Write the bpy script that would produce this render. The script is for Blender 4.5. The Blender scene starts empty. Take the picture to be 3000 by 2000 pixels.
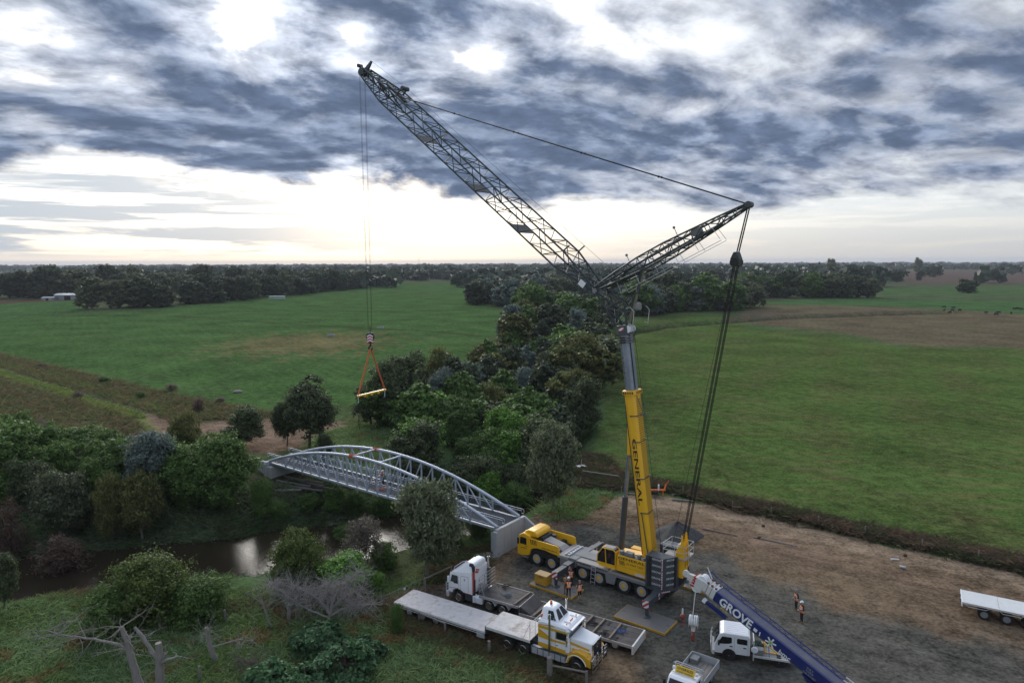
import bpy, bmesh, math, random
import numpy as np
from mathutils import Vector, Matrix

SC = bpy.context.scene
COL = SC.collection
R = math.radians
# ------------------------------------------------------------------ camera
CAM_H, PITCH, ROLL, FPX = 28.0, R(6.6), R(0.19), 2000.0     # photo frame is 3000 x 2000 px
cam_d = bpy.data.cameras.new('camera'); cam_d.sensor_width = 36.0; cam_d.lens = 24.0
cam_d.clip_start = 0.5; cam_d.clip_end = 60000
cam = bpy.data.objects.new('camera', cam_d); COL.objects.link(cam)
cam.matrix_world = Matrix.Translation((0, 0, CAM_H)) @ Matrix.Rotation(R(90) - PITCH, 4, 'X') @ Matrix.Rotation(-ROLL, 4, 'Z')
SC.camera = cam
# ------------------------------------------------------------------ exposure
SC.view_settings.view_transform = 'Standard'; SC.view_settings.look = 'None'
SC.view_settings.gamma = 1.0; SC.view_settings.use_curve_mapping = False
SC.view_settings.exposure = 1.05
SC.cycles.use_denoising = True
SC.cycles.max_bounces = 6; SC.cycles.diffuse_bounces = 3; SC.cycles.glossy_bounces = 3
SC.cycles.transmission_bounces = 4; SC.cycles.transparent_max_bounces = 6; SC.cycles.volume_bounces = 0
SC.cycles.sample_clamp_indirect = 4.0
# ------------------------------------------------------------------ sky and sun
SUN_AZ, SUN_EL = R(-15), R(21)        # azimuth from +Y towards +X
SUN_DIR = Vector((math.sin(SUN_AZ) * math.cos(SUN_EL), math.cos(SUN_AZ) * math.cos(SUN_EL), math.sin(SUN_EL)))
W = bpy.data.worlds.new('World'); SC.world = W; W.use_nodes = True
W.cycles.sampling_method = 'MANUAL'; W.cycles.sample_map_resolution = 512

class NG:
    """small helper to write node trees as expressions"""
    def __init__(s, tree): s.t = tree; s.n = tree.nodes; s.l = tree.links
    def put(s, sock, v):
        if isinstance(v, bpy.types.NodeSocket): s.l.new(v, sock)
        elif v is not None:
            if sock.type == 'RGBA' and not hasattr(v, '__len__'): v = (v, v, v, 1)
            if sock.type == 'RGBA' and len(v) == 3: v = (*v, 1)
            sock.default_value = v
    def m(s, op, a, b=None, c=None, clamp=False):
        n = s.n.new('ShaderNodeMath'); n.operation = op; n.use_clamp = clamp
        for i, v in enumerate((a, b, c)):
            if v is not None: s.put(n.inputs[i], v)
        return n.outputs[0]
    def v(s, op, a, b=None, out=0):
        n = s.n.new('ShaderNodeVectorMath'); n.operation = op
        s.put(n.inputs[0], a)
        if b is not None:
            if op == 'SCALE': s.put(n.inputs[3], b)
            else: s.put(n.inputs[1], b)
        return n.outputs['Value'] if op in ('DOT_PRODUCT', 'LENGTH', 'DISTANCE') else n.outputs[0]
    def sep(s, a):
        n = s.n.new('ShaderNodeSeparateXYZ'); s.put(n.inputs[0], a); return n.outputs
    def comb(s, x, y, z):
        n = s.n.new('ShaderNodeCombineXYZ'); s.put(n.inputs[0], x); s.put(n.inputs[1], y); s.put(n.inputs[2], z); return n.outputs[0]
    def noise(s, vec, scale, detail=4, rough=.55, dist=0.0, col=False):
        n = s.n.new('ShaderNodeTexNoise'); s.put(n.inputs['Vector'], vec)
        n.inputs['Scale'].default_value = scale; n.inputs['Detail'].default_value = detail
        n.inputs['Roughness'].default_value = rough; n.inputs['Distortion'].default_value = dist
        return n.outputs['Color'] if col else n.outputs['Fac']
    def ss(s, x, a, b, lo=0.0, hi=1.0):
        n = s.n.new('ShaderNodeMapRange'); n.interpolation_type = 'SMOOTHSTEP'
        s.put(n.inputs[0], x); s.put(n.inputs[1], a); s.put(n.inputs[2], b); s.put(n.inputs[3], lo); s.put(n.inputs[4], hi); return n.outputs[0]
    def mix(s, f, a, b, mode='MIX'):
        n = s.n.new('ShaderNodeMix'); n.data_type = 'RGBA'; n.blend_type = mode
        s.put(n.inputs[0], f); s.put(n.inputs[6], a); s.put(n.inputs[7], b); return n.outputs[2]
    def ramp(s, f, pts):
        n = s.n.new('ShaderNodeValToRGB'); s.put(n.inputs[0], f); e = n.color_ramp.elements
        while len(e) < len(pts): e.new(.5)
        for k, (p, c) in enumerate(pts): e[k].position = p; e[k].color = (*c, 1) if len(c) == 3 else c
        return n.outputs[0]

SKY_OFF = (31.4, 2.9, 0.0)
SKY_MARKS = [(745, 80, 1.9, 3.2, -.13), (880, 195, 3.2, 1.0, -.10), (1055, 135, 1.2, 1.3, -.14), (90, 170, 3.0, 2.0, -.09), (420, 255, 3.0, .9, -.10), (1430, 215, 1.8, 2.4, -.12), (2050, 110, 3.4, 2.0, -.10), (2020, 345, 2.4, .7, -.10), (80, 370, 2.8, 1.0, -.10), (1640, 375, 2.3, .7, -.09), (2900, 60, 5, 2.0, -.09), (2450, 150, 3, .9, -.09), (1300, 300, 2.4, .8, -.10), (2700, 300, 4, .7, -.07), (600, 400, 3, .9, -.09),
             (500, 330, 9, 2.6, .04), (1150, 400, 11, 3.0, .05), (1900, 420, 12, 3.0, .04), (2650, 380, 12, 4.5, .04), (400, 90, 4.5, 3.5, .06), (1250, 60, 7, 3, .05), (2300, 230, 8, 2.5, .04)]
def build_world():
    t = W.node_tree; t.nodes.clear(); g = NG(t)
    d = g.v('NORMALIZE', t.nodes.new('ShaderNodeTexCoord').outputs['Generated'])
    x, y, z = g.sep(d)[:3]
    zc = g.m('MAXIMUM', z, 0.0)
    # project on the flat cloud deck
    h = g.m('ADD', zc, 0.26)
    P = g.comb(g.m('DIVIDE', x, h), g.m('DIVIDE', y, h), 0.0)
    # shear the field so that the cloud rolls run away to the right
    px, py, _ = g.sep(P)[:3]
    Q = g.comb(g.m('ADD', g.m('MULTIPLY', px, .85), g.m('MULTIPLY', py, .25)), g.m('ADD', g.m('MULTIPLY', py, 1.05), g.m('MULTIPLY', px, -.38)), 3.7)
    warp = g.noise(Q, 1.3, 3, .5, 0, True)
    Qw = g.v('ADD', Q, g.v('SCALE', g.v('SUBTRACT', warp, (.5, .5, .5)), .28))
    big = g.noise(g.v('ADD', Qw, SKY_OFF), 1.5, 2, .5)
    med = g.noise(g.v('ADD', Qw, SKY_OFF), 5.2, 8, .55, .0)
    fine = g.noise(g.v('ADD', Qw, (7.3, 1.1, 5.0)), 10.0, 6, .6, .0)
    # the same lumps seen a step towards the sun: gives lit and shaded flanks
    med2 = g.noise(g.v('ADD', g.v('ADD', Qw, SKY_OFF), (-.025, .075, .0)), 5.2, 8, .55, .0)
    cov = g.m('ADD', g.m('MULTIPLY', big, .50), g.m('ADD', g.m('MULTIPLY', med, .58), g.m('MULTIPLY', fine, .10)))
    # angle to the hidden sun
    cs = g.v('DOT_PRODUCT', d, tuple(SUN_DIR))
    ang = g.m('ARCCOSINE', g.m('MINIMUM', cs, .99999))
    near = g.m('EXPONENT', g.m('MULTIPLY', g.m('POWER', g.m('DIVIDE', ang, R(12)), 2.0), -1.0))
    wide = g.m('EXPONENT', g.m('MULTIPLY', g.m('POWER', g.m('DIVIDE', ang, R(34)), 2.0), -1.0))
    # the deck ends a few degrees above the horizon, thin streaks below
    edge_n = g.noise(g.v('MULTIPLY', d, (2.0, 2.0, 6.0)), 2.2, 7, .6, .2)
    edge = g.m('ADD', g.m('ADD', zc, g.m('MULTIPLY', g.m('SUBTRACT', edge_n, .5), .16)), g.m('MULTIPLY', g.m('MAXIMUM', g.m('MINIMUM', x, .1), -.6), .032))
    deck = g.ss(edge, .072, .106)
    bank = g.m('MULTIPLY', g.ss(edge, .085, .14), g.ss(zc, .30, .16))            # the heavier belt low in the deck
    dens = g.m('ADD', cov, g.m('MULTIPLY', bank, .075))
    # clear patches and heavy masses of this particular sky: direction (photo frame x, y), size in degrees, weight
    for qx, qy, rx, ry, wt in SKY_MARKS:
        c = Vector(((qx - 1500) / FPX, 1.0, (772 - qy) / FPX)); c.normalize()
        rt = Vector((c.y, -c.x, 0)).normalized(); upv = rt.cross(c)
        ex = g.m('DIVIDE', g.v('DOT_PRODUCT', d, tuple(rt)), math.sin(R(rx))); ey = g.m('DIVIDE', g.v('DOT_PRODUCT', d, tuple(upv)), math.sin(R(ry)))
        e2 = g.m('ADD', g.m('MULTIPLY', ex, ex), g.m('MULTIPLY', ey, ey))
        dens = g.m('ADD', dens, g.m('MULTIPLY', g.m('EXPONENT', g.m('MULTIPLY', e2, -1.0)), wt))
    body = g.m('MULTIPLY', g.ss(dens, .375, .535), deck)
    thick = g.ss(dens, .47, .70)
    streak = g.noise(g.v('MULTIPLY', d, (1.5, 1.5, 24.0)), 2.4, 7, .6, .4)
    thin = g.m('MULTIPLY', g.m('MULTIPLY', g.ss(streak, .40, .54), g.ss(zc, .0, .02)), g.m('SUBTRACT', 1.0, deck))
    thin = g.m('MULTIPLY', thin, g.ss(x, .0, -.40, .28, 1.0))
    # colours
    sky = t.nodes.new('ShaderNodeTexSky'); sky.sky_type = 'NISHITA'; sky.sun_disc = False
    sky.sun_elevation = SUN_EL; sky.sun_rotation = SUN_AZ; sky.altitude = 60; sky.dust_density = 2.0
    blue = g.v('SCALE', sky.outputs[0], .07)
    veil = g.mix(g.ss(zc, 0.0, .09), (.318, .322, .326), (.42, .435, .45))
    glow = g.m('ADD', 1.0, g.m('ADD', g.m('MULTIPLY', wide, .50), g.m('MULTIPLY', near, 1.0)))
    gap = g.v('SCALE', g.mix(.82, blue, veil), glow)
    flank = g.ss(g.m('ADD', g.m('SUBTRACT', med, med2), g.m('MULTIPLY', g.m('SUBTRACT', dens, .58), .35)), -.10, .12)
    up_gain = g.m('ADD', 1.0, g.m('MULTIPLY', g.ss(zc, .30, 1.0), 1.1))           # an overcast sky is brighter overhead
    cl_light = g.v('SCALE', (.285, .305, .345), g.m('MULTIPLY', g.m('ADD', .85, g.m('ADD', g.m('MULTIPLY', wide, .40), g.m('MULTIPLY', near, .55))), up_gain))
    cl_dark = g.v('SCALE', g.mix(flank, (.140, .174, .242), (.066, .090, .142)), up_gain)
    cloud = g.mix(thick, cl_light, cl_dark)
    cloud = g.v('SCALE', cloud, g.ss(fine, .3, .7, 1.22, .80))
    thinc = g.mix(.82, gap, (.205, .248, .300))
    col = g.mix(thin, gap, thinc)
    col = g.mix(body, col, cloud)
    bg = t.nodes.new('ShaderNodeBackground'); g.put(bg.inputs[0], col); bg.inputs[1].default_value = 1.0
    out = t.nodes.new('ShaderNodeOutputWorld'); t.links.new(bg.outputs[0], out.inputs[0])
build_world()
sun_d = bpy.data.lights.new('sun', 'SUN'); sun_d.energy = 1.5; sun_d.angle = R(38); sun_d.color = (1, .95, .88)
sun = bpy.data.objects.new('sun', sun_d); COL.objects.link(sun)
sun.rotation_euler = SUN_DIR.to_track_quat('Z', 'Y').to_euler()
# ================================================================== helpers
_c, _s = math.cos(PITCH), math.sin(PITCH)
def _ray(px, py):
    x = (px - 1500) / FPX; y = (1000 - py) / FPX
    xr = x * math.cos(ROLL) + y * math.sin(ROLL); yr = y * math.cos(ROLL) - x * math.sin(ROLL)
    return xr, _c + yr * _s, -_s + yr * _c
def G(px, py, z=0.0):
    """ground point seen at a photo pixel"""
    d = _ray(px, py); t = (z - CAM_H) / d[2]
    return Vector((t * d[0], t * d[1], z))
def ATD(px, py, Y):
    """point seen at a photo pixel at distance Y"""
    d = _ray(px, py); t = Y / d[1]
    return Vector((t * d[0], Y, CAM_H + t * d[2]))

def tag(o, label=None, cat=None, group=None, kind=None):
    if label: o['label'] = label
    if cat: o['category'] = cat
    if group: o['group'] = group
    if kind: o['kind'] = kind
    return o
def thing(name, label, cat, loc=(0, 0, 0), rz=0.0, group=None):
    o = bpy.data.objects.new(name, None); COL.objects.link(o); o.empty_display_size = .3
    o.location = loc; o.rotation_euler = (0, 0, rz)
    return tag(o, label, cat, group)
def put(name, mesh, parent=None, M=None):
    o = bpy.data.objects.new(name, mesh); COL.objects.link(o)
    if parent: o.parent = parent
    if M is not None: o.matrix_basis = M
    return o
def copy_tree(o, parent=None):
    c = o.copy(); COL.objects.link(c); c.parent = parent
    for ch in list(o.children): copy_tree(ch, c)
    return c

class MB:
    def __init__(s): s.v = []; s.f = []
    def add(s, vs, fs):
        k = len(s.v); s.v += [tuple(p) for p in vs]; s.f += [tuple(i + k for i in f) for f in fs]; return s
    def box(s, x0, x1, y0, y1, z0, z1):
        return s.add([(x0, y0, z0), (x1, y0, z0), (x1, y1, z0), (x0, y1, z0), (x0, y0, z1), (x1, y0, z1), (x1, y1, z1), (x0, y1, z1)],
                     [(3, 2, 1, 0), (4, 5, 6, 7), (0, 1, 5, 4), (1, 2, 6, 5), (2, 3, 7, 6), (3, 0, 4, 7)])
    def hexa(s, p):   # 8 points: bottom ring then top ring
        return s.add(p, [(3, 2, 1, 0), (4, 5, 6, 7), (0, 1, 5, 4), (1, 2, 6, 5), (2, 3, 7, 6), (3, 0, 4, 7)])
    def prism(s, pts, a, b, axis='y'):
        n = len(pts)
        f = {'y': lambda p, t: (p[0], t, p[1]), 'x': lambda p, t: (t, p[0], p[1]), 'z': lambda p, t: (p[0], p[1], t)}[axis]
        return s.add([f(p, a) for p in pts] + [f(p, b) for p in pts],
                     [tuple(range(n))[::-1], tuple(range(n, 2 * n))] + [(i, (i + 1) % n, n + (i + 1) % n, n + i) for i in range(n)])
    def cyl(s, p0, p1, r0, r1=None, n=12, cap=True):
        r1 = r0 if r1 is None else r1
        p0 = Vector(p0); p1 = Vector(p1); d = (p1 - p0).normalized()
        u = d.orthogonal().normalized(); w = d.cross(u)
        vs = []
        for p, r in ((p0, r0), (p1, r1)):
            for i in range(n):
                a = 2 * math.pi * i / n; vs.append(p + u * (r * math.cos(a)) + w * (r * math.sin(a)))
        fs = [(i, (i + 1) % n, n + (i + 1) % n, n + i) for i in range(n)]
        if cap: fs += [tuple(range(n))[::-1], tuple(range(n, 2 * n))]
        return s.add(vs, fs)
    def beam(s, p0, p1, w, h, up=(0, 0, 1)):
        p0 = Vector(p0); p1 = Vector(p1); d = (p1 - p0).normalized(); up = Vector(up)
        if abs(d.dot(up)) > .98: up = Vector((1, 0, 0))
        r = d.cross(up).normalized() * (w / 2); t = r.cross(d).normalized() * (h / 2)
        return s.hexa([p0 - r - t, p1 - r - t, p1 + r - t, p0 + r - t, p0 - r + t, p1 - r + t, p1 + r + t, p0 + r + t])
    def tube(s, pts, r, n=6, cap=True):
        pts = [Vector(p) for p in pts]; m = len(pts); rs = r if hasattr(r, '__len__') else [r] * m
        vs = []; pu = None
        for k, p in enumerate(pts):
            d = (pts[min(k + 1, m - 1)] - pts[max(k - 1, 0)]).normalized()
            u = d.orthogonal().normalized() if pu is None else (pu - d * pu.dot(d)).normalized()
            pu = u; w = d.cross(u)
            vs += [p + u * (rs[k] * math.cos(2 * math.pi * i / n)) + w * (rs[k] * math.sin(2 * math.pi * i / n)) for i in range(n)]
        fs = [(k * n + i, k * n + (i + 1) % n, (k + 1) * n + (i + 1) % n, (k + 1) * n + i) for k in range(m - 1) for i in range(n)]
        if cap: fs += [tuple(range(n))[::-1], tuple(range((m - 1) * n, m * n))]
        return s.add(vs, fs)
    def lathe(s, prof, c, axis='y', n=20):
        """prof: list of (radius, offset along axis) round centre c"""
        vs = []
        for r, a in prof:
            for i in range(n):
                t = 2 * math.pi * i / n; p, q = r * math.cos(t), r * math.sin(t)
                vs.append({'y': (c[0] + p, c[1] + a, c[2] + q), 'z': (c[0] + p, c[1] + q, c[2] + a), 'x': (c[0] + a, c[1] + p, c[2] + q)}[axis])
        fs = [(k * n + i, k * n + (i + 1) % n, (k + 1) * n + (i + 1) % n, (k + 1) * n + i) for k in range(len(prof) - 1) for i in range(n)]
        fs += [tuple(range(n))[::-1], tuple(range((len(prof) - 1) * n, len(prof) * n))]
        return s.add(vs, fs)
    def ball(s, c, r, n=10, m=6, sq=(1, 1, 1), half=False):
        vs = []; lo = 0 if half else -math.pi / 2
        for j in range(m + 1):
            a = lo + (math.pi / 2 - lo) * j / m
            for i in range(n):
                t = 2 * math.pi * i / n
                vs.append((c[0] + sq[0] * r * math.cos(a) * math.cos(t), c[1] + sq[1] * r * math.cos(a) * math.sin(t), c[2] + sq[2] * r * math.sin(a)))
        fs = [(k * n + i, k * n + (i + 1) % n, (k + 1) * n + (i + 1) % n, (k + 1) * n + i) for k in range(m) for i in range(n)]
        return s.add(vs, fs)
    def mesh(s, name, mat=None, smooth=False):
        me = bpy.data.meshes.new(name); me.from_pydata(s.v, [], s.f)
        bm = bmesh.new(); bm.from_mesh(me)
        bmesh.ops.remove_doubles(bm, verts=bm.verts, dist=1e-5)
        bmesh.ops.recalc_face_normals(bm, faces=bm.faces); bm.to_mesh(me); bm.free()
        if mat: me.materials.append(mat)
        if smooth:
            me.polygons.foreach_set('use_smooth', [True] * len(me.polygons)); me.set_sharp_from_angle(angle=R(40))
        return me
    def build(s, name, mat, parent=None, smooth=False, bevel=0.0, M=None):
        o = put(name, s.mesh(name, mat, smooth), parent, M)
        if bevel:
            b = o.modifiers.new('bevel', 'BEVEL'); b.width = bevel; b.segments = 2; b.limit_method = 'ANGLE'; b.angle_limit = R(35)
        return o

_unit = {}
def _align(p0, p1, sx, sy=None):
    p0 = Vector(p0); p1 = Vector(p1); d = p1 - p0; L = d.length
    q = d.to_track_quat('Z', 'Y').to_matrix().to_4x4()
    return Matrix.Translation(p0) @ q @ Matrix.Diagonal((sx, sy or sx, L, 1))
def bar(name, p0, p1, r, mat, parent=None, n=6, square=False, r2=None):
    """one straight member; alike members share a unit mesh"""
    key = (mat.name, n, square)
    if key not in _unit:
        m = MB()
        if square: m.box(-1, 1, -1, 1, 0, 1)
        else: m.cyl((0, 0, 0), (0, 0, 1), 1, 1, n)
        _unit[key] = m.mesh('member', mat, not square)
    return put(name, _unit[key], parent, _align(p0, p1, r, r2))

_txt = {}
def text(name, body, mat, parent, origin, xdir, ydir, size, stretch=1.0, shear=0.0, align='CENTER', bold=0.0, spacing=1.0):
    """flat lettering lying on a surface"""
    key = (body, mat.name, shear, align, bold, spacing)
    if key not in _txt:
        cu = bpy.data.curves.new('lettering', 'FONT'); cu.body = body; cu.align_x = align; cu.align_y = 'CENTER'
        cu.shear = shear; cu.offset = bold; cu.space_character = spacing; cu.extrude = .004; cu.resolution_u = 3
        ob = bpy.data.objects.new('lettering', cu); COL.objects.link(ob)
        dg = bpy.context.evaluated_depsgraph_get()
        me = bpy.data.meshes.new_from_object(ob.evaluated_get(dg)); me.materials.clear(); me.materials.append(mat)
        bpy.data.objects.remove(ob); bpy.data.curves.remove(cu); _txt[key] = me
    x = Vector(xdir).normalized(); y = Vector(ydir).normalized(); z = x.cross(y)
    M = Matrix.Translation(origin) @ Matrix((x, y, z)).transposed().to_4x4() @ Matrix.Diagonal((size * stretch, size, 1, 1))
    return put(name, _txt[key], parent, M)

# ================================================================== materials
def _mat(name):
    m = bpy.data.materials.new(name); m.use_nodes = True; t = m.node_tree
    b = t.nodes['Principled BSDF']; return m, t, b, NG(t)
def paint(name, col, rough=.45, metal=0.0, var=.10, dirt=.15, scale=1.2, dirtcol=(.09, .08, .065), coat=0.0, bump=0.0):
    m, t, b, g = _mat(name)
    oc = t.nodes.new('ShaderNodeTexCoord').outputs['Object']
    n1 = g.noise(oc, scale, 5, .6); n2 = g.noise(oc, scale * 5.3, 5, .65)
    c = g.mix(1.0, col, g.ramp(n1, [(.25, (1 - var,) * 3), (.75, (1 + var * .6,) * 3)]), 'MULTIPLY')
    if dirt:
        f = g.m('MULTIPLY', g.ss(g.m('ADD', g.m('MULTIPLY', n1, .5), g.m('MULTIPLY', n2, .5)), .47, .68), dirt)
        c = g.mix(f, c, dirtcol)
    g.put(b.inputs['Base Color'], c)
    g.put(b.inputs['Roughness'], g.m('ADD', rough - .08, g.m('MULTIPLY', n2, .18)))
    b.inputs['Metallic'].default_value = metal
    if coat: b.inputs['Coat Weight'].default_value = coat; b.inputs['Coat Roughness'].default_value = .12
    if bump:
        bp = t.nodes.new('ShaderNodeBump'); bp.inputs['Strength'].default_value = bump; bp.inputs['Distance'].default_value = .03
        g.put(bp.inputs['Height'], n2); t.links.new(bp.outputs[0], b.inputs['Normal'])
    return m
def glass(name, col=(.012, .015, .018)):
    m, t, b, g = _mat(name); b.inputs['Base Color'].default_value = (*col, 1); b.inputs['Roughness'].default_value = .06
    b.inputs['Specular IOR Level'].default_value = .6; return m
def foliage(name, col, col2, hue_var=.25, trans=.25, rough=.6):
    m, t, b, g = _mat(name)
    oi = t.nodes.new('ShaderNodeObjectInfo')
    geo = t.nodes.new('ShaderNodeNewGeometry')
    n1 = g.noise(geo.outputs['Position'], .55, 3, .6)
    at = t.nodes.new('ShaderNodeAttribute'); at.attribute_name = 'leaf'
    f = g.m('ADD', g.m('MULTIPLY', n1, .55), g.m('MULTIPLY', at.outputs['Fac'], .55))
    c = g.mix(g.ss(f, .28, .78), col, col2)
    c = g.v('SCALE', c, g.m('ADD', 1 - hue_var * .7, g.m('MULTIPLY', oi.outputs['Random'], hue_var * 1.4)))
    g.put(b.inputs['Base Color'], c); b.inputs['Roughness'].default_value = rough
    b.inputs['Specular IOR Level'].default_value = .25
    if trans:
        tr = t.nodes.new('ShaderNodeBsdfTranslucent'); g.put(tr.inputs[0], g.v('SCALE', c, 1.15))
        mx = t.nodes.new('ShaderNodeMixShader'); mx.inputs[0].default_value = trans
        t.links.new(b.outputs[0], mx.inputs[1]); t.links.new(tr.outputs[0], mx.inputs[2])
        t.links.new(mx.outputs[0], t.nodes['Material Output'].inputs[0])
    return m
def stripes(name, a, b_, scale, direction=(1, 0, 0), duty=.5, rough=.4):
    """printed two-colour bands along an object-space direction"""
    m, t, b, g = _mat(name)
    oc = t.nodes.new('ShaderNodeTexCoord').outputs['Object']
    f = g.m('FRACT', g.m('MULTIPLY', g.v('DOT_PRODUCT', oc, direction), scale))
    g.put(b.inputs['Base Color'], g.mix(g.m('GREATER_THAN', f, duty), a, b_)); b.inputs['Roughness'].default_value = rough
    return m
YEL = paint('crane yellow paint', (.84, .46, .010), .38, 0, .08, .12, .9, (.22, .15, .05), .3)
YELD = paint('worn yellow paint', (.56, .32, .03), .55, 0, .2, .45, 1.5, (.12, .08, .05))
DGREY = paint('dark grey steel paint', (.052, .063, .072), .45, .0, .2, .2, 1.0, (.14, .13, .12))
MGREY = paint('mid grey deck paint', (.20, .21, .21), .6, 0, .15, .35, 1.1, (.27, .24, .20))
LGREY = paint('light grey deck paint', (.34, .32, .30), .65, 0, .12, .3, .9, (.22, .18, .14))
LATT = paint('lattice steel paint', (.035, .050, .052), .5, .1, .2, .25, 2.0, (.10, .09, .075))
STEEL = paint('bare boom steel', (.26, .30, .36), .38, .7, .35, .3, .9, (.05, .05, .05))
CHROME = paint('chrome', (.75, .76, .78), .14, 1.0, .05, .08, 2.0)
ALU = paint('galvanised rail', (.50, .52, .54), .5, .3, .1, .15, 2.0)
BLACK = paint('black rubber and plastic', (.012, .012, .013), .7, 0, .3, .35, 2.0, (.05, .045, .04))
TYRE = paint('tyre rubber', (.014, .014, .015), .85, 0, .3, .45, 3.0, (.07, .06, .05), bump=.3)
WHITE = paint('white truck paint', (.82, .84, .86), .35, 0, .04, .10, .8, (.40, .36, .30), .25)
WHITED = paint('dirty white paint', (.62, .62, .60), .55, 0, .12, .35, 1.3, (.30, .24, .17))
RED = paint('red paint', (.42, .03, .025), .45)
ORANGE = paint('orange lifting sling', (.60, .14, .04), .8, 0, .15, .2, 3.0)
AMBER = paint('amber lamp lens', (.75, .20, .03), .25, 0, .05, 0)
CABLE = paint('wire rope', (.030, .028, .027), .55, .5, .2, .2, 4.0)
WOOD = paint('weathered timber', (.20, .16, .125), .85, 0, .3, .4, 3.0, (.10, .08, .065), bump=.5)
GREYWOOD = paint('silvered dead wood', (.24, .22, .20), .85, 0, .3, .4, 3.0, (.10, .09, .08), bump=.5)
GLASS = glass('dark window glass')
LETTER = paint('black lettering', (.015, .014, .012), .5, 0, .1, 0)
LETTERW = paint('white lettering', (.78, .80, .82), .5, 0, .05, .05)
LETTERY = paint('yellow lettering', (.75, .48, .03), .5, 0, .05, .0)
HAZ = stripes('red and white hazard bands', (.72, .72, .72), (.45, .03, .05), 3.2, (.6, .6, .75))
# ================================================================== terrain
RIVER = np.array([(-150, 20), (-95, 42), (-66, 57), (-50, 64.5), (-38, 67.5), (-27, 70), (-16, 74.5), (-7, 81), (-1, 90), (3, 104), (2, 122), (-4, 145), (-2, 175), (8, 210), (24, 250), (60, 300), (130, 345), (240, 380)], float)
WATER_Z = -3.0
def seg_dist(X, Y, P):
    d = np.full(np.shape(X), 1e9)
    for (ax, ay), (bx, by) in zip(P[:-1], P[1:]):
        vx, vy = bx - ax, by - ay; L = vx * vx + vy * vy
        t = np.clip(((X - ax) * vx + (Y - ay) * vy) / L, 0, 1)
        d = np.minimum(d, np.hypot(X - ax - t * vx, Y - ay - t * vy))
    return d
def sstep(x, a, b):
    t = np.clip((np.asarray(x, float) - a) / (b - a), 0, 1); return t * t * (3 - 2 * t)
def inpoly(X, Y, P):
    P = np.asarray(P, float); r = np.zeros(np.shape(X), bool); n = len(P)
    for i in range(n):
        (x1, y1), (x2, y2) = P[i], P[(i + 1) % n]
        c = ((y1 > Y) != (y2 > Y)) & (X < (x2 - x1) * (Y - y1) / (y2 - y1 + 1e-12) + x1); r ^= c
    return r
_rng = np.random.RandomState(4)
_ph = _rng.rand(40, 3)
def wob(X, Y, s, k=0):
    """cheap smooth noise of about +-1"""
    o = np.zeros(np.shape(X))
    for i in range(6):
        a = _ph[(k * 6 + i) % 40]; th = a[0] * 6.283; f = (.6 + a[1] * 1.3) / s
        o = o + np.sin((X * math.cos(th) + Y * math.sin(th)) * f * 6.283 + a[2] * 6.283)
    return o / 3.0
SITE = [G(*p)[:2] for p in ((1330, 1690), (1460, 1625), (1600, 1470), (1900, 1445), (2200, 1500), (2560, 1590), (3300, 1730))] + [(60, 20), (8, 38), (4.6, 43.2), (-3, 45.6), (-9.5, 49.8), (-11, 55)]
def hz(X, Y):
    X = np.asarray(X, float); Y = np.asarray(Y, float)
    d = seg_dist(X, Y, RIVER) + wob(X, Y, 19, 1) * .9
    h = -4.1 * (1 - sstep(d, 3.0, 12.8))
    far = sstep(np.hypot(X, Y), 60, 130)
    rough = wob(X, Y, 26, 2) * .22 + wob(X, Y, 7, 3) * .07
    flat = inpoly(X, Y, SITE)
    # wooded corridor lies a little low, far away it is level
    h = h + np.where(flat, wob(X, Y, 9, 3) * .02, rough * (1 - .6 * far) * (1 - np.exp(-((d - 14).clip(0)) / 6)))
    # approach embankment of the far abutment
    e = np.exp(-(((X + 36) / 7.5) ** 2 + ((Y - 89.5) / 6.0) ** 2)); h = np.where(flat, h, np.maximum(h, h * (1 - e) + 2.1 * e))
    return h
def hz1(x, y): return float(hz(np.array([x]), np.array([y]))[0])
def GT(px, py):
    """first terrain point seen at a photo pixel"""
    d = _ray(px, py)
    if d[2] > -.06: return G(px, py)
    t0 = CAM_H * .85 / -d[2]; t1 = (CAM_H + 5) / -d[2]
    for _ in range(2):
        t = np.linspace(t0, t1, 160); dz = CAM_H + t * d[2] - hz(t * d[0], t * d[1]); k = int(np.argmax(dz <= 0)); k = max(k, 1); t0, t1 = t[k - 1], t[k]
    return Vector((t1 * d[0], t1 * d[1], CAM_H + t1 * d[2]))

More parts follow.
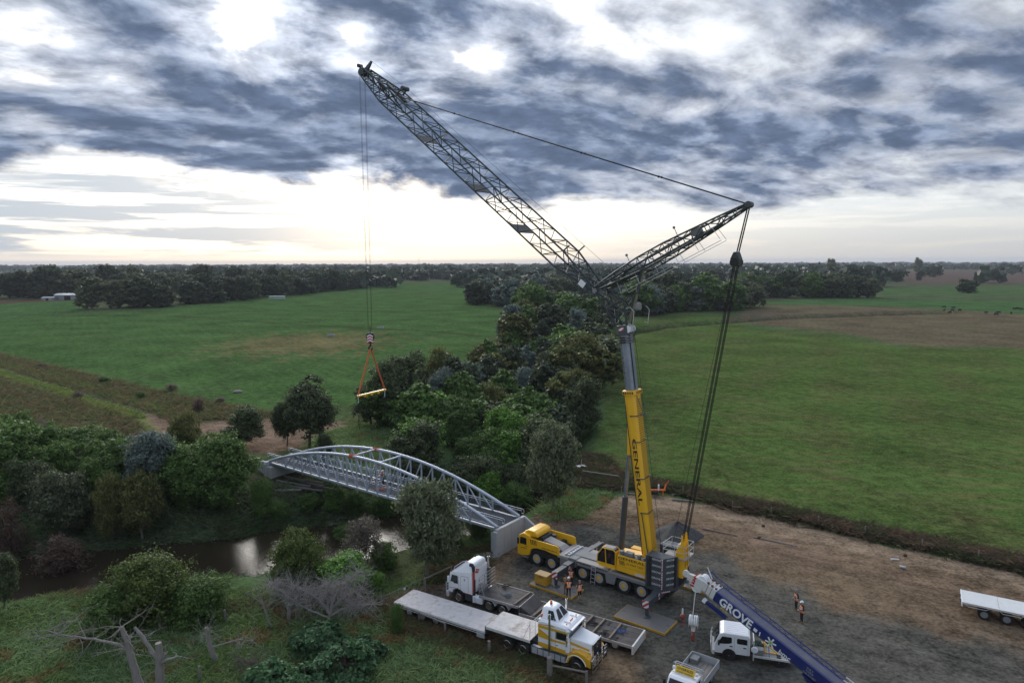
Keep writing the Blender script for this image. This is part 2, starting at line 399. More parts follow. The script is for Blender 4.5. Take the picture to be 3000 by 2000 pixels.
def axis_pts(lo, hi, n0, n1, s0, grow, smax):
    a = list(np.arange(n0, n1 + 1e-6, s0)); s = s0
    while a[-1] < hi: s = min(s * grow, smax) if abs(a[-1]) < 700 else s * 1.25; a.append(a[-1] + s)
    s = s0
    while a[0] > lo: s = min(s * grow, smax) if abs(a[0]) < 700 else s * 1.25; a.insert(0, a[0] - s)
    return np.array(a)
SITE_MASK = []
def ground_colours(X, Y):
    c = np.zeros(X.shape + (3,)); c[:] = (.070, .112, .044)          # rough grass
    def lay(mask, col):
        m = mask[..., None]; c[:] = c * (1 - m) + np.array(col) * m
    def poly(pts, w=1.5, s=6):
        P = [G(*p)[:2] for p in pts]
        d = seg_dist(X, Y, np.array(P + [P[0]])); i = inpoly(X, Y, P); sd = np.where(i, d, -d) + wob(X, Y, s, 4) * w * .6
        return sstep(sd, -w, w)
    far = sstep(np.hypot(X, Y), 330, 620)
    lay(far * .8, (.085, .088, .055))
    lay(sstep(wob(X, Y, 33, 5), -.2, .7) * .45 * (1 - far), (.105, .085, .045))
    # left paddocks
    left = poly([(-700, 1010), (0, 932), (240, 915), (420, 905), (700, 880), (1080, 838), (1150, 827), (1345, 826), (1480, 925), (1400, 1040), (1260, 1110), (1050, 1180), (905, 1215), (780, 1203), (560, 1165), (300, 1108), (0, 1040), (-700, 900)], 2.0, 14)
    lay(left, (.062, .116, .037))
    lay(left * sstep(wob(X, Y, 40, 1) + wob(X, Y, 13, 2) * .5, -.3, 1.0) * .5, (.068, .108, .040))
    q = G(905, 1003); dx = (X - q.x) / 32; dy = (Y - q.y) / 40
    lay(left * sstep(1.25 - np.hypot(dx, dy) + wob(X, Y, 11, 6) * .45, .1, .8) * .75, (.165, .130, .065))
    q = G(1350, 1075); lay(left * sstep(1.2 - np.hypot((X - q.x) / 26, (Y - q.y) / 14) + wob(X, Y, 9, 2) * .3, .1, .7) * .45, (.14, .125, .06))
    lay(poly([(0, 935), (-900, 935), (-900, 900), (0, 888), (240, 880), (245, 912)], 2), (.062, .118, .040))
    lay(poly([(-900, 890), (0, 880), (235, 868), (240, 878), (0, 890)], 3), (.095, .065, .042))
    # paddock tracks
    for a, w_, cc in (([(0, 922), (500, 925), (900, 953), (1290, 972), (1400, 985)], 2.4, (.050, .062, .030)), ([(400, 913), (900, 908), (1180, 912), (1460, 905)], 3.0, (.048, .066, .030)), ([(1150, 858), (1330, 862)], 4.5, (.05, .07, .03))):
        d = seg_dist(X, Y, np.array([G(*p)[:2] for p in a])); lay((1 - sstep(d, w_ * .4, w_ * 1.2)) * .8, cc)
    # weedy strip between paddock and track, left
    weeds = poly([(-900, 820), (-300, 985), (0, 1035), (300, 1105), (560, 1165), (790, 1205), (880, 1225), (800, 1262), (520, 1245), (380, 1190), (0, 1080), (-300, 1010)], 1.2, 8)
    lay(weeds, (.108, .100, .052)); lay(weeds * sstep(wob(X, Y, 7, 2), 0, .7) * .6, (.085, .095, .045))
    lowleft = poly([(-400, 1040), (0, 1105), (380, 1215), (470, 1270), (420, 1420), (0, 1420), (-600, 1500)], 1.5, 8)
    lay(lowleft, (.095, .090, .046)); lay(lowleft * sstep(wob(X, Y, 5, 3), 0, .8) * .6, (.125, .085, .055))
    tr = np.array([G(*p)[:2] for p in ((-400, 985), (-150, 1046), (0, 1083), (180, 1128), (390, 1195), (480, 1228), (520, 1262))])
    d = seg_dist(X, Y, tr) + wob(X, Y, 6, 5) * .25
    lay((1 - sstep(d, 2.6, 4.6)), (.135, .165, .050)); lay((1 - sstep(d, 1.3, 2.0)), (.066, .085, .042)); lay((1 - sstep(abs(d - 1.1), .2, .5)), (.105, .095, .062))
    bare = poly([(425, 1213), (500, 1215), (600, 1240), (760, 1225), (880, 1222), (1010, 1238), (990, 1262), (900, 1290), (800, 1345), (770, 1350), (620, 1330), (500, 1290), (450, 1255)], 1.0, 6)
    lay(bare, (.200, .140, .100)); lay(bare * sstep(wob(X, Y, 4, 6), .2, .9) * .5, (.15, .115, .08))
    # right paddock and the dry paddock behind it
    right = poly([(1735, 1345), (1765, 1230), (1800, 1090), (1830, 945), (1960, 922), (2150, 925), (2190, 962), (2430, 985), (2600, 1015), (3000, 1022), (3900, 1030), (5200, 1600), (3400, 1700), (3000, 1652), (2500, 1560), (2200, 1510), (1960, 1440)], 1.0, 9)
    lay(right, (.070, .110, .031)); lay(right * sstep(wob(X, Y, 23, 3) + .6 * wob(X, Y, 6, 1), -.2, 1.1) * .45, (.095, .098, .040))
    lay(right * (sstep(wob(X * .25 + Y * .06, Y * .8, 5, 6), .35, 1.0)) * .35, (.13, .105, .05))
    dry = poly([(2130, 940), (2190, 905), (2290, 890), (2480, 893), (2700, 903), (3000, 922), (4200, 950), (4200, 1040), (3000, 1020), (2620, 1010), (2480, 980), (2250, 955)], 4, 20)
    lay(dry, (.122, .100, .063)); lay(dry * sstep(wob(X, Y, 30, 5), 0, .8) * .6, (.125, .112, .062))
    strip = poly([(2140, 962), (2400, 962), (2560, 990), (2600, 1012), (2400, 984), (2200, 968)], 1.5, 8); lay(strip * .5, (.07, .105, .035))
    lay(poly([(2200, 885), (2480, 872), (3000, 880), (4000, 890), (4000, 945), (3000, 918), (2600, 897), (2300, 893)], 6, 30), (.062, .118, .042))
    lay(poly([(2560, 842), (3000, 838), (4000, 838), (4000, 885), (3000, 872), (2570, 868)], 8, 40), (.070, .115, .045))
    lay(poly([(2620, 795), (3000, 790), (4000, 790), (4000, 826), (3000, 830), (2640, 828)], 14, 80), (.110, .080, .066))
    lay(poly([(2280, 792), (2640, 790), (2640, 815), (2280, 815)], 14, 80) * .7, (.12, .12, .08))
    # work site: brown earth, paler haul strip, grey crushed rock
    P = np.array(SITE, float); dd = seg_dist(X, Y, np.vstack([P, P[:1]])); site = sstep(np.where(inpoly(X, Y, P), dd, -dd) + wob(X, Y, 4, 2) * .5, -.5, .6)
    SITE_MASK.append(site); lay(site, (.148, .108, .070))
    lay(site * sstep(wob(X * .45 + Y * .25, Y * .9 + X * .45, 6, 3), -.1, .9) * .55, (.125, .090, .066))
    hl = np.array([G(*p)[:2] for p in ((1830, 1470), (2050, 1478), (2300, 1540), (2650, 1625), (3200, 1740))])
    lay(site * (1 - sstep(seg_dist(X, Y, hl) + wob(X, Y, 5, 1) * .7, 1.2, 3.6)) * .9, (.262, .195, .134))
    lay(site * (1 - sstep(seg_dist(X, Y, hl + np.array([1.5, -7.5])) + wob(X, Y, 5, 4) * .9, .6, 2.6)) * .55, (.215, .150, .105))
    gr = [(1440, 1700), (1540, 1640), (1640, 1560), (1760, 1530), (1960, 1560), (2150, 1640), (2400, 1760), (2700, 1830), (3100, 1900), (3000, 2300), (2000, 2150), (1830, 1930), (1700, 1880), (1300, 1760)]
    gp = np.array([G(*p)[:2] for p in gr]); gd = seg_dist(X, Y, np.vstack([gp, gp[:1]])); gm = sstep(np.where(inpoly(X, Y, gp), gd, -gd) + wob(X, Y, 7, 5) * 1.3 + wob(X, Y, 2.2, 2) * .4, -1.2, 2.2)
    lay(site * gm * .92, (.088, .088, .076)); lay(site * gm * sstep(wob(X, Y, 5, 4), .1, .9) * .5, (.068, .067, .058))
    # river banks: mud and sedge
    rd = seg_dist(X, Y, RIVER) + wob(X, Y, 6, 4) * .6
    lay((1 - sstep(rd, 6.5, 9.5)) * .9, (.045, .062, .030)); lay((1 - sstep(rd, 5.5, 7.0)) * .9, (.035, .030, .022))
    q = G(880, 1420); lay(sstep(1.2 - np.hypot((X - q.x) / 8, (Y - q.y) / 4), .1, .6) * .7, (.085, .062, .045))
    return c
def make_ground():
    xs = axis_pts(-14000, 14000, -44, 46, .5, 1.035, 4.0)
    ys = [10.0, 30.0]; y = 36.0
    while y < 15000: ys.append(y); y += max(.45, min(y * y / 26000, y * .12))
    ys = np.array(ys); X, Y = np.meshgrid(xs, ys); Z = hz(X, Y)
    # tyre ruts across the soft earth
    co = np.stack([X, Y, Z], -1).reshape(-1, 3); ny, nx = X.shape
    i = np.arange(ny * nx).reshape(ny, nx); f = np.stack([i[:-1, :-1], i[:-1, 1:], i[1:, 1:], i[1:, :-1]], -1).reshape(-1, 4)
    me = bpy.data.meshes.new('ground'); me.vertices.add(len(co)); me.vertices.foreach_set('co', co.ravel())
    me.loops.add(f.size); me.loops.foreach_set('vertex_index', f.ravel()); me.polygons.add(len(f)); me.polygons.foreach_set('loop_start', np.arange(0, f.size, 4)); me.polygons.foreach_set('use_smooth', np.ones(len(f), bool))
    me.update(); me.validate()
    a = me.color_attributes.new('tone', 'FLOAT_COLOR', 'POINT'); cc = ground_colours(X, Y).reshape(-1, 3)
    a.data.foreach_set('color', np.concatenate([cc, SITE_MASK[0].reshape(-1, 1)], 1).astype(np.float32).ravel())
    m, t, b, g = _mat('ground soil and pasture')
    at = t.nodes.new('ShaderNodeVertexColor'); at.layer_name = 'tone'
    p = t.nodes.new('ShaderNodeNewGeometry').outputs['Position']
    n1 = g.noise(p, .055, 4, .6); n2 = g.noise(p, .6, 5, .65); n3 = g.noise(p, 3.1, 4, .7)
    v = g.m('ADD', g.m('MULTIPLY', n1, .5), g.m('ADD', g.m('MULTIPLY', n2, .75), g.m('MULTIPLY', n3, .95)))
    x_, y_, z_ = g.sep(p)[:3]
    def streaks(ang, along, across, detail=3):
        ca, sa = math.cos(R(ang)), math.sin(R(ang))
        q = g.comb(g.m('MULTIPLY', g.m('ADD', g.m('MULTIPLY', x_, ca), g.m('MULTIPLY', y_, sa)), along), g.m('MULTIPLY', g.m('ADD', g.m('MULTIPLY', x_, -sa), g.m('MULTIPLY', y_, ca)), across), 0.0)
        return g.noise(q, 1.0, detail, .6, .4)
    ruts = g.m('ADD', g.m('MULTIPLY', streaks(-33, .06, 1.3, 5), .5), g.m('MULTIPLY', streaks(-21, .10, .55, 5), .5)); drill = streaks(-58, .03, .55, 4)
    site = at.outputs[1]
    lines = g.m('ADD', g.m('MULTIPLY', site, g.ss(ruts, .38, .64, -.18, .20)), g.m('MULTIPLY', g.m('SUBTRACT', 1.0, site), g.ss(drill, .38, .64, -.07, .07)))
    c = g.v('SCALE', at.outputs[0], g.m('ADD', g.ss(v, .78, 1.42, .40, 1.58), lines))
    c = g.mix(g.m('MULTIPLY', g.ss(g.m('ADD', g.m('MULTIPLY', n3, .6), g.m('MULTIPLY', n2, .4)), .57, .72), .26), c, (.15, .115, .06))
    g.put(b.inputs['Base Color'], c); b.inputs['Roughness'].default_value = .95; b.inputs['Specular IOR Level'].default_value = .0
    bp = t.nodes.new('ShaderNodeBump'); bp.inputs['Strength'].default_value = .9; bp.inputs['Distance'].default_value = .25
    g.put(bp.inputs['Height'], g.m('ADD', g.m('MULTIPLY', n3, .5), g.m('MULTIPLY', n2, .6))); t.links.new(bp.outputs[0], b.inputs['Normal'])
    me.materials.append(m)
    tag(put('ground', me), kind='structure')
make_ground()
def make_river():
    # ribbon a little wider than the channel floor so that the banks cut its edge
    L = []; 
    for k in range(len(RIVER) - 1):
        for s in range(8): L.append(RIVER[k] + (RIVER[k + 1] - RIVER[k]) * s / 8)
    L = np.array(L); d = np.gradient(L, axis=0); d /= np.linalg.norm(d, axis=1)[:, None]; n = np.stack([-d[:, 1], d[:, 0]], 1)
    vs = []; fs = []
    for k, (p, q) in enumerate(zip(L, n)):
        for w in (-10.5, -5, 0, 5, 10.5): vs.append((p[0] + q[0] * w, p[1] + q[1] * w, WATER_Z))
        if k: fs += [((k - 1) * 5 + j, (k - 1) * 5 + j + 1, k * 5 + j + 1, k * 5 + j) for j in range(4)]
    m, t, b, g = _mat('brown river water')
    p = t.nodes.new('ShaderNodeNewGeometry').outputs['Position']
    n = g.noise(p, .5, 4, .6, .6); n2 = g.noise(g.v('MULTIPLY', p, (1, 2.2, 1)), 2.2, 4, .6, 1.0)
    g.put(b.inputs['Base Color'], g.mix(n, (.020, .015, .009), (.030, .023, .014)))
    b.inputs['Roughness'].default_value = .12; b.inputs['Specular IOR Level'].default_value = .24
    bp = t.nodes.new('ShaderNodeBump'); bp.inputs['Strength'].default_value = .28; bp.inputs['Distance'].default_value = .08
    g.put(bp.inputs['Height'], g.m('ADD', n, n2)); t.links.new(bp.outputs[0], b.inputs['Normal'])
    me = bpy.data.meshes.new('river'); me.from_pydata(vs, [], fs); me.materials.append(m)
    tag(put('river', me), kind='structure')
make_river()
# ================================================================== vegetation
def mesh_np(name, V, F, mat, leaf=None, smooth=False):
    """V (n,3), F (m,k) -> mesh; leaf: per-face random written to a face attribute"""
    me = bpy.data.meshes.new(name); k = F.shape[1]
    me.vertices.add(len(V)); me.vertices.foreach_set('co', np.ascontiguousarray(V, np.float32).ravel())
    me.loops.add(F.size); me.loops.foreach_set('vertex_index', np.ascontiguousarray(F, np.int32).ravel())
    me.polygons.add(len(F)); me.polygons.foreach_set('loop_start', np.arange(0, F.size, k, dtype=np.int32))
    me.update(calc_edges=True)
    if smooth: me.polygons.foreach_set('use_smooth', np.ones(len(F), bool))
    if leaf is not None:
        a = me.attributes.new('leaf', 'FLOAT', 'FACE'); a.data.foreach_set('value', leaf.astype(np.float32))
    if mat: me.materials.append(mat)
    return me
def leaves_at(P, N, size, rng, droop=0.0, aspect=1.6):
    """one bent leaf spray (a quad) per point, facing roughly along N"""
    n = len(P); a = rng.normal(size=(n, 3)); N = N + rng.normal(size=(n, 3)) * .55; N /= np.linalg.norm(N, axis=1)[:, None]
    u = np.cross(N, a); u /= np.linalg.norm(u, axis=1)[:, None] + 1e-9; w = np.cross(N, u); w[:, 2] -= droop; 
    s = size * (.6 + .8 * rng.rand(n, 1)); l = s * aspect
    bend = N * s * .25
    V = np.stack([P - u * s * .5 - w * l * .5 - bend, P + u * s * .5 - w * l * .35, P + u * s * .35 + w * l * .55 - bend, P - u * s * .45 + w * l * .45], 1).reshape(-1, 3)
    return V, np.arange(n * 4).reshape(n, 4)
def crown_mesh(name, seed, mat, H=10.0, Wd=8.0, base=.22, lobes=13, leaves=9000, size=.26, shape='dome', droop=0.0, clusters=420):
    rng = np.random.RandomState(seed); C = []; Rr = []
    for k in range(lobes):
        for _ in range(60):
            z = rng.rand(); r = math.sqrt(rng.rand()); th = rng.rand() * 6.283
            if shape == 'dome': lim = math.sqrt(max(0, 1 - (abs(z - .42) / .60) ** 2.2))
            elif shape == 'cone': lim = 1.02 - .82 * z
            elif shape == 'flat': lim = .45 + .55 * z
            else: lim = 1.0 - .35 * z
            if r <= lim: break
        rr = (.36 + .24 * rng.rand()) * min(1, .5 + lim * .6)
        C.append((r * math.cos(th) * (1 - rr) * .5, r * math.sin(th) * (1 - rr) * .5, z)); Rr.append(rr)
    C = np.array(C); Rr = np.array(Rr)
    zb = base * H; hh = H - zb
    cen = np.stack([C[:, 0] * Wd, C[:, 1] * Wd, zb + hh * (.12 + .80 * C[:, 2])], 1)
    cen[:, 2] = np.clip(cen[:, 2], zb + Rr * Wd * .30, H - Rr * Wd * .46)
    w = Rr ** 2; w /= w.sum(); nc = clusters; ci = rng.choice(lobes, nc, p=w)
    d = rng.normal(size=(nc, 3)); d[:, 2] = d[:, 2] * .95 + .15; d /= np.linalg.norm(d, axis=1)[:, None]
    rad = (1 - .45 * rng.rand(nc) ** 1.7)[:, None] * (1 + .13 * rng.normal(size=(nc, 1)))
    sc = np.stack([np.ones(lobes), np.ones(lobes), .82 + .3 * rng.rand(lobes)], 1)
    cc = cen[ci] + d * rad * (Rr[ci] * Wd * .5)[:, None] * sc[ci]
    # leaf sprays gather round the ends of the branchlets, which leaves holes between the bunches
    k = rng.randint(0, nc, leaves); sg = Wd * .036 * (.6 + .9 * rng.rand(nc)); o = rng.normal(size=(leaves, 3)) * sg[k][:, None]; o[:, 2] *= .75; o[:, 2] -= droop * np.abs(rng.normal(size=leaves)) * sg[k]
    P = cc[k] + o; d = d[k] * .8 + o / (sg[k][:, None] * 1.6); d[:, 2] += .25; d /= np.linalg.norm(d, axis=1)[:, None] + 1e-9
    P[:, 2] = np.maximum(P[:, 2], .02 * H + rng.rand(leaves) * .1 * H)
    V, F = leaves_at(P, d, size, rng, droop)
    return mesh_np(name, V, F, mat, rng.rand(len(F))), cen
def limb(m, pts, r0, r1, n=6):
    k = len(pts); m.tube(pts, [r0 + (r1 - r0) * i / (k - 1) for i in range(k)], n)
def trunk_mesh(name, seed, mat, cen, H, r=.22, stems=1):
    rng = random.Random(seed); m = MB()
    for s in range(stems):
        ox, oy = (0, 0) if stems == 1 else (rng.uniform(-.35, .35), rng.uniform(-.35, .35))
        top = Vector((rng.uniform(-.6, .6) + ox * 3, rng.uniform(-.6, .6) + oy * 3, H * .72)); b = Vector((ox, oy, -.5))
        mid = (b + top) / 2 + Vector((rng.uniform(-.4, .4), rng.uniform(-.4, .4), 0))
        limb(m, [b, b * .7 + mid * .3 + Vector((.05, 0, .1)), mid, mid * .4 + top * .6, top], r * (1 if stems == 1 else .7), r * .25, 8)
    order = sorted(range(len(cen)), key=lambda i: rng.random())[:9]
    for i in order:
        c = Vector(cen[i]); t = max(.25, min(.62, c.z / H * .62)); p = Vector((0, 0, H * t * .72))
        q = (p + c) / 2 + Vector((rng.uniform(-.3, .3), rng.uniform(-.3, .3), -.25)); limb(m, [p, q, c], r * .42, r * .10, 5)
    return m.mesh(name, mat, True)
BARK = paint('grey brown bark', (.12, .098, .078), .9, 0, .3, .4, 2.0, (.05, .042, .035), bump=.6)
BARKP = paint('pale gum bark', (.22, .195, .165), .85, 0, .3, .5, 1.4, (.10, .08, .06), bump=.5)
F_DARK = foliage('dark gum leaves', (.050, .074, .036), (.118, .150, .064))
F_GUM = foliage('grey green gum leaves', (.078, .102, .058), (.165, .190, .100))
F_OLIVE = foliage('olive new growth leaves', (.074, .094, .034), (.190, .198, .062))
F_BRIGHT = foliage('fresh wattle leaves', (.066, .150, .024), (.165, .330, .048), .3)
F_MID = foliage('mid green leaves', (.056, .112, .029), (.134, .222, .052))
F_BLUE = foliage('silver wattle leaves', (.092, .132, .116), (.200, .250, .222), .2)
F_WILLOW = foliage('willow leaves', (.055, .088, .022), (.130, .178, .040), .2)
F_BROWN = foliage('dry brown leaves', (.106, .092, .070), (.206, .178, .140))
F_RED = foliage('red brown twigs', (.082, .056, .042), (.150, .098, .072))
F_CONI = foliage('cypress needles', (.045, .105, .045), (.100, .200, .080), .2)
F_FAR = foliage('distant dark leaves', (.034, .052, .034), (.060, .084, .050), .25, .08)
F_FARD = foliage('far belt leaves', (.040, .060, .034), (.082, .108, .056), .25, .18)
KINDS = {}
def archetype(key, mat, n_var, bark=BARK, trunk_r=.22, stems=1, **kw):
    vs = []
    for k in range(n_var):
        H = kw.get('H', 10.0); me, cen = crown_mesh('crown', hash(key) % 1000 * 0 + sum(map(ord, key)) * 7 + k, mat, **kw)
        vs.append((me, trunk_mesh('trunk', k + 5, bark, cen, H, trunk_r, stems), H, kw.get('Wd', 8.0)))
    KINDS[key] = vs
N_ = dict(leaves=26000, clusters=520)
archetype('dark', F_DARK, 2, size=.155, lobes=17, base=.20, **N_)
archetype('gum', F_GUM, 2, BARKP, size=.145, lobes=15, droop=.5, base=.16, **N_)
archetype('olive', F_OLIVE, 2, BARKP, size=.145, lobes=15, droop=.45, base=.18, **N_)
archetype('bright', F_BRIGHT, 2, size=.16, lobes=22, base=.04, **N_)
archetype('mid', F_MID, 2, size=.16, lobes=20, base=.06, **N_)
archetype('blue', F_BLUE, 2, BARKP, size=.15, lobes=17, base=.10, **N_)
archetype('brown', F_BROWN, 1, BARKP, leaves=9000, size=.12, lobes=14, base=.10, stems=3, trunk_r=.16, clusters=300)
archetype('red', F_RED, 1, leaves=9000, size=.11, lobes=14, base=.03, stems=3, trunk_r=.12, clusters=300)
archetype('bush', F_MID, 1, size=.11, lobes=18, base=.0, H=6.0, Wd=8.0, shape='low', stems=3, trunk_r=.12, **N_)
archetype('willow', F_WILLOW, 2, size=.105, lobes=20, base=.0, H=6.0, Wd=8.0, shape='low', stems=3, trunk_r=.12, **N_)
FAR_ = dict(leaves=6500, size=.34, lobes=14, clusters=260, base=.05)
for k_, m_ in (('dark', F_FARD), ('gum', F_GUM), ('olive', F_OLIVE), ('mid', F_MID), ('blue', F_BLUE), ('bright', F_BRIGHT)): archetype('far_' + k_, m_, 2, **FAR_)
archetype('far_pine', F_FARD, 2, leaves=7000, size=.34, lobes=16, base=.03, shape='cone', H=13, Wd=7.0, clusters=240)
archetype('far_poplar', F_FARD, 1, leaves=5000, size=.26, lobes=14, base=.02, shape='dome', H=14, Wd=4.0, clusters=200)
KINDS['pine'] = KINDS['far_pine']
_vr = random.Random(11)
def tree(kind, x, y, h, w, label, name='gum_tree', cat='tree', group=None, z=None, rz=None):
    me, tr, H0, W0 = _vr.choice(KINDS[kind])
    z = hz1(x, y) - .1 if z is None else z
    t = thing(name, label, cat, (x, y, z), _vr.uniform(0, 6.28) if rz is None else rz, group)
    t.scale = (w / W0, w / W0, h / H0)
    put('crown', me, t); put('trunk', tr, t)
    return t
def tree_px(kind, px, py, top, wpx, label, name='gum_tree', cat='tree', group=None, base_z=None):
    """tree whose foot is seen at photo pixel (px,py), its top at row `top`, crown wpx wide"""
    p = GT(px, py) if base_z is None else G(px, py, base_z); z = p.z
    if p.y > 150: kind = 'far_' + kind
    h = ATD(px, top, p.y).z - z; dep = math.hypot(p.x, p.y, CAM_H - z)
    w = wpx / FPX * (p.y * _c + (CAM_H - z) * _s) * 1.08
    return tree(kind, p.x, p.y, max(h, 1.0), w, label, name, cat, group, z - .1)
# ---- trees one can tell apart, foot pixel / crown top / width in the photograph
NEAR = [
 ('gum', 1250, 1690, 1386, 215, 'tall olive topped gum tree standing in front of the arched bridge', 'gum_tree'),
 ('brown', 1072, 1665, 1508, 135, 'half bare brown grey tree on the river bank left of the big gum', 'gum_tree'),
 ('willow', 445, 1800, 1618, 275, 'large round green bush on the near river bank', 'bank_bush'),
 ('bush', 590, 1800, 1685, 200, 'lower willowy bush on the near bank at the right of the round bush', 'bank_bush'),
 ('bush', 325, 1852, 1725, 200, 'small dark bush growing against the front of the round bank bush', 'bank_bush'),
 ('willow', 880, 1730, 1556, 190, 'olive bush overhanging the river beside the white reflections', 'bank_bush'),
 ('bright', 1010, 1725, 1622, 165, 'fresh green wattle behind the grey leafless shrub', 'wattle_tree'),
 ('bright', 1100, 1725, 1672, 62, 'small fresh green wattle near the wire gate', 'wattle_tree'),
 ('bush', 1163, 1850, 1765, 48, 'little green shrub at the rear corner of the white trailer', 'shrub'),
 ('dark', 905, 1310, 1096, 165, 'dark spreading tree alone on the bare ground beyond the bridge', 'gum_tree'),
 ('dark', 840, 1305, 1158, 78, 'fine leaved dark tree touching the spreading tree beyond the bridge', 'gum_tree'),
 ('dark', 1183, 1242, 1016, 175, 'tall dark gum with a pale trunk behind the hanging spreader beam', 'gum_tree'),
 ('dark', 1088, 1243, 1102, 118, 'bushy grey dark tree directly behind the spreader beam', 'gum_tree'),
 ('olive', 1290, 1180, 998, 95, 'olive crowned tree at the back of the tall dark gum', 'gum_tree'),
 ('blue', 1298, 1232, 1078, 98, 'silvery wattle at the side of the tall dark gum', 'wattle_tree'),
 ('blue', 1380, 1165, 1050, 82, 'silver blue wattle at the paddock edge of the river wood', 'wattle_tree'),
 ('olive', 1437, 1262, 1098, 122, 'brownish domed gum in the middle of the river wood', 'gum_tree'),
 ('mid', 1340, 1285, 1150, 85, 'dark green tree between the brownish dome and the bright wattle', 'wattle_tree'),
 ('bright', 1222, 1372, 1218, 168, 'bright green spreading wattle behind the bridge arch', 'wattle_tree'),
 ('bright', 1550, 1305, 1163, 225, 'widest bright green wattle in the river wood beside the boom', 'wattle_tree'),
 ('bright', 1488, 1435, 1262, 152, 'lower bright green wattle between the bridge and the grey gum', 'wattle_tree'),
 ('gum', 1623, 1484, 1228, 168, 'tall grey green gum with forked pale stems near the abutment', 'gum_tree'),
 ('olive', 1698, 1140, 960, 138, 'large brown topped gum close to the steel boom', 'gum_tree'),
 ('gum', 1604, 1168, 1026, 88, 'grey leaved gum leftward of the brown topped gum', 'gum_tree'),
 ('olive', 1692, 1205, 1066, 92, 'olive gum below the brown topped gum by the boom', 'gum_tree'),
 ('dark', 1702, 1290, 1106, 120, 'dark evergreen on the paddock edge beside the yellow boom', 'gum_tree'),
 ('blue', 1547, 1195, 1075, 78, 'bluish wattle above the widest bright green wattle', 'wattle_tree'),
 ('brown', 1628, 1200, 1098, 52, 'thin pale grey tree amid the river wood', 'gum_tree'),
 ('bush', 1516, 1500, 1415, 105, 'dark green bush beside the near bridge abutment', 'shrub'),
 ('mid', 1372, 1405, 1285, 95, 'dark tree in shade behind the bridge arch', 'wattle_tree'),
 ('dark', 1474, 1115, 1018, 70, 'small round dark tree in the heart of the river wood', 'gum_tree'),
 ('olive', 1410, 1100, 998, 74, 'yellowish olive tree at the field side of the river wood', 'gum_tree'),
 ('olive', 1508, 1050, 918, 135, 'big domed olive tree halfway along the river wood', 'gum_tree'),
 ('blue', 1488, 1005, 880, 78, 'pale silver tree behind the big olive dome', 'wattle_tree'),
 ('olive', 1535, 985, 862, 82, 'tall yellow olive gum near the foot of the lattice jib', 'gum_tree'),
 ('dark', 1612, 1015, 888, 105, 'wide dark tree under the foot of the lattice jib', 'gum_tree'),
 ('blue', 1694, 1005, 893, 80, 'silvery tree just beside the top of the steel boom', 'wattle_tree'),
 ('blue', 1547, 1112, 1005, 74, 'silver blue tree in the dip of the river wood', 'wattle_tree'),
 ('dark', 1640, 1100, 990, 95, 'dense dark tree between the olive dome and the boom', 'gum_tree'),
 ('mid', 1590, 1080, 975, 80, 'shadowed green tree in the middle of the river wood', 'wattle_tree'),
 ('dark', 1440, 1190, 1060, 90, 'dark tree tucked behind the brownish domed gum', 'gum_tree'),
 ('mid', 1480, 1330, 1215, 110, 'deep green tree between the two bright wattles', 'wattle_tree'),
 ('mid', 1625, 1380, 1250, 110, 'deep green tree hidden behind the tall grey green gum', 'wattle_tree'),
 # left bank
 ('mid', 48, 1402, 1196, 135, 'dark green tree in the left corner above the river', 'wattle_tree'),
 ('mid', 28, 1435, 1250, 140, 'lighter green tree at the frame edge above the river', 'wattle_tree'),
 ('brown', 138, 1375, 1224, 84, 'thin brown tree between green trees on the far left bank', 'gum_tree'),
 ('mid', 238, 1395, 1254, 165, 'wide green tree below the grassy track', 'wattle_tree'),
 ('mid', 335, 1395, 1260, 105, 'round green tree beside the silver wattle on the far bank', 'wattle_tree'),
 ('blue', 455, 1470, 1258, 155, 'large silver blue wattle on the far river bank', 'wattle_tree'),
 ('olive', 548, 1378, 1188, 98, 'slender olive gum beside the bare earth clearing', 'gum_tree'),
 ('dark', 712, 1312, 1188, 128, 'dark grey leaved tree on the edge of the bare earth', 'gum_tree'),
 ('mid', 668, 1495, 1272, 180, 'broad fresh green tree left of the far bridge abutment', 'wattle_tree'),
 ('gum', 180, 1580, 1366, 170, 'grey green gum with several stems beside the river bend', 'gum_tree'),
 ('olive', 328, 1585, 1366, 90, 'slim brownish gum with a white trunk at the water', 'gum_tree'),
 ('olive', 418, 1578, 1358, 135, 'yellow topped gum on the far river bank', 'gum_tree'),
 ('red', 38, 1660, 1425, 120, 'reddish leafless thicket at the frame edge by the river', 'shrub'),
 ('red', 180, 1700, 1545, 175, 'wide reddish twiggy shrub over the water', 'shrub'),
 ('bush', 765, 1505, 1402, 78, 'green bush pressed against the far bridge abutment', 'shrub'),
 ('dark', 15, 1780, 1600, 110, 'dark shaded tree at the frame edge on the near bank', 'gum_tree'),
 ('mid', 560, 1500, 1350, 120, 'shaded tree between the silver wattle and the broad green tree', 'wattle_tree'),
 ('dark', 90, 1500, 1330, 130, 'dark tree behind the many stemmed gum', 'gum_tree'),
 ('mid', 290, 1480, 1330, 120, 'deep green tree behind the slim white trunked gum', 'wattle_tree'),
 ('dark', 950, 1355, 1265, 60, 'little dark shrub at the far end of the bridge', 'shrub'),
]
for k, px, py, top, w, lab, nm in NEAR: tree_px(k, px, py, top, w, lab, nm, 'bush' if nm in ('shrub', 'bank_bush') else 'tree')
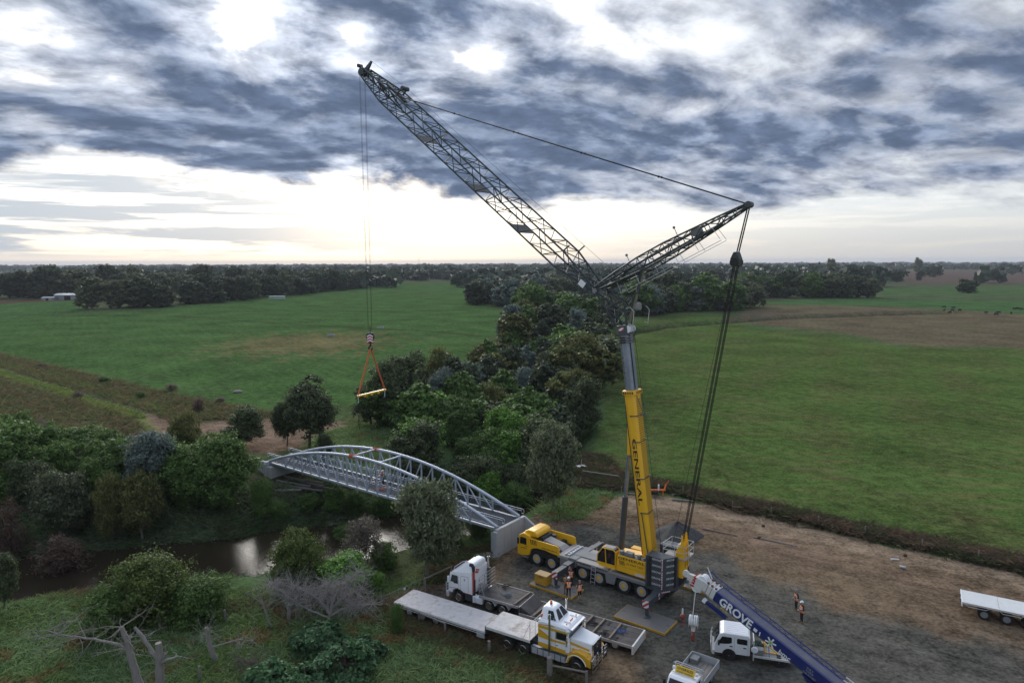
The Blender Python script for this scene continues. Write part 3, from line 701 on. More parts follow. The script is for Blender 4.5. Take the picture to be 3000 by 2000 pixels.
for k, px, py, top, w, lab in (('mid', 985, 1500, 1428, 75, 'dense green bush on the far bank under the left part of the arch'), ('bush', 1050, 1505, 1440, 80, 'dark bush at the water below the middle of the bridge'), ('bush', 1120, 1512, 1445, 85, 'wide dark bush below the bridge beside the big gum'), ('mid', 905, 1498, 1440, 70, 'green bush on the far bank below the log pile'), ('mid', 1180, 1500, 1430, 80, 'green bush behind the big gum under the bridge'), ('bush', 820, 1520, 1465, 75, 'low bush on the far bank in front of the abutment'), ('bush', 1400, 1565, 1500, 90, 'dark bush under the near end of the bridge'), ('bush', 1330, 1600, 1530, 90, 'dark undergrowth bush beside the trunk of the big gum'), ('bush', 1130, 1660, 1590, 100, 'dark bush between the half bare tree and the big gum'), ('mid', 1010, 1600, 1530, 70, 'green bush behind the half bare tree at the water')):
    tree_px(k, px, py, top, w, lab, 'bank_bush', 'bush')
# ---- belts of trees further off: foot line in the photograph, heights in metres
_ORD = ['first', 'second', 'third', 'fourth', 'fifth', 'sixth', 'seventh', 'eighth', 'ninth', 'tenth', 'eleventh', 'twelfth', 'thirteenth', 'fourteenth', 'fifteenth', 'sixteenth', 'seventeenth', 'eighteenth', 'nineteenth', 'twentieth']
def ordinal(n):
    if n < 20: return _ORD[n]
    t, u = divmod(n + 1, 10); tens = ['', '', 'twent', 'thirt', 'fort', 'fift'][t]
    return tens + 'ieth' if u == 0 else tens + 'y-' + _ORD[u - 1]
def belt(pts, n, hlo, hhi, kinds, label, group, spread=6.0, name='gum_tree', wf=(.85, 1.3), seed=1):
    rr = random.Random(seed); P = [G(*p) for p in pts]
    L = [(P[i + 1] - P[i]).length for i in range(len(P) - 1)]; T = sum(L)
    made = []
    for k in range(n):
        s = (k + rr.random()) / n * T; i = 0
        while i < len(L) - 1 and s > L[i]: s -= L[i]; i += 1
        p = P[i].lerp(P[i + 1], min(1, s / L[i])); h = rr.uniform(hlo, hhi) * (1.18 if rr.random() < .15 else 1)
        x = p.x + rr.gauss(0, spread * .5); y = p.y + abs(rr.gauss(0, spread))
        made.append(tree('far_' + rr.choice(kinds) if p.y > 105 else rr.choice(kinds), x, y, h, h * rr.uniform(*wf), label, name, 'tree', group, min(-.2, hz1(x, y) - .1)))
    for k, o in enumerate(sorted(made, key=lambda o: o.location.x / o.location.y)): o['label'] = ordinal(k) + ' ' + label
MIX = ['dark', 'mid', 'gum', 'dark', 'mid', 'blue']
belt([(1250, 1390), (1380, 1420), (1470, 1380), (1560, 1330), (1620, 1270)], 20, 5, 9, ['mid', 'dark', 'bright', 'dark'], 'low shaded tree from the left beside the bridge', 'shaded low trees beside the bridge', 5, 'wattle_tree', (.8, 1.1), 21)
belt([(1105, 1245), (1180, 1260), (1260, 1290), (1330, 1310)], 16, 5, 8.5, ['mid', 'dark', 'blue', 'mid', 'bright'], 'low tree from the left at the front of the river wood', 'front trees of the river wood', 3, 'wattle_tree', (.9, 1.2), 27)
belt([(1400, 1330), (1470, 1290), (1560, 1260), (1640, 1230)], 16, 6, 9.5, ['bright', 'mid', 'dark', 'mid'], 'green tree from the left amid the bright wattles', 'trees amid the bright wattles', 5, 'wattle_tree', (.9, 1.2), 28)
belt([(1250, 1250), (1340, 1230), (1420, 1150), (1480, 1080), (1540, 1030), (1600, 990)], 34, 7, 11, ['mid', 'dark', 'olive', 'blue', 'dark'], 'filling tree from the left inside the river wood', 'filling trees of the river wood', 9, 'gum_tree', (.7, 1.0), 22)
belt([(1590, 1250), (1640, 1180), (1680, 1100), (1690, 1030)], 18, 7, 11, ['dark', 'mid', 'gum', 'olive'], 'low tree from the left on the paddock side', 'paddock side trees of the river wood', 5, 'gum_tree', (.7, 1.0), 23)
belt([(-40, 1480), (120, 1470), (300, 1450), (480, 1470), (640, 1470)], 16, 5, 8, ['mid', 'dark', 'mid'], 'low shaded tree from the left along the far river bank', 'shaded low trees on the left bank', 3, 'wattle_tree', (.8, 1.1), 24)
belt([(1360, 885), (1420, 893), (1480, 898), (1560, 915)], 20, 13, 17, ['dark', 'gum', 'blue', 'dark'], 'tree from the left in the rounded grove ending the left paddock', 'grove ending the left paddock', 14, seed=2)
belt([(1450, 880), (1600, 880), (1760, 878)], 26, 14, 18, MIX, 'tree from the left in the wood behind the jib foot', 'wood behind the jib foot', 22, seed=3)
belt([(1560, 940), (1640, 935), (1720, 945), (1770, 960)], 16, 11, 15, MIX, 'tree from the left just behind the crane boom head', 'river wood behind the boom head', 10, seed=4)
belt([(1740, 1010), (1750, 1080), (1740, 1160)], 7, 9, 13, ['dark', 'gum', 'olive'], 'tree from the left close beside the grey boom', 'trees beside the grey boom', 3, seed=41)
belt([(1850, 928), (1960, 916), (2080, 912), (2190, 905)], 26, 14, 19, ['dark', 'dark', 'gum', 'mid', 'blue'], 'tree from the left in the belt beyond the wide right paddock', 'belt beyond the right paddock', 14, seed=5)
belt([(1780, 895), (1950, 880), (2150, 868)], 26, 15, 20, MIX, 'tree from the left in the second rank behind the right belt', 'second rank behind the right paddock', 25, seed=6)
belt([(2180, 874), (2330, 872), (2540, 874)], 26, 15, 20, ['dark', 'dark', 'gum', 'mid'], 'tree from the left in the belt beside the far right paddock', 'belt beside the far right paddock', 16, seed=7)
belt([(2100, 850), (2350, 838), (2700, 822)], 26, 13, 18, ['dark', 'gum', 'dark'], 'tree from the left in the long belt towards the skyline', 'belt towards the skyline', 40, seed=8)
belt([(250, 905), (420, 902), (560, 890), (700, 878), (850, 862), (1070, 842)], 56, 15, 20, ['dark', 'dark', 'pine', 'gum'], 'dark tree from the left in the belt behind the left paddock', 'belt behind the left paddock', 12, wf=(.75, 1.1), seed=9)
belt([(300, 868), (560, 858), (900, 838), (1150, 826)], 34, 15, 22, ['dark', 'gum', 'dark'], 'dark tree from the left in the wood behind the left belt', 'wood behind the left belt', 40, seed=10)
belt([(-60, 878), (120, 872), (320, 862)], 40, 17, 24, ['dark', 'dark', 'gum'], 'tall dark tree from the left behind the grey shed', 'trees behind the shed', 30, seed=12)
belt([(1140, 822), (1250, 818), (1340, 822)], 14, 14, 18, ['dark', 'pine'], 'dark cypress from the left in the belt ending the paddock', 'shelter belt at the paddock end', 14, seed=13, name='cypress_tree')
belt([(2330, 808), (2420, 806)], 9, 22, 27, ['poplar'], 'slim poplar from the left in the row on the skyline', 'poplars on the skyline', 10, 'poplar_tree', (.2, .26), 14)
def lone(kind, px, py, top, w, label, name='gum_tree'): tree_px(kind, px, py, top, w, label, name)
lone('dark', 2832, 858, 815, 62, 'lone round tree in the green paddock at far right')
lone('gum', 2434, 812, 758, 34, 'tall tree with a tufted crown breaking the skyline')
lone('gum', 2688, 803, 752, 24, 'tall thin tree on the right skyline at the field corner')
lone('dark', 600, 862, 775, 55, 'rounded tree rising above the left woodland')
lone('dark', 690, 862, 782, 75, 'wide tree rising above the left woodland beside the rounded one')
lone('dark', 800, 855, 778, 70, 'broad crowned tree rising above the left paddock belt')
lone('pine', 1232, 822, 785, 70, 'dark cypress clump standing up from the shelter belt', 'cypress_tree')
# ---- woods that merge into one mass towards the skyline
def far_wood():
    rng = np.random.RandomState(5); V = []; F = []; n = 0; lf = []
    for k in range(5200):
        y = 750 * (5800 / 750) ** rng.rand(); x = rng.uniform(-1, 1) * (y * .95 + 100)
        if np.sin(x * .004 + 1.3) * np.sin(y * .0031 + x * .0013) + .35 * np.sin(x * .011 + y * .007) < (-.22 if y < 1500 or x < 0 else .02): continue
        q = 1500 + FPX * x / y
        if 1150 < q < 1345 and y < 1150: continue
        if q > 2560 and y < 2100 and rng.rand() < .95: continue
        h = rng.uniform(11, 19); w = h * rng.uniform(.8, 1.5) * (1 + y / 5000); m = 26
        th = rng.rand(m) * 6.283; ph = np.arccos(rng.uniform(-.3, 1, m))
        d = np.stack([np.sin(ph) * np.cos(th), np.sin(ph) * np.sin(th), np.cos(ph)], 1)
        P = d * np.array([w * .5, w * .5, h * .52]) * (.8 + .35 * rng.rand(m, 1)) + np.array([x, y, h * .45])
        v, f = leaves_at(P, d, w * .34, rng, 0, 1.1); V.append(v); F.append(f + n); n += len(v); lf.append(rng.rand(m))
    tag(put('distant_wood', mesh_np('distant_wood', np.concatenate(V), np.concatenate(F), F_FAR, np.concatenate(lf))),
        'far dark woodland merging into one mass along the skyline', 'woodland', kind='stuff')
far_wood()
# ================================================================== vehicles: shared pieces
_wheels = {}
def wheel(parent, x, y, r, w, rim_mat, hub_mat, out=1, name='wheel', deep=.06, dual=False):
    """tyre with a rim and a hub; out = +1 when the outer face looks to +y"""
    key = (r, w, rim_mat.name, hub_mat.name, out, deep, dual)
    if key not in _wheels:
        ro = r * .60; hw = w / 2
        ty = MB().lathe([(ro, -hw * .9), (r * .93, -hw), (r, -hw * .72), (r, hw * .72), (r * .93, hw), (ro, hw * .9)], (0, 0, 0), 'y', 26)
        if dual: ty.lathe([(ro, -hw * .9), (r * .93, -hw), (r, -hw * .72), (r, hw * .72), (r * .93, hw), (ro, hw * .9)], (0, -out * (w + .05), 0), 'y', 26)
        s = out
        rm = MB().lathe([(ro * 1.01, s * hw * .93), (ro * .95, s * (hw * 1.0)), (ro * .86, s * (hw - deep)), (ro * .45, s * (hw - deep * 2.0)), (ro * .3, s * (hw - deep * 1.6))], (0, 0, 0), 'y', 22)
        hb = MB().lathe([(ro * .62, s * (hw - deep * 2.2)), (ro * .60, s * (hw - deep * .4)), (ro * .35, s * (hw - deep * .2)), (.02, s * (hw - deep * .1))], (0, 0, 0), 'y', 16)
        _wheels[key] = (ty.mesh('tyre', TYRE, True), rm.mesh('rim', rim_mat, True), hb.mesh('hub', hub_mat, True))
    a, b, c = _wheels[key]
    o = put(name, a, parent, Matrix.Translation((x, y, r))); put('rim', b, o); put('hub', c, o)
    return o
def ladder(name, parent, p0, p1, width, n, mat, side, r=.02):
    m = MB(); p0 = Vector(p0); p1 = Vector(p1); s = Vector(side).normalized() * width / 2
    m.cyl(p0 - s, p1 - s, r, n=6); m.cyl(p0 + s, p1 + s, r, n=6)
    for k in range(n): q = p0.lerp(p1, (k + .5) / n); m.cyl(q - s, q + s, r * .8, n=5)
    return m.build(name, mat, parent)
def rail(name, parent, pts, zs, mat, r=.022, posts=True):
    m = MB()
    for z in zs: m.tube([(x, y, z0 + z) for x, y, z0 in pts], r, 6)
    if posts:
        for x, y, z0 in pts: m.cyl((x, y, z0), (x, y, z0 + max(zs)), r, n=6)
    return m.build(name, mat, parent)
RIMG = paint('grey wheel rim', (.42, .42, .40), .5, .2, .1, .35, 3.0)

# ================================================================== the yellow crane
# local frame: x forward along the carrier, y to its left (towards the trucks), origin under the rear axle
CR = thing('mobile_crane', 'huge yellow and grey mobile crane with raised boom and lattice luffing jib', 'crane', (11.57, 55.30, 0), math.atan2(.604, -.797))
def crane():
    P = CR
    # ---- carrier
    fr = MB().box(-2.3, 8.3, -1.05, 1.05, .75, 1.45); fr.box(8.3, 12.2, -.8, .8, .75, 1.3)
    fr.build('chassis_frame', BLACK, P)
    dk = MB()
    dk.box(-1.9, 3.2, -1.46, 1.46, 1.52, 1.66); dk.prism([(-1.46, 1.62), (1.46, 1.62), (1.46, 1.74), (-1.46, 1.74)], 3.2, 6.35, 'x')
    dk.build('deck', LGREY, P, bevel=.015)
    MB().box(6.35, 7.2, -1.46, 1.46, 1.06, 1.80).build('outrigger_box', MGREY, P, bevel=.02)
    MB().box(7.2, 8.35, -1.44, 1.44, 1.5, 1.76).build('deck_plate', LGREY, P, bevel=.015)
    MB().box(3.6, 7.15, -.62, .62, 1.74, 1.83).build('spine_plate', MGREY, P, bevel=.01)
    for y in (-.3, .35):
        MB().lathe([(.07, 0), (.07, .10), (.03, .12)], (4.2 + y, y, 1.83), 'z', 8).build('lifting_eye', MGREY, P)
    sk = MB()
    for s in (-1, 1):
        sk.box(-1.6, 6.3, s * 1.30, s * 1.44, 1.30, 1.52)
        sk.prism([(2.55, .55), (3.3, .55), (3.45, 1.3), (2.35, 1.3)], s * 1.18, s * 1.45, 'y')
    sk.build('side_skirt', MGREY, P, bevel=.012)
    MB().box(7.1, 8.1, -1.42, 1.42, .62, 1.5).build('fuel_tank', MGREY, P, bevel=.03)
    # engine hood and cooling gear behind the driver cab
    MB().hexa([(8.3, -.65, 1.78), (10.6, -.65, 1.78), (10.6, .65, 1.78), (8.3, .65, 1.78), (8.7, -.5, 2.05), (10.4, -.55, 2.32), (10.4, .55, 2.32), (8.7, .5, 2.05)]).build('engine_hood', LGREY, P, bevel=.03)
    MB().box(10.55, 11.3, -1.0, .5, 1.8, 2.45).build('radiator', DGREY, P, bevel=.03); MB().box(8.4, 9.3, .66, 1.2, 1.77, 1.95).build('battery_box', DGREY, P, bevel=.03); MB().cyl((10.3, -1.0, 1.8), (10.3, -1.0, 2.35), .2, n=10).build('exhaust_muffler', DGREY, P)
    MB().cyl((9.3, -1.15, 1.77), (9.3, -1.15, 2.0), .28, n=14).build('air_filter', BLACK, P)
    m = MB()
    for k in range(6): m.box(7.30, 7.62, -1.05 + k * .38, -.85 + k * .38, 1.80, 1.86)
    m.box(7.22, 7.30, -1.2, 1.2, 1.76, 1.92); m.box(7.62, 7.70, -1.2, 1.2, 1.76, 1.92); m.build('access_ladder_stowed', ALU, P)
    # driver cab with fairings, one body shell
    prof = [(8.12, 1.64), (8.20, 2.44), (8.5, 2.52), (11.4, 2.50), (11.4, 1.98), (11.42, 1.45), (11.1, 1.60), (10.0, 1.62), (9.2, 1.58)]
    for s, nm in ((1, 'side_fairing'), (-1, 'side_fairing')):
        o = MB().prism([(8.10, 1.62), (8.22, 2.42), (8.45, 2.50), (11.42, 2.52), (11.42, 1.18), (11.2, 1.56), (10.7, 1.74), (9.7, 1.78), (9.1, 1.70)], s * 1.36, s * 1.48, 'y').build(nm, YEL, P, bevel=.03)
        MB().prism([(8.15, .95), (8.3, 1.66), (9.1, 1.68), (9.8, 1.74), (10.7, 1.70), (11.2, 1.5), (11.45, .95)], s * .7, s * 1.35, 'y').build('wheel_arch', BLACK, P)
        for k in range(4):
            x = 11.28 - k * .19
            MB().hexa([(x, s * 1.47, 1.98), (x - .085, s * 1.47, 1.98), (x - .085, s * 1.488, 1.98), (x, s * 1.488, 1.98), (x + .06, s * 1.47, 2.48), (x - .025, s * 1.47, 2.48), (x - .025, s * 1.488, 2.48), (x + .06, s * 1.488, 2.48)]).build('vent_slot', LETTER, o)
    cab = MB().prism([(11.42, .95), (11.42, 2.55), (11.5, 2.72), (12.2, 2.86), (12.68, 2.56), (12.86, 1.55), (12.84, .72), (12.4, .62), (11.62, .78)], -1.48, 1.48, 'y').build('driver_cab', YEL, P, bevel=.07)
    MB().prism([(10.75, 2.55), (10.8, 2.95), (11.2, 3.10), (11.9, 3.10), (12.35, 2.86), (12.4, 2.62)], -1.15, 1.15, 'y').build('cab_roof', YEL, P, bevel=.12)
    for s in (-1, 1):
        MB().prism([(11.78, 1.78), (11.78, 2.36), (11.86, 2.44), (12.42, 2.44), (12.50, 2.32), (12.52, 1.78)], s * 1.475, s * 1.487, 'y').build('side_window', GLASS, cab)
        d = MB().prism([(11.66, .95), (11.66, 2.50), (12.56, 2.50), (12.74, 1.7), (12.74, .95)], s * 1.478, s * 1.4815, 'y').build('door', YEL, cab)
        MB().box(11.72, 11.86, s * 1.48, s * 1.51, 1.62, 1.67).build('handle', BLACK, d)
        MB().box(12.60, 12.72, s * 1.52, s * 1.68, 1.75, 2.35).build('mirror', BLACK, cab, bevel=.03)
        m = MB().box(11.62, 12.3, s * 1.30, s * 1.47, .52, .62); m.box(11.7, 12.3, s * 1.32, s * 1.47, .78, .86); m.build('cab_step', MGREY, cab)
    MB().hexa([(12.85, -1.3, 1.62), (12.88, -1.3, 1.62), (12.88, 1.3, 1.62), (12.85, 1.3, 1.62), (12.69, -1.25, 2.5), (12.72, -1.25, 2.5), (12.72, 1.25, 2.5), (12.69, 1.25, 2.5)]).build('windscreen', GLASS, cab)
    m = MB()
    for y in (-.95, .95): m.lathe([(.08, 0), (.08, .1), (.04, .15)], (11.4, y, 2.72 if y > 0 else 2.9), 'z', 10)
    m.build('beacon', AMBER, P)
    text('lettering', 'GMK6400 GROVE', LETTER, P, (9.2, 1.4855, 1.93), (-1, 0, 0), (0, 0, 1), .20, 1.1)
    text('lettering', 'GMK6400 GROVE', LETTER, P, (9.2, -1.4855, 1.93), (1, 0, 0), (0, 0, 1), .20, 1.1)
    text('lettering', 'GENERAL', LETTER, P, (12.1, 1.4875, 1.42), (-1, 0, 0), (0, 0, 1), .14, 1.2)
    # wheels
    for x in (0, 1.67, 4.08, 5.71, 9.02, 10.68):
        for s in (-1, 1): wheel(P, x, s * 1.17, .70, .46, RIMG, YEL, s)
    ladder('step_ladder', P, (4.6, 1.56, .10), (4.52, 1.50, 1.80), .42, 5, ALU, (1, 0, 0), .028)
    # outriggers
    for x, s, ext in ((6.78, 1, 4.25), (6.78, -1, 3.7), (-1.75, 1, 4.2), (-1.75, -1, 3.8)):
        o = MB().box(x - .30, x + .30, min(s * .4, s * 2.6), max(s * .4, s * 2.6), 1.02, 1.62).build('outrigger_beam', DGREY, P, bevel=.02)
        MB().box(x - .25, x + .25, min(s * 2.6, s * ext), max(s * 2.6, s * ext), 1.06, 1.57).build('beam_extension', DGREY, o, bevel=.02)
        pl = MB()
        pl.hexa([(x - .27, s * (ext + .004), 1.0), (x + .27, s * (ext + .004), 1.0), (x + .27, s * (ext + .02), 1.0), (x - .27, s * (ext + .02), 1.0), (x - .27, s * (ext + .004), 1.6), (x + .27, s * (ext + .004), 1.6), (x + .27, s * (ext + .02), 1.6), (x - .27, s * (ext + .02), 1.6)])
        pl.build('hazard_plate', HAZ, o)
        for q in (-.306, .302):
            MB().box(x + q, x + q + .004, min(s * 2.3, s * 2.5), max(s * 2.3, s * 2.5), 1.08, 1.55).build('hazard_plate', HAZ, o)
        j = MB().cyl((x, s * (ext - .22), .40), (x, s * (ext - .22), 1.1), .15, n=12); j.cyl((x, s * (ext - .22), .28), (x, s * (ext - .22), .6), .10, n=12)
        j.build('jack', DGREY, o)
        MB().lathe([(.34, 0), (.34, .05), (.16, .12)], (x, s * (ext - .22), .195), 'z', 16).build('jack_foot', DGREY, o)
    # ---- superstructure
    MB().cyl((1.9, 0, 1.4), (1.9, 0, 1.86), 1.12, n=32).build('slew_ring', BLACK, P)
    m = MB().box(-2.6, 3.1, -.95, .95, 1.80, 2.2); m.prism([(-1.2, 2.2), (1.6, 2.2), (1.0, 3.45), (.3, 3.6), (-.3, 3.4)], .62, .74, 'y'); m.prism([(-1.2, 2.2), (1.6, 2.2), (1.0, 3.45), (.3, 3.6), (-.3, 3.4)], -.74, -.62, 'y')
    m.prism([(.2, 2.9), (2.6, 3.05), (2.6, 3.15), (.2, 3.3)], -.6, .6, 'y')
    m.build('turntable_frame', YEL, P, bevel=.02)
    eng = MB().hexa([(-.40, .80, 1.92), (2.36, .80, 1.98), (2.36, 1.52, 1.98), (-.40, 1.52, 1.92), (-.40, .80, 3.40), (2.22, .80, 3.40), (2.22, 1.52, 3.40), (-.40, 1.52, 3.40)]).build('engine_housing', YEL, P, bevel=.03)
    MB().box(-.3, 2.15, .86, 1.46, 3.40, 3.44).build('housing_top', DGREY, eng)
    m = MB().box(.9, 1.6, .95, 1.4, 3.44, 3.72); m.cyl((.35, 1.2, 3.44), (.35, 1.2, 3.72), .17, n=12); m.cyl((2.0, 1.1, 3.44), (2.0, 1.1, 3.66), .2, n=12); m.cyl((-.15, 1.25, 3.44), (-.15, 1.25, 3.62), .12, n=10)
    m.build('engine_fitting', MGREY, eng, bevel=.02)
    text('lettering', 'GENERAL', LETTER, eng, (.92, 1.528, 3.16), (-1, 0, 0), (0, 0, 1), .30, 1.95, .0, bold=.012)
    text('lettering', '02-9369 1222', LETTER, eng, (.62, 1.528, 2.80), (-1, 0, 0), (0, 0, 1), .22, 1.25, .2)
    for k in range(4):
        x = 1.98 - k * .13
        MB().hexa([(x, 1.522, 2.60), (x - .07, 1.522, 2.60), (x - .07, 1.528, 2.60), (x, 1.528, 2.60), (x + .07, 1.522, 2.96), (x, 1.522, 2.96), (x, 1.528, 2.96), (x + .07, 1.528, 2.96)]).build('emblem_bar', LETTER, eng)
    MB().box(-.38, 2.33, 1.52, 1.5235, 2.45, 2.462).build('panel_seam', LETTER, eng)
    MB().box(-.3, .55, 1.52, 1.5235, 2.0, 2.22).build('faded_sticker', WHITED, eng)
    MB().box(-1.6, 2.2, -1.5, -.85, 1.9, 3.2).build('hydraulic_housing', YEL, P, bevel=.03)
    # operator cab: yellow posts, big panes
    oc = MB()
    A = [(2.42, 2.02), (2.42, 3.50), (2.62, 3.66), (3.70, 3.62), (4.16, 2.95), (4.20, 2.30), (3.95, 2.02)]
    for y0, y1 in ((.72, .78), (1.46, 1.52)):
        n = len(A)
        for i in range(n):
            p, q = A[i], A[(i + 1) % n]; oc.beam((p[0], (y0 + y1) / 2, p[1]), (q[0], (y0 + y1) / 2, q[1]), .075, .09, (0, 1, 0))
        oc.beam((3.30, (y0 + y1) / 2, 2.05), (3.42, (y0 + y1) / 2, 3.6), .07, .08, (0, 1, 0))
    for p in A: oc.beam((p[0], .72, p[1]), (p[0], 1.52, p[1]), .07, .07)
    oc.prism([(2.42, 2.02), (2.42, 2.32), (4.18, 2.32), (4.18, 2.28), (3.95, 2.02)], .74, 1.50, 'y'); oc.box(2.38, 2.46, .74, 1.5, 2.02, 3.5)
    o = oc.build('operator_cab', YEL, P, bevel=.015)
    MB().prism([(2.46, 2.33), (2.46, 3.46), (2.64, 3.60), (3.66, 3.57), (4.12, 2.94), (4.16, 2.33)], .76, 1.48, 'y').build('cab_glazing', GLASS, o)
    MB().prism([(2.5, 3.66), (2.66, 3.74), (3.62, 3.70), (3.68, 3.64)], .78, 1.46, 'y').build('roof_hatch', MGREY, o, bevel=.03)
    MB().lathe([(.06, 0), (.06, .09), (.03, .12)], (2.55, 1.0, 3.72), 'z', 8).build('beacon', AMBER, o)
    # counterweight: tray and two stacks of slabs
    base = [(-.60, 1.92), (-2.06, 1.96), (-2.92, .72), (-2.92, -.72), (-2.06, -1.96), (-.60, -1.92)]
    MB().prism(base, 1.42, 1.66, 'z').build('counterweight_tray', DGREY, P, bevel=.02)
    MB().prism([(-.6, .68), (-2.9, .68), (-2.9, -.68), (-.6, -.68)], 1.66, 2.45, 'z').build('centre_ballast', DGREY, P, bevel=.02)
    m = MB()
    for y in (-.5, -.2, .1, .4): m.box(-2.96, -2.9, y, y + .16, 1.7, 2.4)
    m.build('ballast_rib', BLACK, P)
    for s in (1, -1):
        for k in range(5):
            z0 = 1.67 + k * .52
            pts = [(-.77, s * 1.90), (-2.04, s * 1.94), (-2.88, s * .72), (-.77, s * .72)]
            o = MB().prism(pts, z0, z0 + .505, 'z').build('counterweight_slab', DGREY, P, bevel=.025)
            nx = Vector((-2.88 + 2.04, (.72 - 1.94) * s, 0)).normalized()
            text('lettering', 'GROVE', LETTERW, o, (-1.53, s * 1.94, z0 + .33), (-s, 0, 0), (0, 0, 1), .21, 1.15, .15)
            mid = Vector((-2.46, s * 1.33, z0 + .33)); nrm = Vector((-1.22, s * -.0, 0)); out = Vector((nx.y * -s, nx.x * s, 0)) if False else None
            outn = Vector((-(1.94 - .72), s * .84, 0)).normalized() * .013
            xd = -nx if s < 0 else nx
            text('lettering', 'GROVE', LETTERW, o, mid + outn, xd, (0, 0, 1), .21, 1.05, .15)
            # hazard strip on the corner, dark lifting recess beside it
            MB().cyl((-2.05, s * 1.945, z0 + .03), (-2.05, s * 1.945, z0 + .48), .055, n=8).build('corner_strip', HAZV, o)
            MB().box(-1.10, -.84, s * 1.90, s * 1.925, z0 + .01, z0 + .495).build('lifting_recess', BLACK, o)
            r0 = Vector((-2.88, s * .72, 0)).lerp(Vector((-2.04, s * 1.94, 0)), .10); r1 = Vector((-2.88, s * .72, 0)).lerp(Vector((-2.04, s * 1.94, 0)), .28)
            MB().hexa([r0 + Vector((0, 0, z0 + .01)), r1 + Vector((0, 0, z0 + .01)), r1 + outn + Vector((0, 0, z0 + .01)), r0 + outn + Vector((0, 0, z0 + .01)), r0 + Vector((0, 0, z0 + .495)), r1 + Vector((0, 0, z0 + .495)), r1 + outn + Vector((0, 0, z0 + .495)), r0 + outn + Vector((0, 0, z0 + .495))]).build('lifting_recess', BLACK, o)
        MB().prism([(-.58, s * 1.93), (-.76, s * 1.97), (-.76, s * .75), (-.58, s * .75)], 1.5, 4.28, 'z').build('stack_frame', DGREY, P, bevel=.02)
    MB().prism([(-1.6, 1.972), (-2.07, 1.985), (-2.5, 1.34), (-2.5, 1.30), (-2.05, 1.96), (-1.6, 1.94)], 1.40, 1.50, 'z').build('rear_hazard_strip', HAZV, P)
    # luffing winch, rope horns and the railed platform
    MB().cyl((-1.7, -.55, 3.0), (-1.7, .55, 3.0), .42, n=20).build('winch_drum', CABLE, P)
    MB().box(-3.45, -1.5, -1.15, .62, 3.98, 4.06).build('platform', LGREY, P)
    rail('platform_rail', P, [(-1.5, .60, 4.06), (-2.5, .60, 4.06), (-3.42, .60, 4.06), (-3.42, -.3, 4.06), (-3.42, -1.12, 4.06), (-2.4, -1.12, 4.06), (-1.5, -1.12, 4.06), (-1.5, .60, 4.06)], (.5, 1.0), ALU, .026)
    m = MB()
    for y in (-.42, .0, .42): m.prism([(-2.4, 3.0), (-3.3, 3.2), (-3.25, 5.0), (-3.12, 5.95), (-2.98, 6.0), (-2.95, 5.3), (-2.55, 4.6)], y - .06, y + .06, 'y')
    m.box(-3.2, -2.4, -.5, .5, 2.4, 3.2); m.build('rope_horn', YEL, P, bevel=.02)
    m = MB()
    for y in (-.25, .25): m.cyl((-2.85, y - .05, 4.9), (-2.85, y + .05, 4.9), .3, n=16)
    m.build('sheave', LETTERW, P)
    # ---- telescopic boom
    B0 = Vector((-.06, 0, 2.75)); ax = Vector((.1375, 0, .9905)).normalized(); sd = Vector((0, 1, 0)); fw = sd.cross(ax)      # fw points forward
    def bp(t, a, y): return B0 + ax * t + fw * a + sd * y
    def section(m, t0, t1, d, w, b=.25):
        ring = [(-d, w * .8), (-d, -w * .8), (-d * .55, -w), (d * .35, -w), (d * .85, -w * .62), (d, 0), (d * .85, w * .62), (d * .35, w), (-d * .55, w)]
        n = len(ring); vs = [bp(t, a, y) for t in (t0, t1) for a, y in ring]
        m.add(vs, [tuple(range(n))[::-1], tuple(range(n, 2 * n))] + [(i, (i + 1) % n, n + (i + 1) % n, n + i) for i in range(n)])
    TY = 14.4
    m = MB(); section(m, -.3, TY, .58, .56); bo = m.build('boom_base_section', YEL, P, bevel=.02)
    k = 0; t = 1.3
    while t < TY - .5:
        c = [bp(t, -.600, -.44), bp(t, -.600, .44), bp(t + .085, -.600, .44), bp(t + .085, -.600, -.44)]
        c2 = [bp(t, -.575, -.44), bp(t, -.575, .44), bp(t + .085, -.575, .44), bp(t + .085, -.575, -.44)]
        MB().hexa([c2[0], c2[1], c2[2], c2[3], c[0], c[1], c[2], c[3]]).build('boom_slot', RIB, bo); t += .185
    m = MB()
    for s in (-1, 1):
        m.tube([bp(.4, .30, s * .585), bp(TY - .8, .40, s * .575)], .035, 5)
    m.build('energy_chain', BLACK, bo)
    m = MB(); section(m, TY - .02, TY + .34, .72, .72); m.build('boom_collar', YEL, P, bevel=.02)
    m = MB()
    for q in range(5):
        for s in (-1, 1):
            m.hexa([bp(TY + .06, -.5 + q * .2, s * .70), bp(TY + .06, -.38 + q * .2, s * .70), bp(TY + .06, -.38 + q * .2, s * .728), bp(TY + .06, -.5 + q * .2, s * .728), bp(TY + .24, -.5 + q * .2, s * .70), bp(TY + .24, -.38 + q * .2, s * .70), bp(TY + .24, -.38 + q * .2, s * .728), bp(TY + .24, -.5 + q * .2, s * .728)])
        m.hexa([bp(TY + .06, -.724, -.5 + q * .22), bp(TY + .06, -.70, -.5 + q * .22), bp(TY + .06, -.70, -.37 + q * .22), bp(TY + .06, -.724, -.37 + q * .22), bp(TY + .24, -.724, -.5 + q * .22), bp(TY + .24, -.70, -.5 + q * .22), bp(TY + .24, -.70, -.37 + q * .22), bp(TY + .24, -.724, -.37 + q * .22)])
    m.build('collar_opening', BLACK, P)
    TG = 19.45
    m = MB(); section(m, TY + .3, TG, .47, .48); sb = m.build('boom_steel_section', STEEL, P, smooth=False, bevel=.01)
    m = MB()
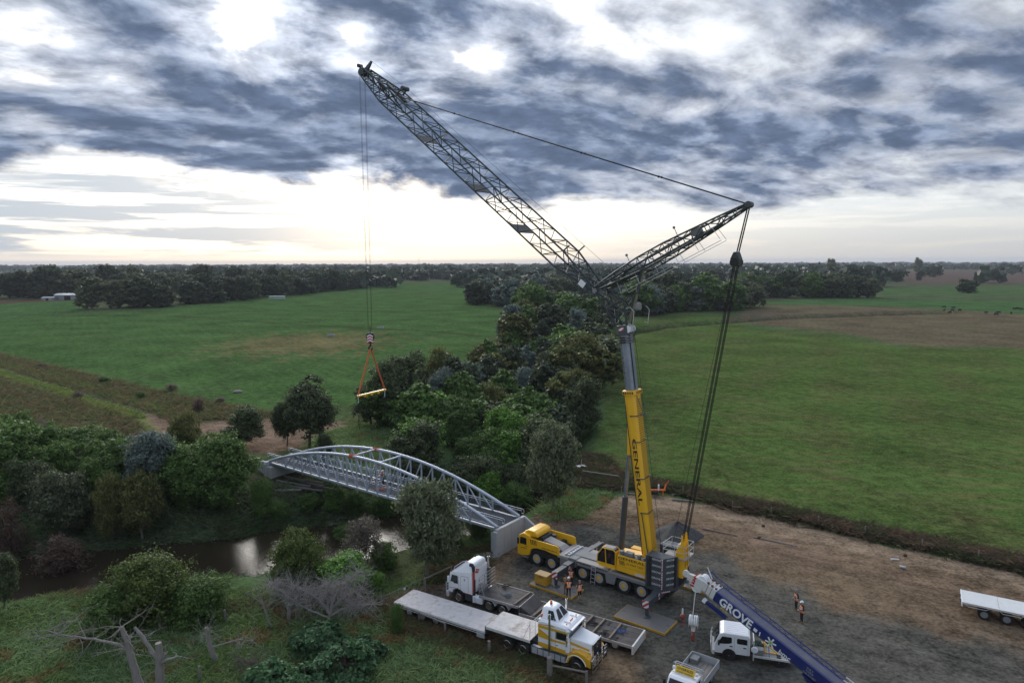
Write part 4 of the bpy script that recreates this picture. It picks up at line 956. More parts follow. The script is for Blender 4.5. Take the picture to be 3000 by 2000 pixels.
    for q in range(7): p = bp(TY + 1.0 + q * .42, .18, .482); m.cyl(p, p + sd * .012, .03 + .012 * (q % 3), n=8)
    m.build('pin_hole', BLACK, sb)
    MB().tube([bp(TY + .4, -.484, .2), bp(TG, -.484, .2)], .045, 5).build('grease_strip', BLACK, sb)
    text('lettering', 'GENERAL', LETTER, bo, bp(7.9, -.02, .5645), -ax, fw * -1, .52, 2.55, 0, bold=.02)
    text('lettering', 'GENERAL', LETTER, bo, bp(7.9, -.02, -.5645), -ax, fw, .52, 2.55, 0, bold=.02)
    # clamps across the boom and the loose pole hanging on it
    for t in (4.4, 7.3, 10.4, 12.6):
        m = MB().beam(bp(t, .0, .585), bp(t, -.60, .585), .05, .07, ax); m.beam(bp(t, -.62, .58), bp(t + .12, -.62, -.62), .05, .06, ax); m.box(*[v for q in range(3) for v in (bp(t, .0, .58)[q] - .06, bp(t, .0, .58)[q] + .06)])
        m.build('rope_guide', DGREY, bo)
    MB().tube([bp(4.4, -.05, .62), bp(.6, -.25, .66)], .04, 6).build('guide_rod', DGREY, bo)
    m = MB(); e = bp(TY - 1.75, -1.05, -.1)
    m.tube([bp(TY - .1, -.6, .3), e + sd * .35], .025, 5); m.tube([bp(TY - .1, -.6, -.5), e - sd * .5], .025, 5); m.tube([bp(TY - 1.75, -.55, .5), e + sd * .35, e - sd * .5], .03, 5); m.build('rope_deflector', DGREY, bo)
    # luffing cylinder in front of the boom
    c0 = Vector((2.75, 0, 2.3)); c1 = bp(9.6, .80, 0)
    cm = c0.lerp(c1, .58)
    MB().cyl(c0, cm, .25, n=16).build('luffing_cylinder', DGREY, P, smooth=True)
    MB().cyl(cm, c1, .17, n=16).build('luffing_rod', STEEL, P, smooth=True)
    m = MB(); m.prism([(0, 0), (0, 0), (0, 0)], 0, 0) if False else None
    m.hexa([bp(9.2, .5, -.22), bp(9.2, .95, -.2), bp(9.2, .95, .2), bp(9.2, .5, .22), bp(12.3, .5, -.12), bp(12.3, .60, -.12), bp(12.3, .60, .12), bp(12.3, .5, .12)]); m.build('cylinder_bracket', YEL, P, bevel=.02)
    # ---- boom head and jib adapter
    m = MB(); section(m, TG - .1, TG + .75, .62, .62); m.build('boom_head', DGREY, P, bevel=.03)
    m = MB()
    for q in range(3): section(m, TG - .75 + q * .2, TG - .62 + q * .2, .56 + .02 * q, .57)
    m.build('head_collar', BLACK, P)
    for q in range(3):
        MB().beam(bp(TG - .68 + q * .2, -.3, .60), bp(TG - .64 + q * .2, -.95, .55), .12, .03).build('guide_fork', ALU, P)
    MB().box(*[v for q in range(3) for v in sorted((bp(TG + .35, .25, .63)[q], bp(TG + .55, -.25, .632 + .01)[q]))]).build('hazard_plate', HAZ, P)
    hs = bp(TG + .4, -.55, .1)
    m = MB()
    for y in (-.3, .1, .5): m.cyl((hs.x, y - .04, hs.z), (hs.x, y + .04, hs.z), .30, n=18)
    m.build('head_sheave', LETTERW, P, smooth=True)
    K = Vector((4.95, 0, 25.6)); hb = bp(TG + .75, 0, 0)
    ad = thing_part('jib_adapter', P)
    W2 = 1.05
    A0 = [bp(TG + .75, .5, .52), bp(TG + .75, .5, -.52), bp(TG + .75, -.5, -.52), bp(TG + .75, -.5, .52)]
    A1 = [K + Vector((0, W2, 0)), K + Vector((0, -W2, 0)), Vector((2.4, -.8, 25.0)), Vector((2.4, .8, 25.0))]
    A2 = [(A0[i] + A1[i]) / 2 for i in range(4)]
    for i in range(4):
        bar('chord', A0[i], A1[i], .085, LATT, ad, 8); j = (i + 1) % 4
        for a, b in ((A0, A2), (A2, A1)):
            bar('lacing_bar', a[i], b[j], .045, LATT, ad); bar('lacing_bar', b[i], b[j], .045, LATT, ad); bar('lacing_bar', a[j], b[i], .045, LATT, ad)
    rail('basket_rail', ad, [(1.9, .95, 22.9), (1.45, .95, 22.9), (1.35, .95, 24.0), (1.75, .95, 24.35), (2.0, .95, 24.2)], (0.0,), ALU, .03, False)
    rail('basket_rail', ad, [(1.15, -.6, 23.1), (.85, -.6, 23.0), (.75, -.6, 24.1), (1.05, -.6, 24.4)], (0.0,), ALU, .03, False)
    MB().lathe([(.28, 0), (.33, .12), (.30, .5), (.18, .62)], (1.4, .2, 24.1), 'z', 12).build('winch_motor', MGREY, ad)
    m = MB()
    for s in (-1, 1): m.cyl(K + Vector((0, s * (W2 - .06), 0)), K + Vector((0, s * (W2 + .14), 0)), .2, n=12)
    m.build('pivot_pin', MGREY, ad)
    # ---- luffing jib
    T = Vector((34.1, 0, 48.25)); J0 = K + Vector((.25, 0, .15)); ja = (T - J0).normalized(); jn = Vector((-ja.z, 0, ja.x)); LJ = (T - J0).length
    jb = thing_part('luffing_jib', P)
    WID, DEP = 1.25, .80
    def jp(t, a, y): return J0 + ja * t + jn * a + sd * y
    def prof_at(t):
        if t < 4.2: f = t / 4.2; return (.9 + .35 * f, .12 + (DEP - .12) * f)
        if t > LJ - 5.0: f = (LJ - t) / 5.0; return (.55 + (WID - .55) * f ** .7, .40 + (DEP - .40) * f)
        return (WID, DEP)
    st = [0, 1.5, 2.9, 4.2]; x = 4.2; nb = 17; stp = (LJ - 5.0 - 4.2) / nb
    st += [4.2 + stp * (q + 1) for q in range(nb)] + [LJ - 3.7, LJ - 2.4, LJ - 1.2, LJ]
    CN = [(-1, 1), (-1, -1), (1, -1), (1, 1)]
    def cp(t, i): w, d = prof_at(t); return jp(t, CN[i][0] * d, CN[i][1] * w)
    brk = [0, 4.2] + [st[3 + q] for q in (5, 11, 17)] + [LJ]
    brk = sorted(set(brk))
    for i in range(4):
        for a, b in zip(brk[:-1], brk[1:]): bar('chord', cp(a, i), cp(b, i), .085, LATT, jb, 8)
    for q, (a, b) in enumerate(zip(st[:-1], st[1:])):
        for i in range(4):
            j = (i + 1) % 4; p_, q_ = (i, j) if q % 2 else (j, i)
            bar('lacing_bar', cp(a, p_), cp(b, q_), .042, LATT, jb, 5)
            if i % 2 == 0: bar('lacing_bar', cp(b, i), cp(b, j), .036, LATT, jb, 5)
            if q >= len(st) - 6 or q < 3: bar('lacing_bar', cp(a, q_), cp(b, p_), .045, LATT, jb, 5)
        if q in (8, 14, 20): bar('lacing_bar', cp(b, 0), cp(b, 2), .05, LATT, jb, 5); bar('lacing_bar', cp(b, 1), cp(b, 3), .05, LATT, jb, 5)
    for t in (9.0, 15.5, 24.0):
        w, d = prof_at(t); MB().hexa([jp(t, -d, -w), jp(t + 1.3, -d, -w), jp(t + 1.3, -d, w), jp(t, -d, w), jp(t, -d + .04, -w), jp(t + 1.3, -d + .04, -w), jp(t + 1.3, -d + .04, w), jp(t, -d + .04, w)]).build('walkway_grating', GRATE, jb)
    MB().hexa([jp(.6, -.45, -.7), jp(3.6, -.9, -.8), jp(3.6, -.9, .8), jp(.6, -.45, .7), jp(.6, -.41, -.7), jp(3.6, -.86, -.8), jp(3.6, -.86, .8), jp(.6, -.41, .7)]).build('walkway_grating', GRATE, jb)
    MB().hexa([jp(.75, -.52, 1.12), jp(1.35, -.52, 1.16), jp(1.35, -.52, 1.18), jp(.75, -.52, 1.14), jp(.75, .0, 1.12), jp(1.35, .0, 1.16), jp(1.35, .0, 1.18), jp(.75, .0, 1.14)]).build('name_board', LETTERW, jb)
    bar('rope_roller', cp(st[3], 3) + jn * .0, cp(st[3], 3) + jn * .75 - ja * .2, .07, DGREY, jb); bar('rope_roller', cp(st[3], 2), cp(st[3], 2) + jn * .75 - ja * .2, .07, DGREY, jb)
    m = MB()                                                     # machinery inside the head
    for q in range(16):
        a = LJ - 6.2 + q * .34; m.beam(jp(a, -.55 + .1 * (q % 5), -.9 + .12 * (q % 7)), jp(a + .6, .5, .8 - .2 * (q % 6)), .07, .09)
    m.beam(jp(LJ - 7.2, .62, 0), jp(LJ - 3.8, .72, 0), .5, .22); m.build('head_bracing', LATT, jb)
    m = MB(); tip = jp(LJ + .25, -.15, 0)
    for y in (-.36, -.12, .12, .36): m.cyl((tip.x, y - .05, tip.z), (tip.x, y + .05, tip.z), .42, n=18)
    m.build('tip_sheave', DGREY, jb, smooth=True)
    MB().hexa([jp(LJ - .3, -.35, -.5), jp(LJ + .5, -.35, -.45), jp(LJ + .5, -.35, .45), jp(LJ - .3, -.35, .5), jp(LJ - .3, .4, -.5), jp(LJ + .3, .3, -.45), jp(LJ + .3, .3, .45), jp(LJ - .3, .4, .5)]).build('tip_head', LATT, jb, bevel=.05)
    m = MB(); m.hexa([jp(LJ - .25, .35, -.16), jp(LJ + .2, .3, -.16), jp(LJ + .2, .3, .16), jp(LJ - .25, .35, .16), jp(LJ - .35, 1.35, -.07), jp(LJ - .15, 1.4, -.07), jp(LJ - .15, 1.4, .07), jp(LJ - .35, 1.35, .07)]); m.beam(jp(LJ + .2, 0, 0), jp(LJ + 1.1, .15, 0), .18, .16)
    m.cyl(jp(LJ + 1.15, .1, -.28), jp(LJ + 1.15, .1, .28), .2, n=12); m.build('tip_roller', DGREY, jb)
    m = MB(); m.beam(jp(LJ - 6.0, .8, -.4), jp(LJ - 6.3, 1.75, -.3), .16, .12); m.beam(jp(LJ - 6.0, .8, .4), jp(LJ - 6.3, 1.75, .3), .16, .12); m.cyl(jp(LJ - 6.3, 1.6, -.45), jp(LJ - 6.3, 1.6, .45), .22, n=10); m.build('rope_sheave_bracket', DGREY, jb)
    # ---- luffing mast
    M1 = Vector((-7.35, 0, 32.15)); M0 = Vector((5.05, 0, 25.75)); ma = (M1 - M0).normalized(); mn = Vector((-ma.z, 0, ma.x)) * -1; LM = (M1 - M0).length
    mn = Vector((ma.z, 0, -ma.x)); mn = mn if mn.z > 0 else -mn
    ms = thing_part('luffing_mast', P)
    def mp(t, a, y): return M0 + ma * t + mn * a + sd * y
    def mprof(t): f = t / LM; return (1.0 - .72 * max(0, f - .25) / .75, .10 + .50 * math.sin(min(1, f * 2.0 + .06) * 1.57) * (1 - max(0, (f - .45) / .55)) ** .8)
    stm = [LM * q / 12 for q in range(13)]
    def mc(t, i): w, d = mprof(t); return mp(t, CN[i][0] * d, CN[i][1] * w)
    for i in range(4):
        for a, b in zip(stm[:-1:2], stm[2::2]): bar('chord', mc(a, i), mc(b, i), .075, LATT, ms, 7)
    for q, (a, b) in enumerate(zip(stm[:-1], stm[1:])):
        for i in range(4):
            j = (i + 1) % 4; p_, q_ = (i, j) if q % 2 else (j, i); bar('lacing_bar', mc(a, p_), mc(b, q_), .042, LATT, ms, 5); bar('lacing_bar', mc(b, i), mc(b, j), .036, LATT, ms, 5)
    MB().hexa([mp(1.0, -.35, -.6), mp(11.5, -.35, -.45), mp(11.5, -.35, .45), mp(1.0, -.35, .6), mp(1.0, -.22, -.6), mp(11.5, -.22, -.45), mp(11.5, -.22, .45), mp(1.0, -.22, .6)]).build('mast_walkway', LATT, ms)
    for y in (-.15, .15): bar('stay_rod', mp(.0, .30, y), mp(9.0, .25, y), .05, LATT, ms)
    m = MB(); m.cyl(mp(9.6, .15, -.35), mp(9.6, .15, .35), .38, n=16); m.build('mast_sheave', MGREY, ms, smooth=True)
    m = MB(); m.cyl(M1 + sd * -.35, M1 + sd * .35, .24, n=14); m.build('mast_tip', DGREY, ms)
    m = MB()
    for y in (-.55, .75):
        for z in (-1.35,):
            m.tube([mp(2.0, z, y), mp(11.2, z - .1, y * .8)], .022, 5)
        for q in range(6): m.tube([mp(2.0 + q * 1.8, -.3, y * .9), mp(2.0 + q * 1.84, -1.36, y)], .020, 5)
    m.build('mast_handrail', ALU, ms)
    for t in (3.6, 8.2):
        m = MB(); m.tube([mp(t, .3, .3), mp(t + .0, 1.25, .3)], .03, 5); m.ball(mp(t, 1.3, .3), .12, 8, 5); m.build('mast_lamp', MGREY, ms)
    bar('mast_support_rod', mp(4.8, -.2, .35), bp(TG + .9, -.75, .45), .10, OLIVEROD, ms, 8)
    bar('mast_support_sleeve', mp(4.6, -.1, .35), mp(4.8, -.2, .35).lerp(bp(TG + .9, -.75, .45), .5), .15, LATT, ms, 8)
    # pendant rods, mast to jib head
    pe = jp(LJ - 6.8, .85, 0)
    for y in (-.4, .4):
        a = M1 + sd * y * .6; b = pe + sd * y; n = 5
        for q in range(n):
            bar('pendant_rod', a.lerp(b, q / n), a.lerp(b, (q + 1) / n), .048, CABLE, ms, 6)
            if q: MB().ball(a.lerp(b, q / n), .10, 8, 5).build('pendant_joint', CABLE, ms)
    bar('whip_rope', M0.lerp(M1, .14) + mn * .4, jp(LJ - 6.3, 1.75, 0), .014, CABLE, P, 4)
    bar('whip_rope', jp(LJ - 6.3, 1.75, 0), jp(LJ - .25, 1.4, 0), .014, CABLE, P, 4)
    # luffing tackle: rods, pulley block, ropes down to the superstructure
    BL = Vector((-6.55, 0, 28.3))
    for y in (-.22, .22):
        for q in range(2): bar('tackle_rod', M1.lerp(BL, q / 2) + sd * y, M1.lerp(BL, (q + 1) / 2) + sd * y, .055, CABLE, P, 6)
    m = MB(); m.prism([(BL.x - .25, BL.z - .62), (BL.x + .22, BL.z - .62), (BL.x + .36, BL.z - .1), (BL.x + .12, BL.z + .42), (BL.x - .12, BL.z + .42), (BL.x - .32, BL.z - .1)], -.42, .42, 'y')
    m.build('pulley_block', LATT, P, bevel=.05)
    m = MB()
    for y in (-.48, .48): m.cyl((BL.x, y - .05, BL.z - .35), (BL.x, y + .05, BL.z - .35), .34, n=16)
    m.build('block_sheave', CABLE, P, smooth=True)
    for y in (-.42, .42):
        for q in (-.07, 0, .07): bar('luffing_rope', (BL.x + q, y, BL.z - .4), (-3.05 + q, y, 5.2), .026, CABLE, P, 5)
    bar('hoist_line', bp(TG + .5, -.9, .1), (-1.3, .15, 3.3), .016, CABLE, P, 4); bar('hoist_line', (BL.x + .3, -.6, BL.z), (-1.6, -.5, 3.3), .016, CABLE, P, 4)
    # hoist ropes to the hook block
    HX, HZ = 34.45, 20.4
    for y in (-.42, -.3, .3, .42): bar('hoist_rope', (tip.x + .2, y, tip.z - .3), (HX, y * .72, HZ), .013, CABLE, P, 5)
    return HX, HZ
def thing_part(name, parent):
    """a part that is itself a frame of members: an Empty under its thing"""
    o = bpy.data.objects.new(name, None); COL.objects.link(o); o.parent = parent; return o
HAZV = stripes('red and white hazard tape', (.75, .75, .75), (.42, .03, .07), 7.0, (.5, .5, 1.0))
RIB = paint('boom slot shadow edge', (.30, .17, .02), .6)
GRATE = paint('steel walkway grating', (.10, .10, .095), .7)
OLIVEROD = paint('olive primer rod', (.16, .15, .09), .5)
HX, HZ = crane()
MW = CR.matrix_basis if False else Matrix.Translation(CR.location) @ Matrix.Rotation(CR.rotation_euler.z, 4, 'Z')
def crane_pt(x, y, z): return MW @ Vector((x, y, z))
# ---- hook block, slings and spreader beam (hang from the crane, things of their own)
def hook_and_beam():
    h = thing('hook_block', 'black hook block with red and white chevrons on the hoist ropes', 'hook block', crane_pt(HX, 0, HZ), CR.rotation_euler.z + R(38))
    m = MB().prism([(-.34, -.2), (.34, -.2), (.42, -.75), (.25, -1.35), (-.25, -1.35), (-.42, -.75)], -.16, .16, 'y'); m.cyl((0, -.22, -.62), (0, .22, -.62), .46, n=18); m.build('cheek_plates', BLACK, h, bevel=.03)
    for k in range(3):
        z = -.45 - k * .3
        for s in (-1, 1):
            for f in (-.235, .235):
                MB().hexa([(0, f - .004, z), (s * .34, f - .004, z - .2), (s * .34, f + .004, z - .2), (0, f + .004, z), (0, f - .004, z + .14), (s * .34, f - .004, z - .06), (s * .34, f + .004, z - .06), (0, f + .004, z + .14)]).build('chevron', LETTERW, h)
                MB().hexa([(0, f - .004, z - .14), (s * .34, f - .004, z - .34), (s * .34, f + .004, z - .34), (0, f + .004, z - .14), (0, f - .004, z - .005), (s * .34, f - .004, z - .205), (s * .34, f + .004, z - .205), (0, f + .004, z - .005)]).build('chevron', RED, h)
    m = MB().tube([(0, 0, -1.3), (0, 0, -1.62), (.16, 0, -1.75), (.2, 0, -1.95), (0, 0, -2.1), (-.2, 0, -1.95), (-.16, 0, -1.8)], [.09, .09, .10, .11, .11, .09, .04], 8); m.build('hook', BLACK, h, smooth=True)
    m = MB().cyl((0, 0, -.2), (0, 0, .55), .05, n=6); m.build('rope_anchor', CABLE, h)
    # spreader hangs about 5.5 m below
    d = Matrix.Rotation(CR.rotation_euler.z + R(90), 4, 'Z') @ Vector((1, 0, 0))
    top = crane_pt(HX, 0, HZ - 2.0); zb = 13.45
    d = Vector((.52, .854, 0)); L = 2.15
    e0 = Vector((top.x, top.y, zb)) - d * L; e1 = Vector((top.x, top.y, zb)) + d * L
    for s, e, lb in ((-1, e0, 'orange lifting sling to the lower left end of the spreader beam'), (1, e1, 'orange lifting sling to the upper right end of the spreader beam')):
        q = top + d * (.06 * s)
        for w in (-.05, .05): pass
        o = MB().tube([q + Vector((0, 0, .05)), q.lerp(e, .02), q.lerp(e, .98) + Vector((0, 0, .05)), e + Vector((0, 0, .10))], [.07, .10, .10, .07], 6).build('lifting_sling', ORANGE)
        tag(o, lb, 'sling', 'orange slings under the hook')
    b = thing('spreader_beam', 'yellow spreader beam with dangling lifting ropes below the hook', 'spreader beam', Vector((top.x, top.y, zb)), math.atan2(d.y, d.x))
    m = MB().box(-L - .15, L + .15, -.10, .10, -.16, .04); m.build('beam', YEL, b, bevel=.02)
    m = MB()
    for x in (-1.1, 0, 1.1): m.prism([(x - .22, -.18), (x + .22, -.18), (x + .10, -.34), (x - .10, -.34)], -.06, .06, 'y')
    m.build('lug', YEL, b)
    for s in (-1, 1):
        MB().tube([(s * L, 0, .1), (s * L, .08, .0), (s * L, 0, -.28), (s * L, -.08, 0), (s * L, 0, .1)], .035, 6).build('shackle', LETTERW, b)
        MB().tube([(s * L, 0, -.28), (s * L, .02, -.9)], .05, 6).build('rope_eye', ROPEBLUE, b)
        for y in (-.09, .10): MB().tube([(s * L, y * .3, -.8), (s * L, y, -2.0), (s * L + .03, y * 1.1, -3.4)], .028, 5).build('drop_rope', CABLE, b)
        MB().tube([(s * L, -.10, -3.4), (s * L + .1, 0, -3.8), (s * L + .05, .11, -3.4)], .028, 5).build('rope_bight', CABLE, b)
ROPEBLUE = paint('pale blue rope', (.42, .58, .56), .8)
hook_and_beam()
# ================================================================== footbridge and abutments
CONC = paint('pale cast concrete', (.42, .435, .44), .8, 0, .14, .3, .8, (.26, .25, .23), bump=.15)
CONCD = paint('older concrete', (.24, .22, .19), .9, 0, .2, .3, 1.0)
BSTEEL = paint('galvanised bridge steel', (.43, .48, .55), .45, .3, .08, .12, 1.2, (.30, .31, .32))
ASPH = paint('bridge deck surface', (.052, .058, .068), .9, 0, .15, .2, .8, bump=.2); ASPH.node_tree.nodes['Principled BSDF'].inputs['Specular IOR Level'].default_value = .1
B_O, B_A, B_L, B_Z = Vector((-.43, 64.6, 0)), math.atan2(.601, -.799), 37.2, 2.62
BR = thing('arched_footbridge', 'pale grey steel arch truss footbridge spanning the creek', 'bridge', B_O, B_A)
def bridge_pt(x, y, z): return Matrix.Translation(B_O) @ Matrix.Rotation(B_A, 4, 'Z') @ Vector((x, y, z))
def bridge():
    hw = 1.78; N = 22; ch = lambda x: B_Z + .12 + 3.45 * 4 * (x / B_L) * (1 - x / B_L)
    MB().box(.05, B_L - .05, -hw + .12, hw - .12, B_Z - .16, B_Z).build('deck', ASPH, BR)
    for s in (1, -1):
        y = s * hw
        MB().box(0, B_L, y - .11, y + .11, B_Z - .22, B_Z + .02).build('bottom_chord', BSTEEL, BR, bevel=.015)
        MB().tube([(B_L * q / 40, y, ch(B_L * q / 40)) for q in range(41)], .165, 12).build('top_chord', BSTEEL, BR, smooth=True)
        for q in (6, 16): 
            x = B_L * q / N; MB().cyl((x - .06, y, ch(x)), (x + .06, y, ch(x)), .20, n=14).build('flange_joint', BSTEEL, BR)
        for q in range(2, N - 1):
            x = B_L * q / N
            bar('vertical_post', (x, y, B_Z), (x, y, ch(x)), .068, BSTEEL, BR, square=True)
        for q in range(2, N - 2):
            x0, x1 = B_L * q / N, B_L * (q + 1) / N
            if q < N / 2: bar('diagonal', (x0, y, ch(x0) - .05), (x1, y, B_Z), .054, BSTEEL, BR, square=True) if q > 4 else bar('diagonal', (x0, y, B_Z), (x1, y, ch(x1) - .05), .054, BSTEEL, BR, square=True)
            else: bar('diagonal', (x1, y, ch(x1) - .05), (x0, y, B_Z), .054, BSTEEL, BR, square=True) if q < N - 5 else bar('diagonal', (x1, y, B_Z), (x0, y, ch(x0) - .05), .054, BSTEEL, BR, square=True)
        yi = y - s * .20
        for z, r in ((1.05, .03), (.85, .022), (.12, .025)): bar('handrail', (-.5, yi, B_Z + z), (B_L + .5, yi, B_Z + z), r, BSTEEL, BR, 6)
        for e in (-.5, B_L + .5):
            d = -.28 if e < 0 else .28
            MB().tube([(e, yi, B_Z + 1.05), (e + d * .8, yi, B_Z + 1.02), (e + d, yi, B_Z + .85), (e + d * .8, yi, B_Z + .62), (e, yi, B_Z + .6)], .03, 6).build('rail_end', BSTEEL, BR)
        for q in range(1, N):
            x = B_L * q / N; bar('rail_bracket', (x, y, B_Z + .7), (x, yi, B_Z + 1.02), .022, BSTEEL, BR, 5)
        m = MB()
        for q in range(int(B_L / .14)): x = .1 + q * .14; m.box(x - .008, x + .008, yi - .008, yi + .008, B_Z + .12, B_Z + .85)
        tag(m.build('balusters', BSTEEL, BR), kind='stuff')
    for t in (.445, .565):
        x = B_L * t; bar('cross_brace', (x, -hw, ch(x)), (x, hw, ch(x)), .10, BSTEEL, BR, 10)
    for q in range(0, N + 1, 2):
        x = min(max(B_L * q / N, .15), B_L - .15); MB().box(x - .09, x + .09, -hw, hw, B_Z - .42, B_Z - .17).build('floor_beam', BSTEEL, BR)
    return ch
BCH = bridge()
def abutments():
    a = thing('concrete_abutment', 'tall pale concrete abutment wall beside the yellow driver cab', 'abutment', B_O, B_A)
    MB().box(-.42, -.08, -2.35, 2.25, -.4, B_Z + .06).build('headwall', CONC, a, bevel=.02)
    MB().prism([(-.42, B_Z + .06), (-.42, -.4), (-4.6, -.4), (-4.6, .35)], -2.35, -2.10, 'y').build('wing_wall', CONC, a, bevel=.02)
    MB().box(-.3, .6, -2.0, 2.0, -2.6, B_Z - .5).build('bearing_block', CONC, a, bevel=.02)
    MB().box(-.50, -.02, 2.24, 2.5, -.6, B_Z - .12).build('corner_pillar', CONC, a, bevel=.02)
    for y in (-1.2, .0, 1.2): MB().box(-.425, -.41, y - .006, y + .006, 0, B_Z).build('formwork_joint', CONCD, a)
    b = thing('concrete_abutment', 'pale concrete abutment at the far end of the arched bridge half hidden by bushes', 'abutment', bridge_pt(B_L, 0, 0), B_A)
    z0 = -2.2
    MB().box(.08, .62, -2.3, 2.3, z0, B_Z + .04).build('headwall', CONC, b, bevel=.02)
    MB().prism([(.62, z0), (.62, B_Z + .04), (1.2, B_Z + .04), (4.4, .9), (4.4, z0)], 1.95, 2.32, 'y').build('wing_wall', CONC, b, bevel=.02)
    MB().prism([(.62, z0), (.62, B_Z + .04), (1.2, B_Z + .04), (4.4, .9), (4.4, z0)], -2.32, -1.95, 'y').build('wing_wall', CONC, b, bevel=.02)
    MB().box(-.9, .5, -2.3, 2.3, z0, B_Z - .5).build('bearing_block', CONC, b, bevel=.02)
    MB().box(.0, .3, 1.9, 2.5, z0, B_Z - .1).build('corner_pillar', CONC, b, bevel=.02)
    s = MB().box(-1.1, 1.1, -.7, .7, -.3, .22).build('concrete_footing', CONCD, None, bevel=.03, M=Matrix.Translation(G(1425, 1632)) @ Matrix.Rotation(R(20), 4, 'Z'))
    tag(s, 'low rough concrete footing in the grass near the white cab', 'footing')
abutments()
def bridge_extras():
    # slings left on the arch, bundle on the deck, step ladder
    for t, s, lb in ((.565, 1, 'orange sling wrapped round the near arch tube of the bridge'), (.565, -1, 'orange sling wrapped round the far arch tube of the bridge')):
        x = B_L * t; m = MB(); c = bridge_pt(x, s * 1.78, BCH(x))
        for q in range(4):
            pts = [c + Matrix.Rotation(B_A, 3, 'Z') @ Vector((-.25 + q * .17 + .04 * math.sin(w), .20 * math.cos(w), .20 * math.sin(w))) for w in [6.283 * u / 10 for u in range(11)]]
            m.tube(pts, .05, 5)
        m.tube([c + Vector((0, -.1, .18)), c + Vector((.35, -.2, .24)), c + Vector((.75, -.1, .12)), c + Vector((.5, .1, .2))], .055, 5)
        tag(m.build('sling_wrap', ORANGE), lb, 'sling', 'slings left on the arch')
    rr = random.Random(3); p0 = bridge_pt(B_L * .475, .75, B_Z); m = MB()
    pts = [p0 + Vector((rr.uniform(-.7, .9), rr.uniform(-.45, .3), .04 + .08 * rr.random())) for _ in range(26)]; m.tube(pts, .04, 5)
    tag(m.build('sling_heap', ORANGE), 'loose orange sling lying in a heap on the bridge deck', 'sling')
    m = MB(); l = thing('step_ladder', 'tall aluminium step ladder standing open on the bridge deck', 'ladder', bridge_pt(B_L * .523, -.35, B_Z), B_A)
    for s, nm in ((1, 'front_frame'), (-1, 'rear_frame')):
        m = MB()
        for y in (-.28, .28): m.beam((s * .62, y * 1.25, 0), (s * .08, y * .7, 2.55), .06, .03)
        n = 9 if s > 0 else 4
        for q in range(n): t = (q + .6) / n; m.beam((s * (.62 - .54 * t), -.33 * (1 - .44 * t), 2.55 * t), (s * (.62 - .54 * t), .33 * (1 - .44 * t), 2.55 * t), .07, .03)
        m.build(nm, ALU, l)
    MB().box(-.14, .14, -.22, .22, 2.53, 2.58).build('top_cap', ALU, l)
bridge_extras()
# ================================================================== trucks and trailers
KYEL = paint('truck gold paint', (.70, .38, .02), .32, 0, .05, .12, .8, (.25, .18, .08), .4)
DECKW = paint('scuffed white deck plate', (.60, .57, .55), .75, 0, .22, .8, .42, (.27, .215, .16), bump=.2)
PLANK = paint('worn dark deck plank', (.058, .054, .054), .8, 0, .3, .4, 1.5, (.13, .115, .10), bump=.3)
RIMW = paint('white painted rim', (.6, .6, .58), .45, .1, .1, .35, 3.0)
def decal(parent, pts, y, mat, name='stripe', th=.004):
    s = 1 if y > 0 else -1
    return MB().prism(pts, y, y + s * th, 'y').build(name, mat, parent)
def patch(Q, u, v, off):
    """thin pane lying on a four-cornered panel"""
    Q = [Vector(q) for q in Q]; f = lambda a, b: (Q[0].lerp(Q[1], a)).lerp(Q[3].lerp(Q[2], a), b)
    n = (Q[1] - Q[0]).cross(Q[3] - Q[0]).normalized(); c = [f(u[0], v[0]), f(u[1], v[0]), f(u[1] - .04, v[1]), f(u[0] + .04, v[1])]
    return MB().hexa([p - n * abs(off) * .5 for p in c] + [p + n * off for p in c])
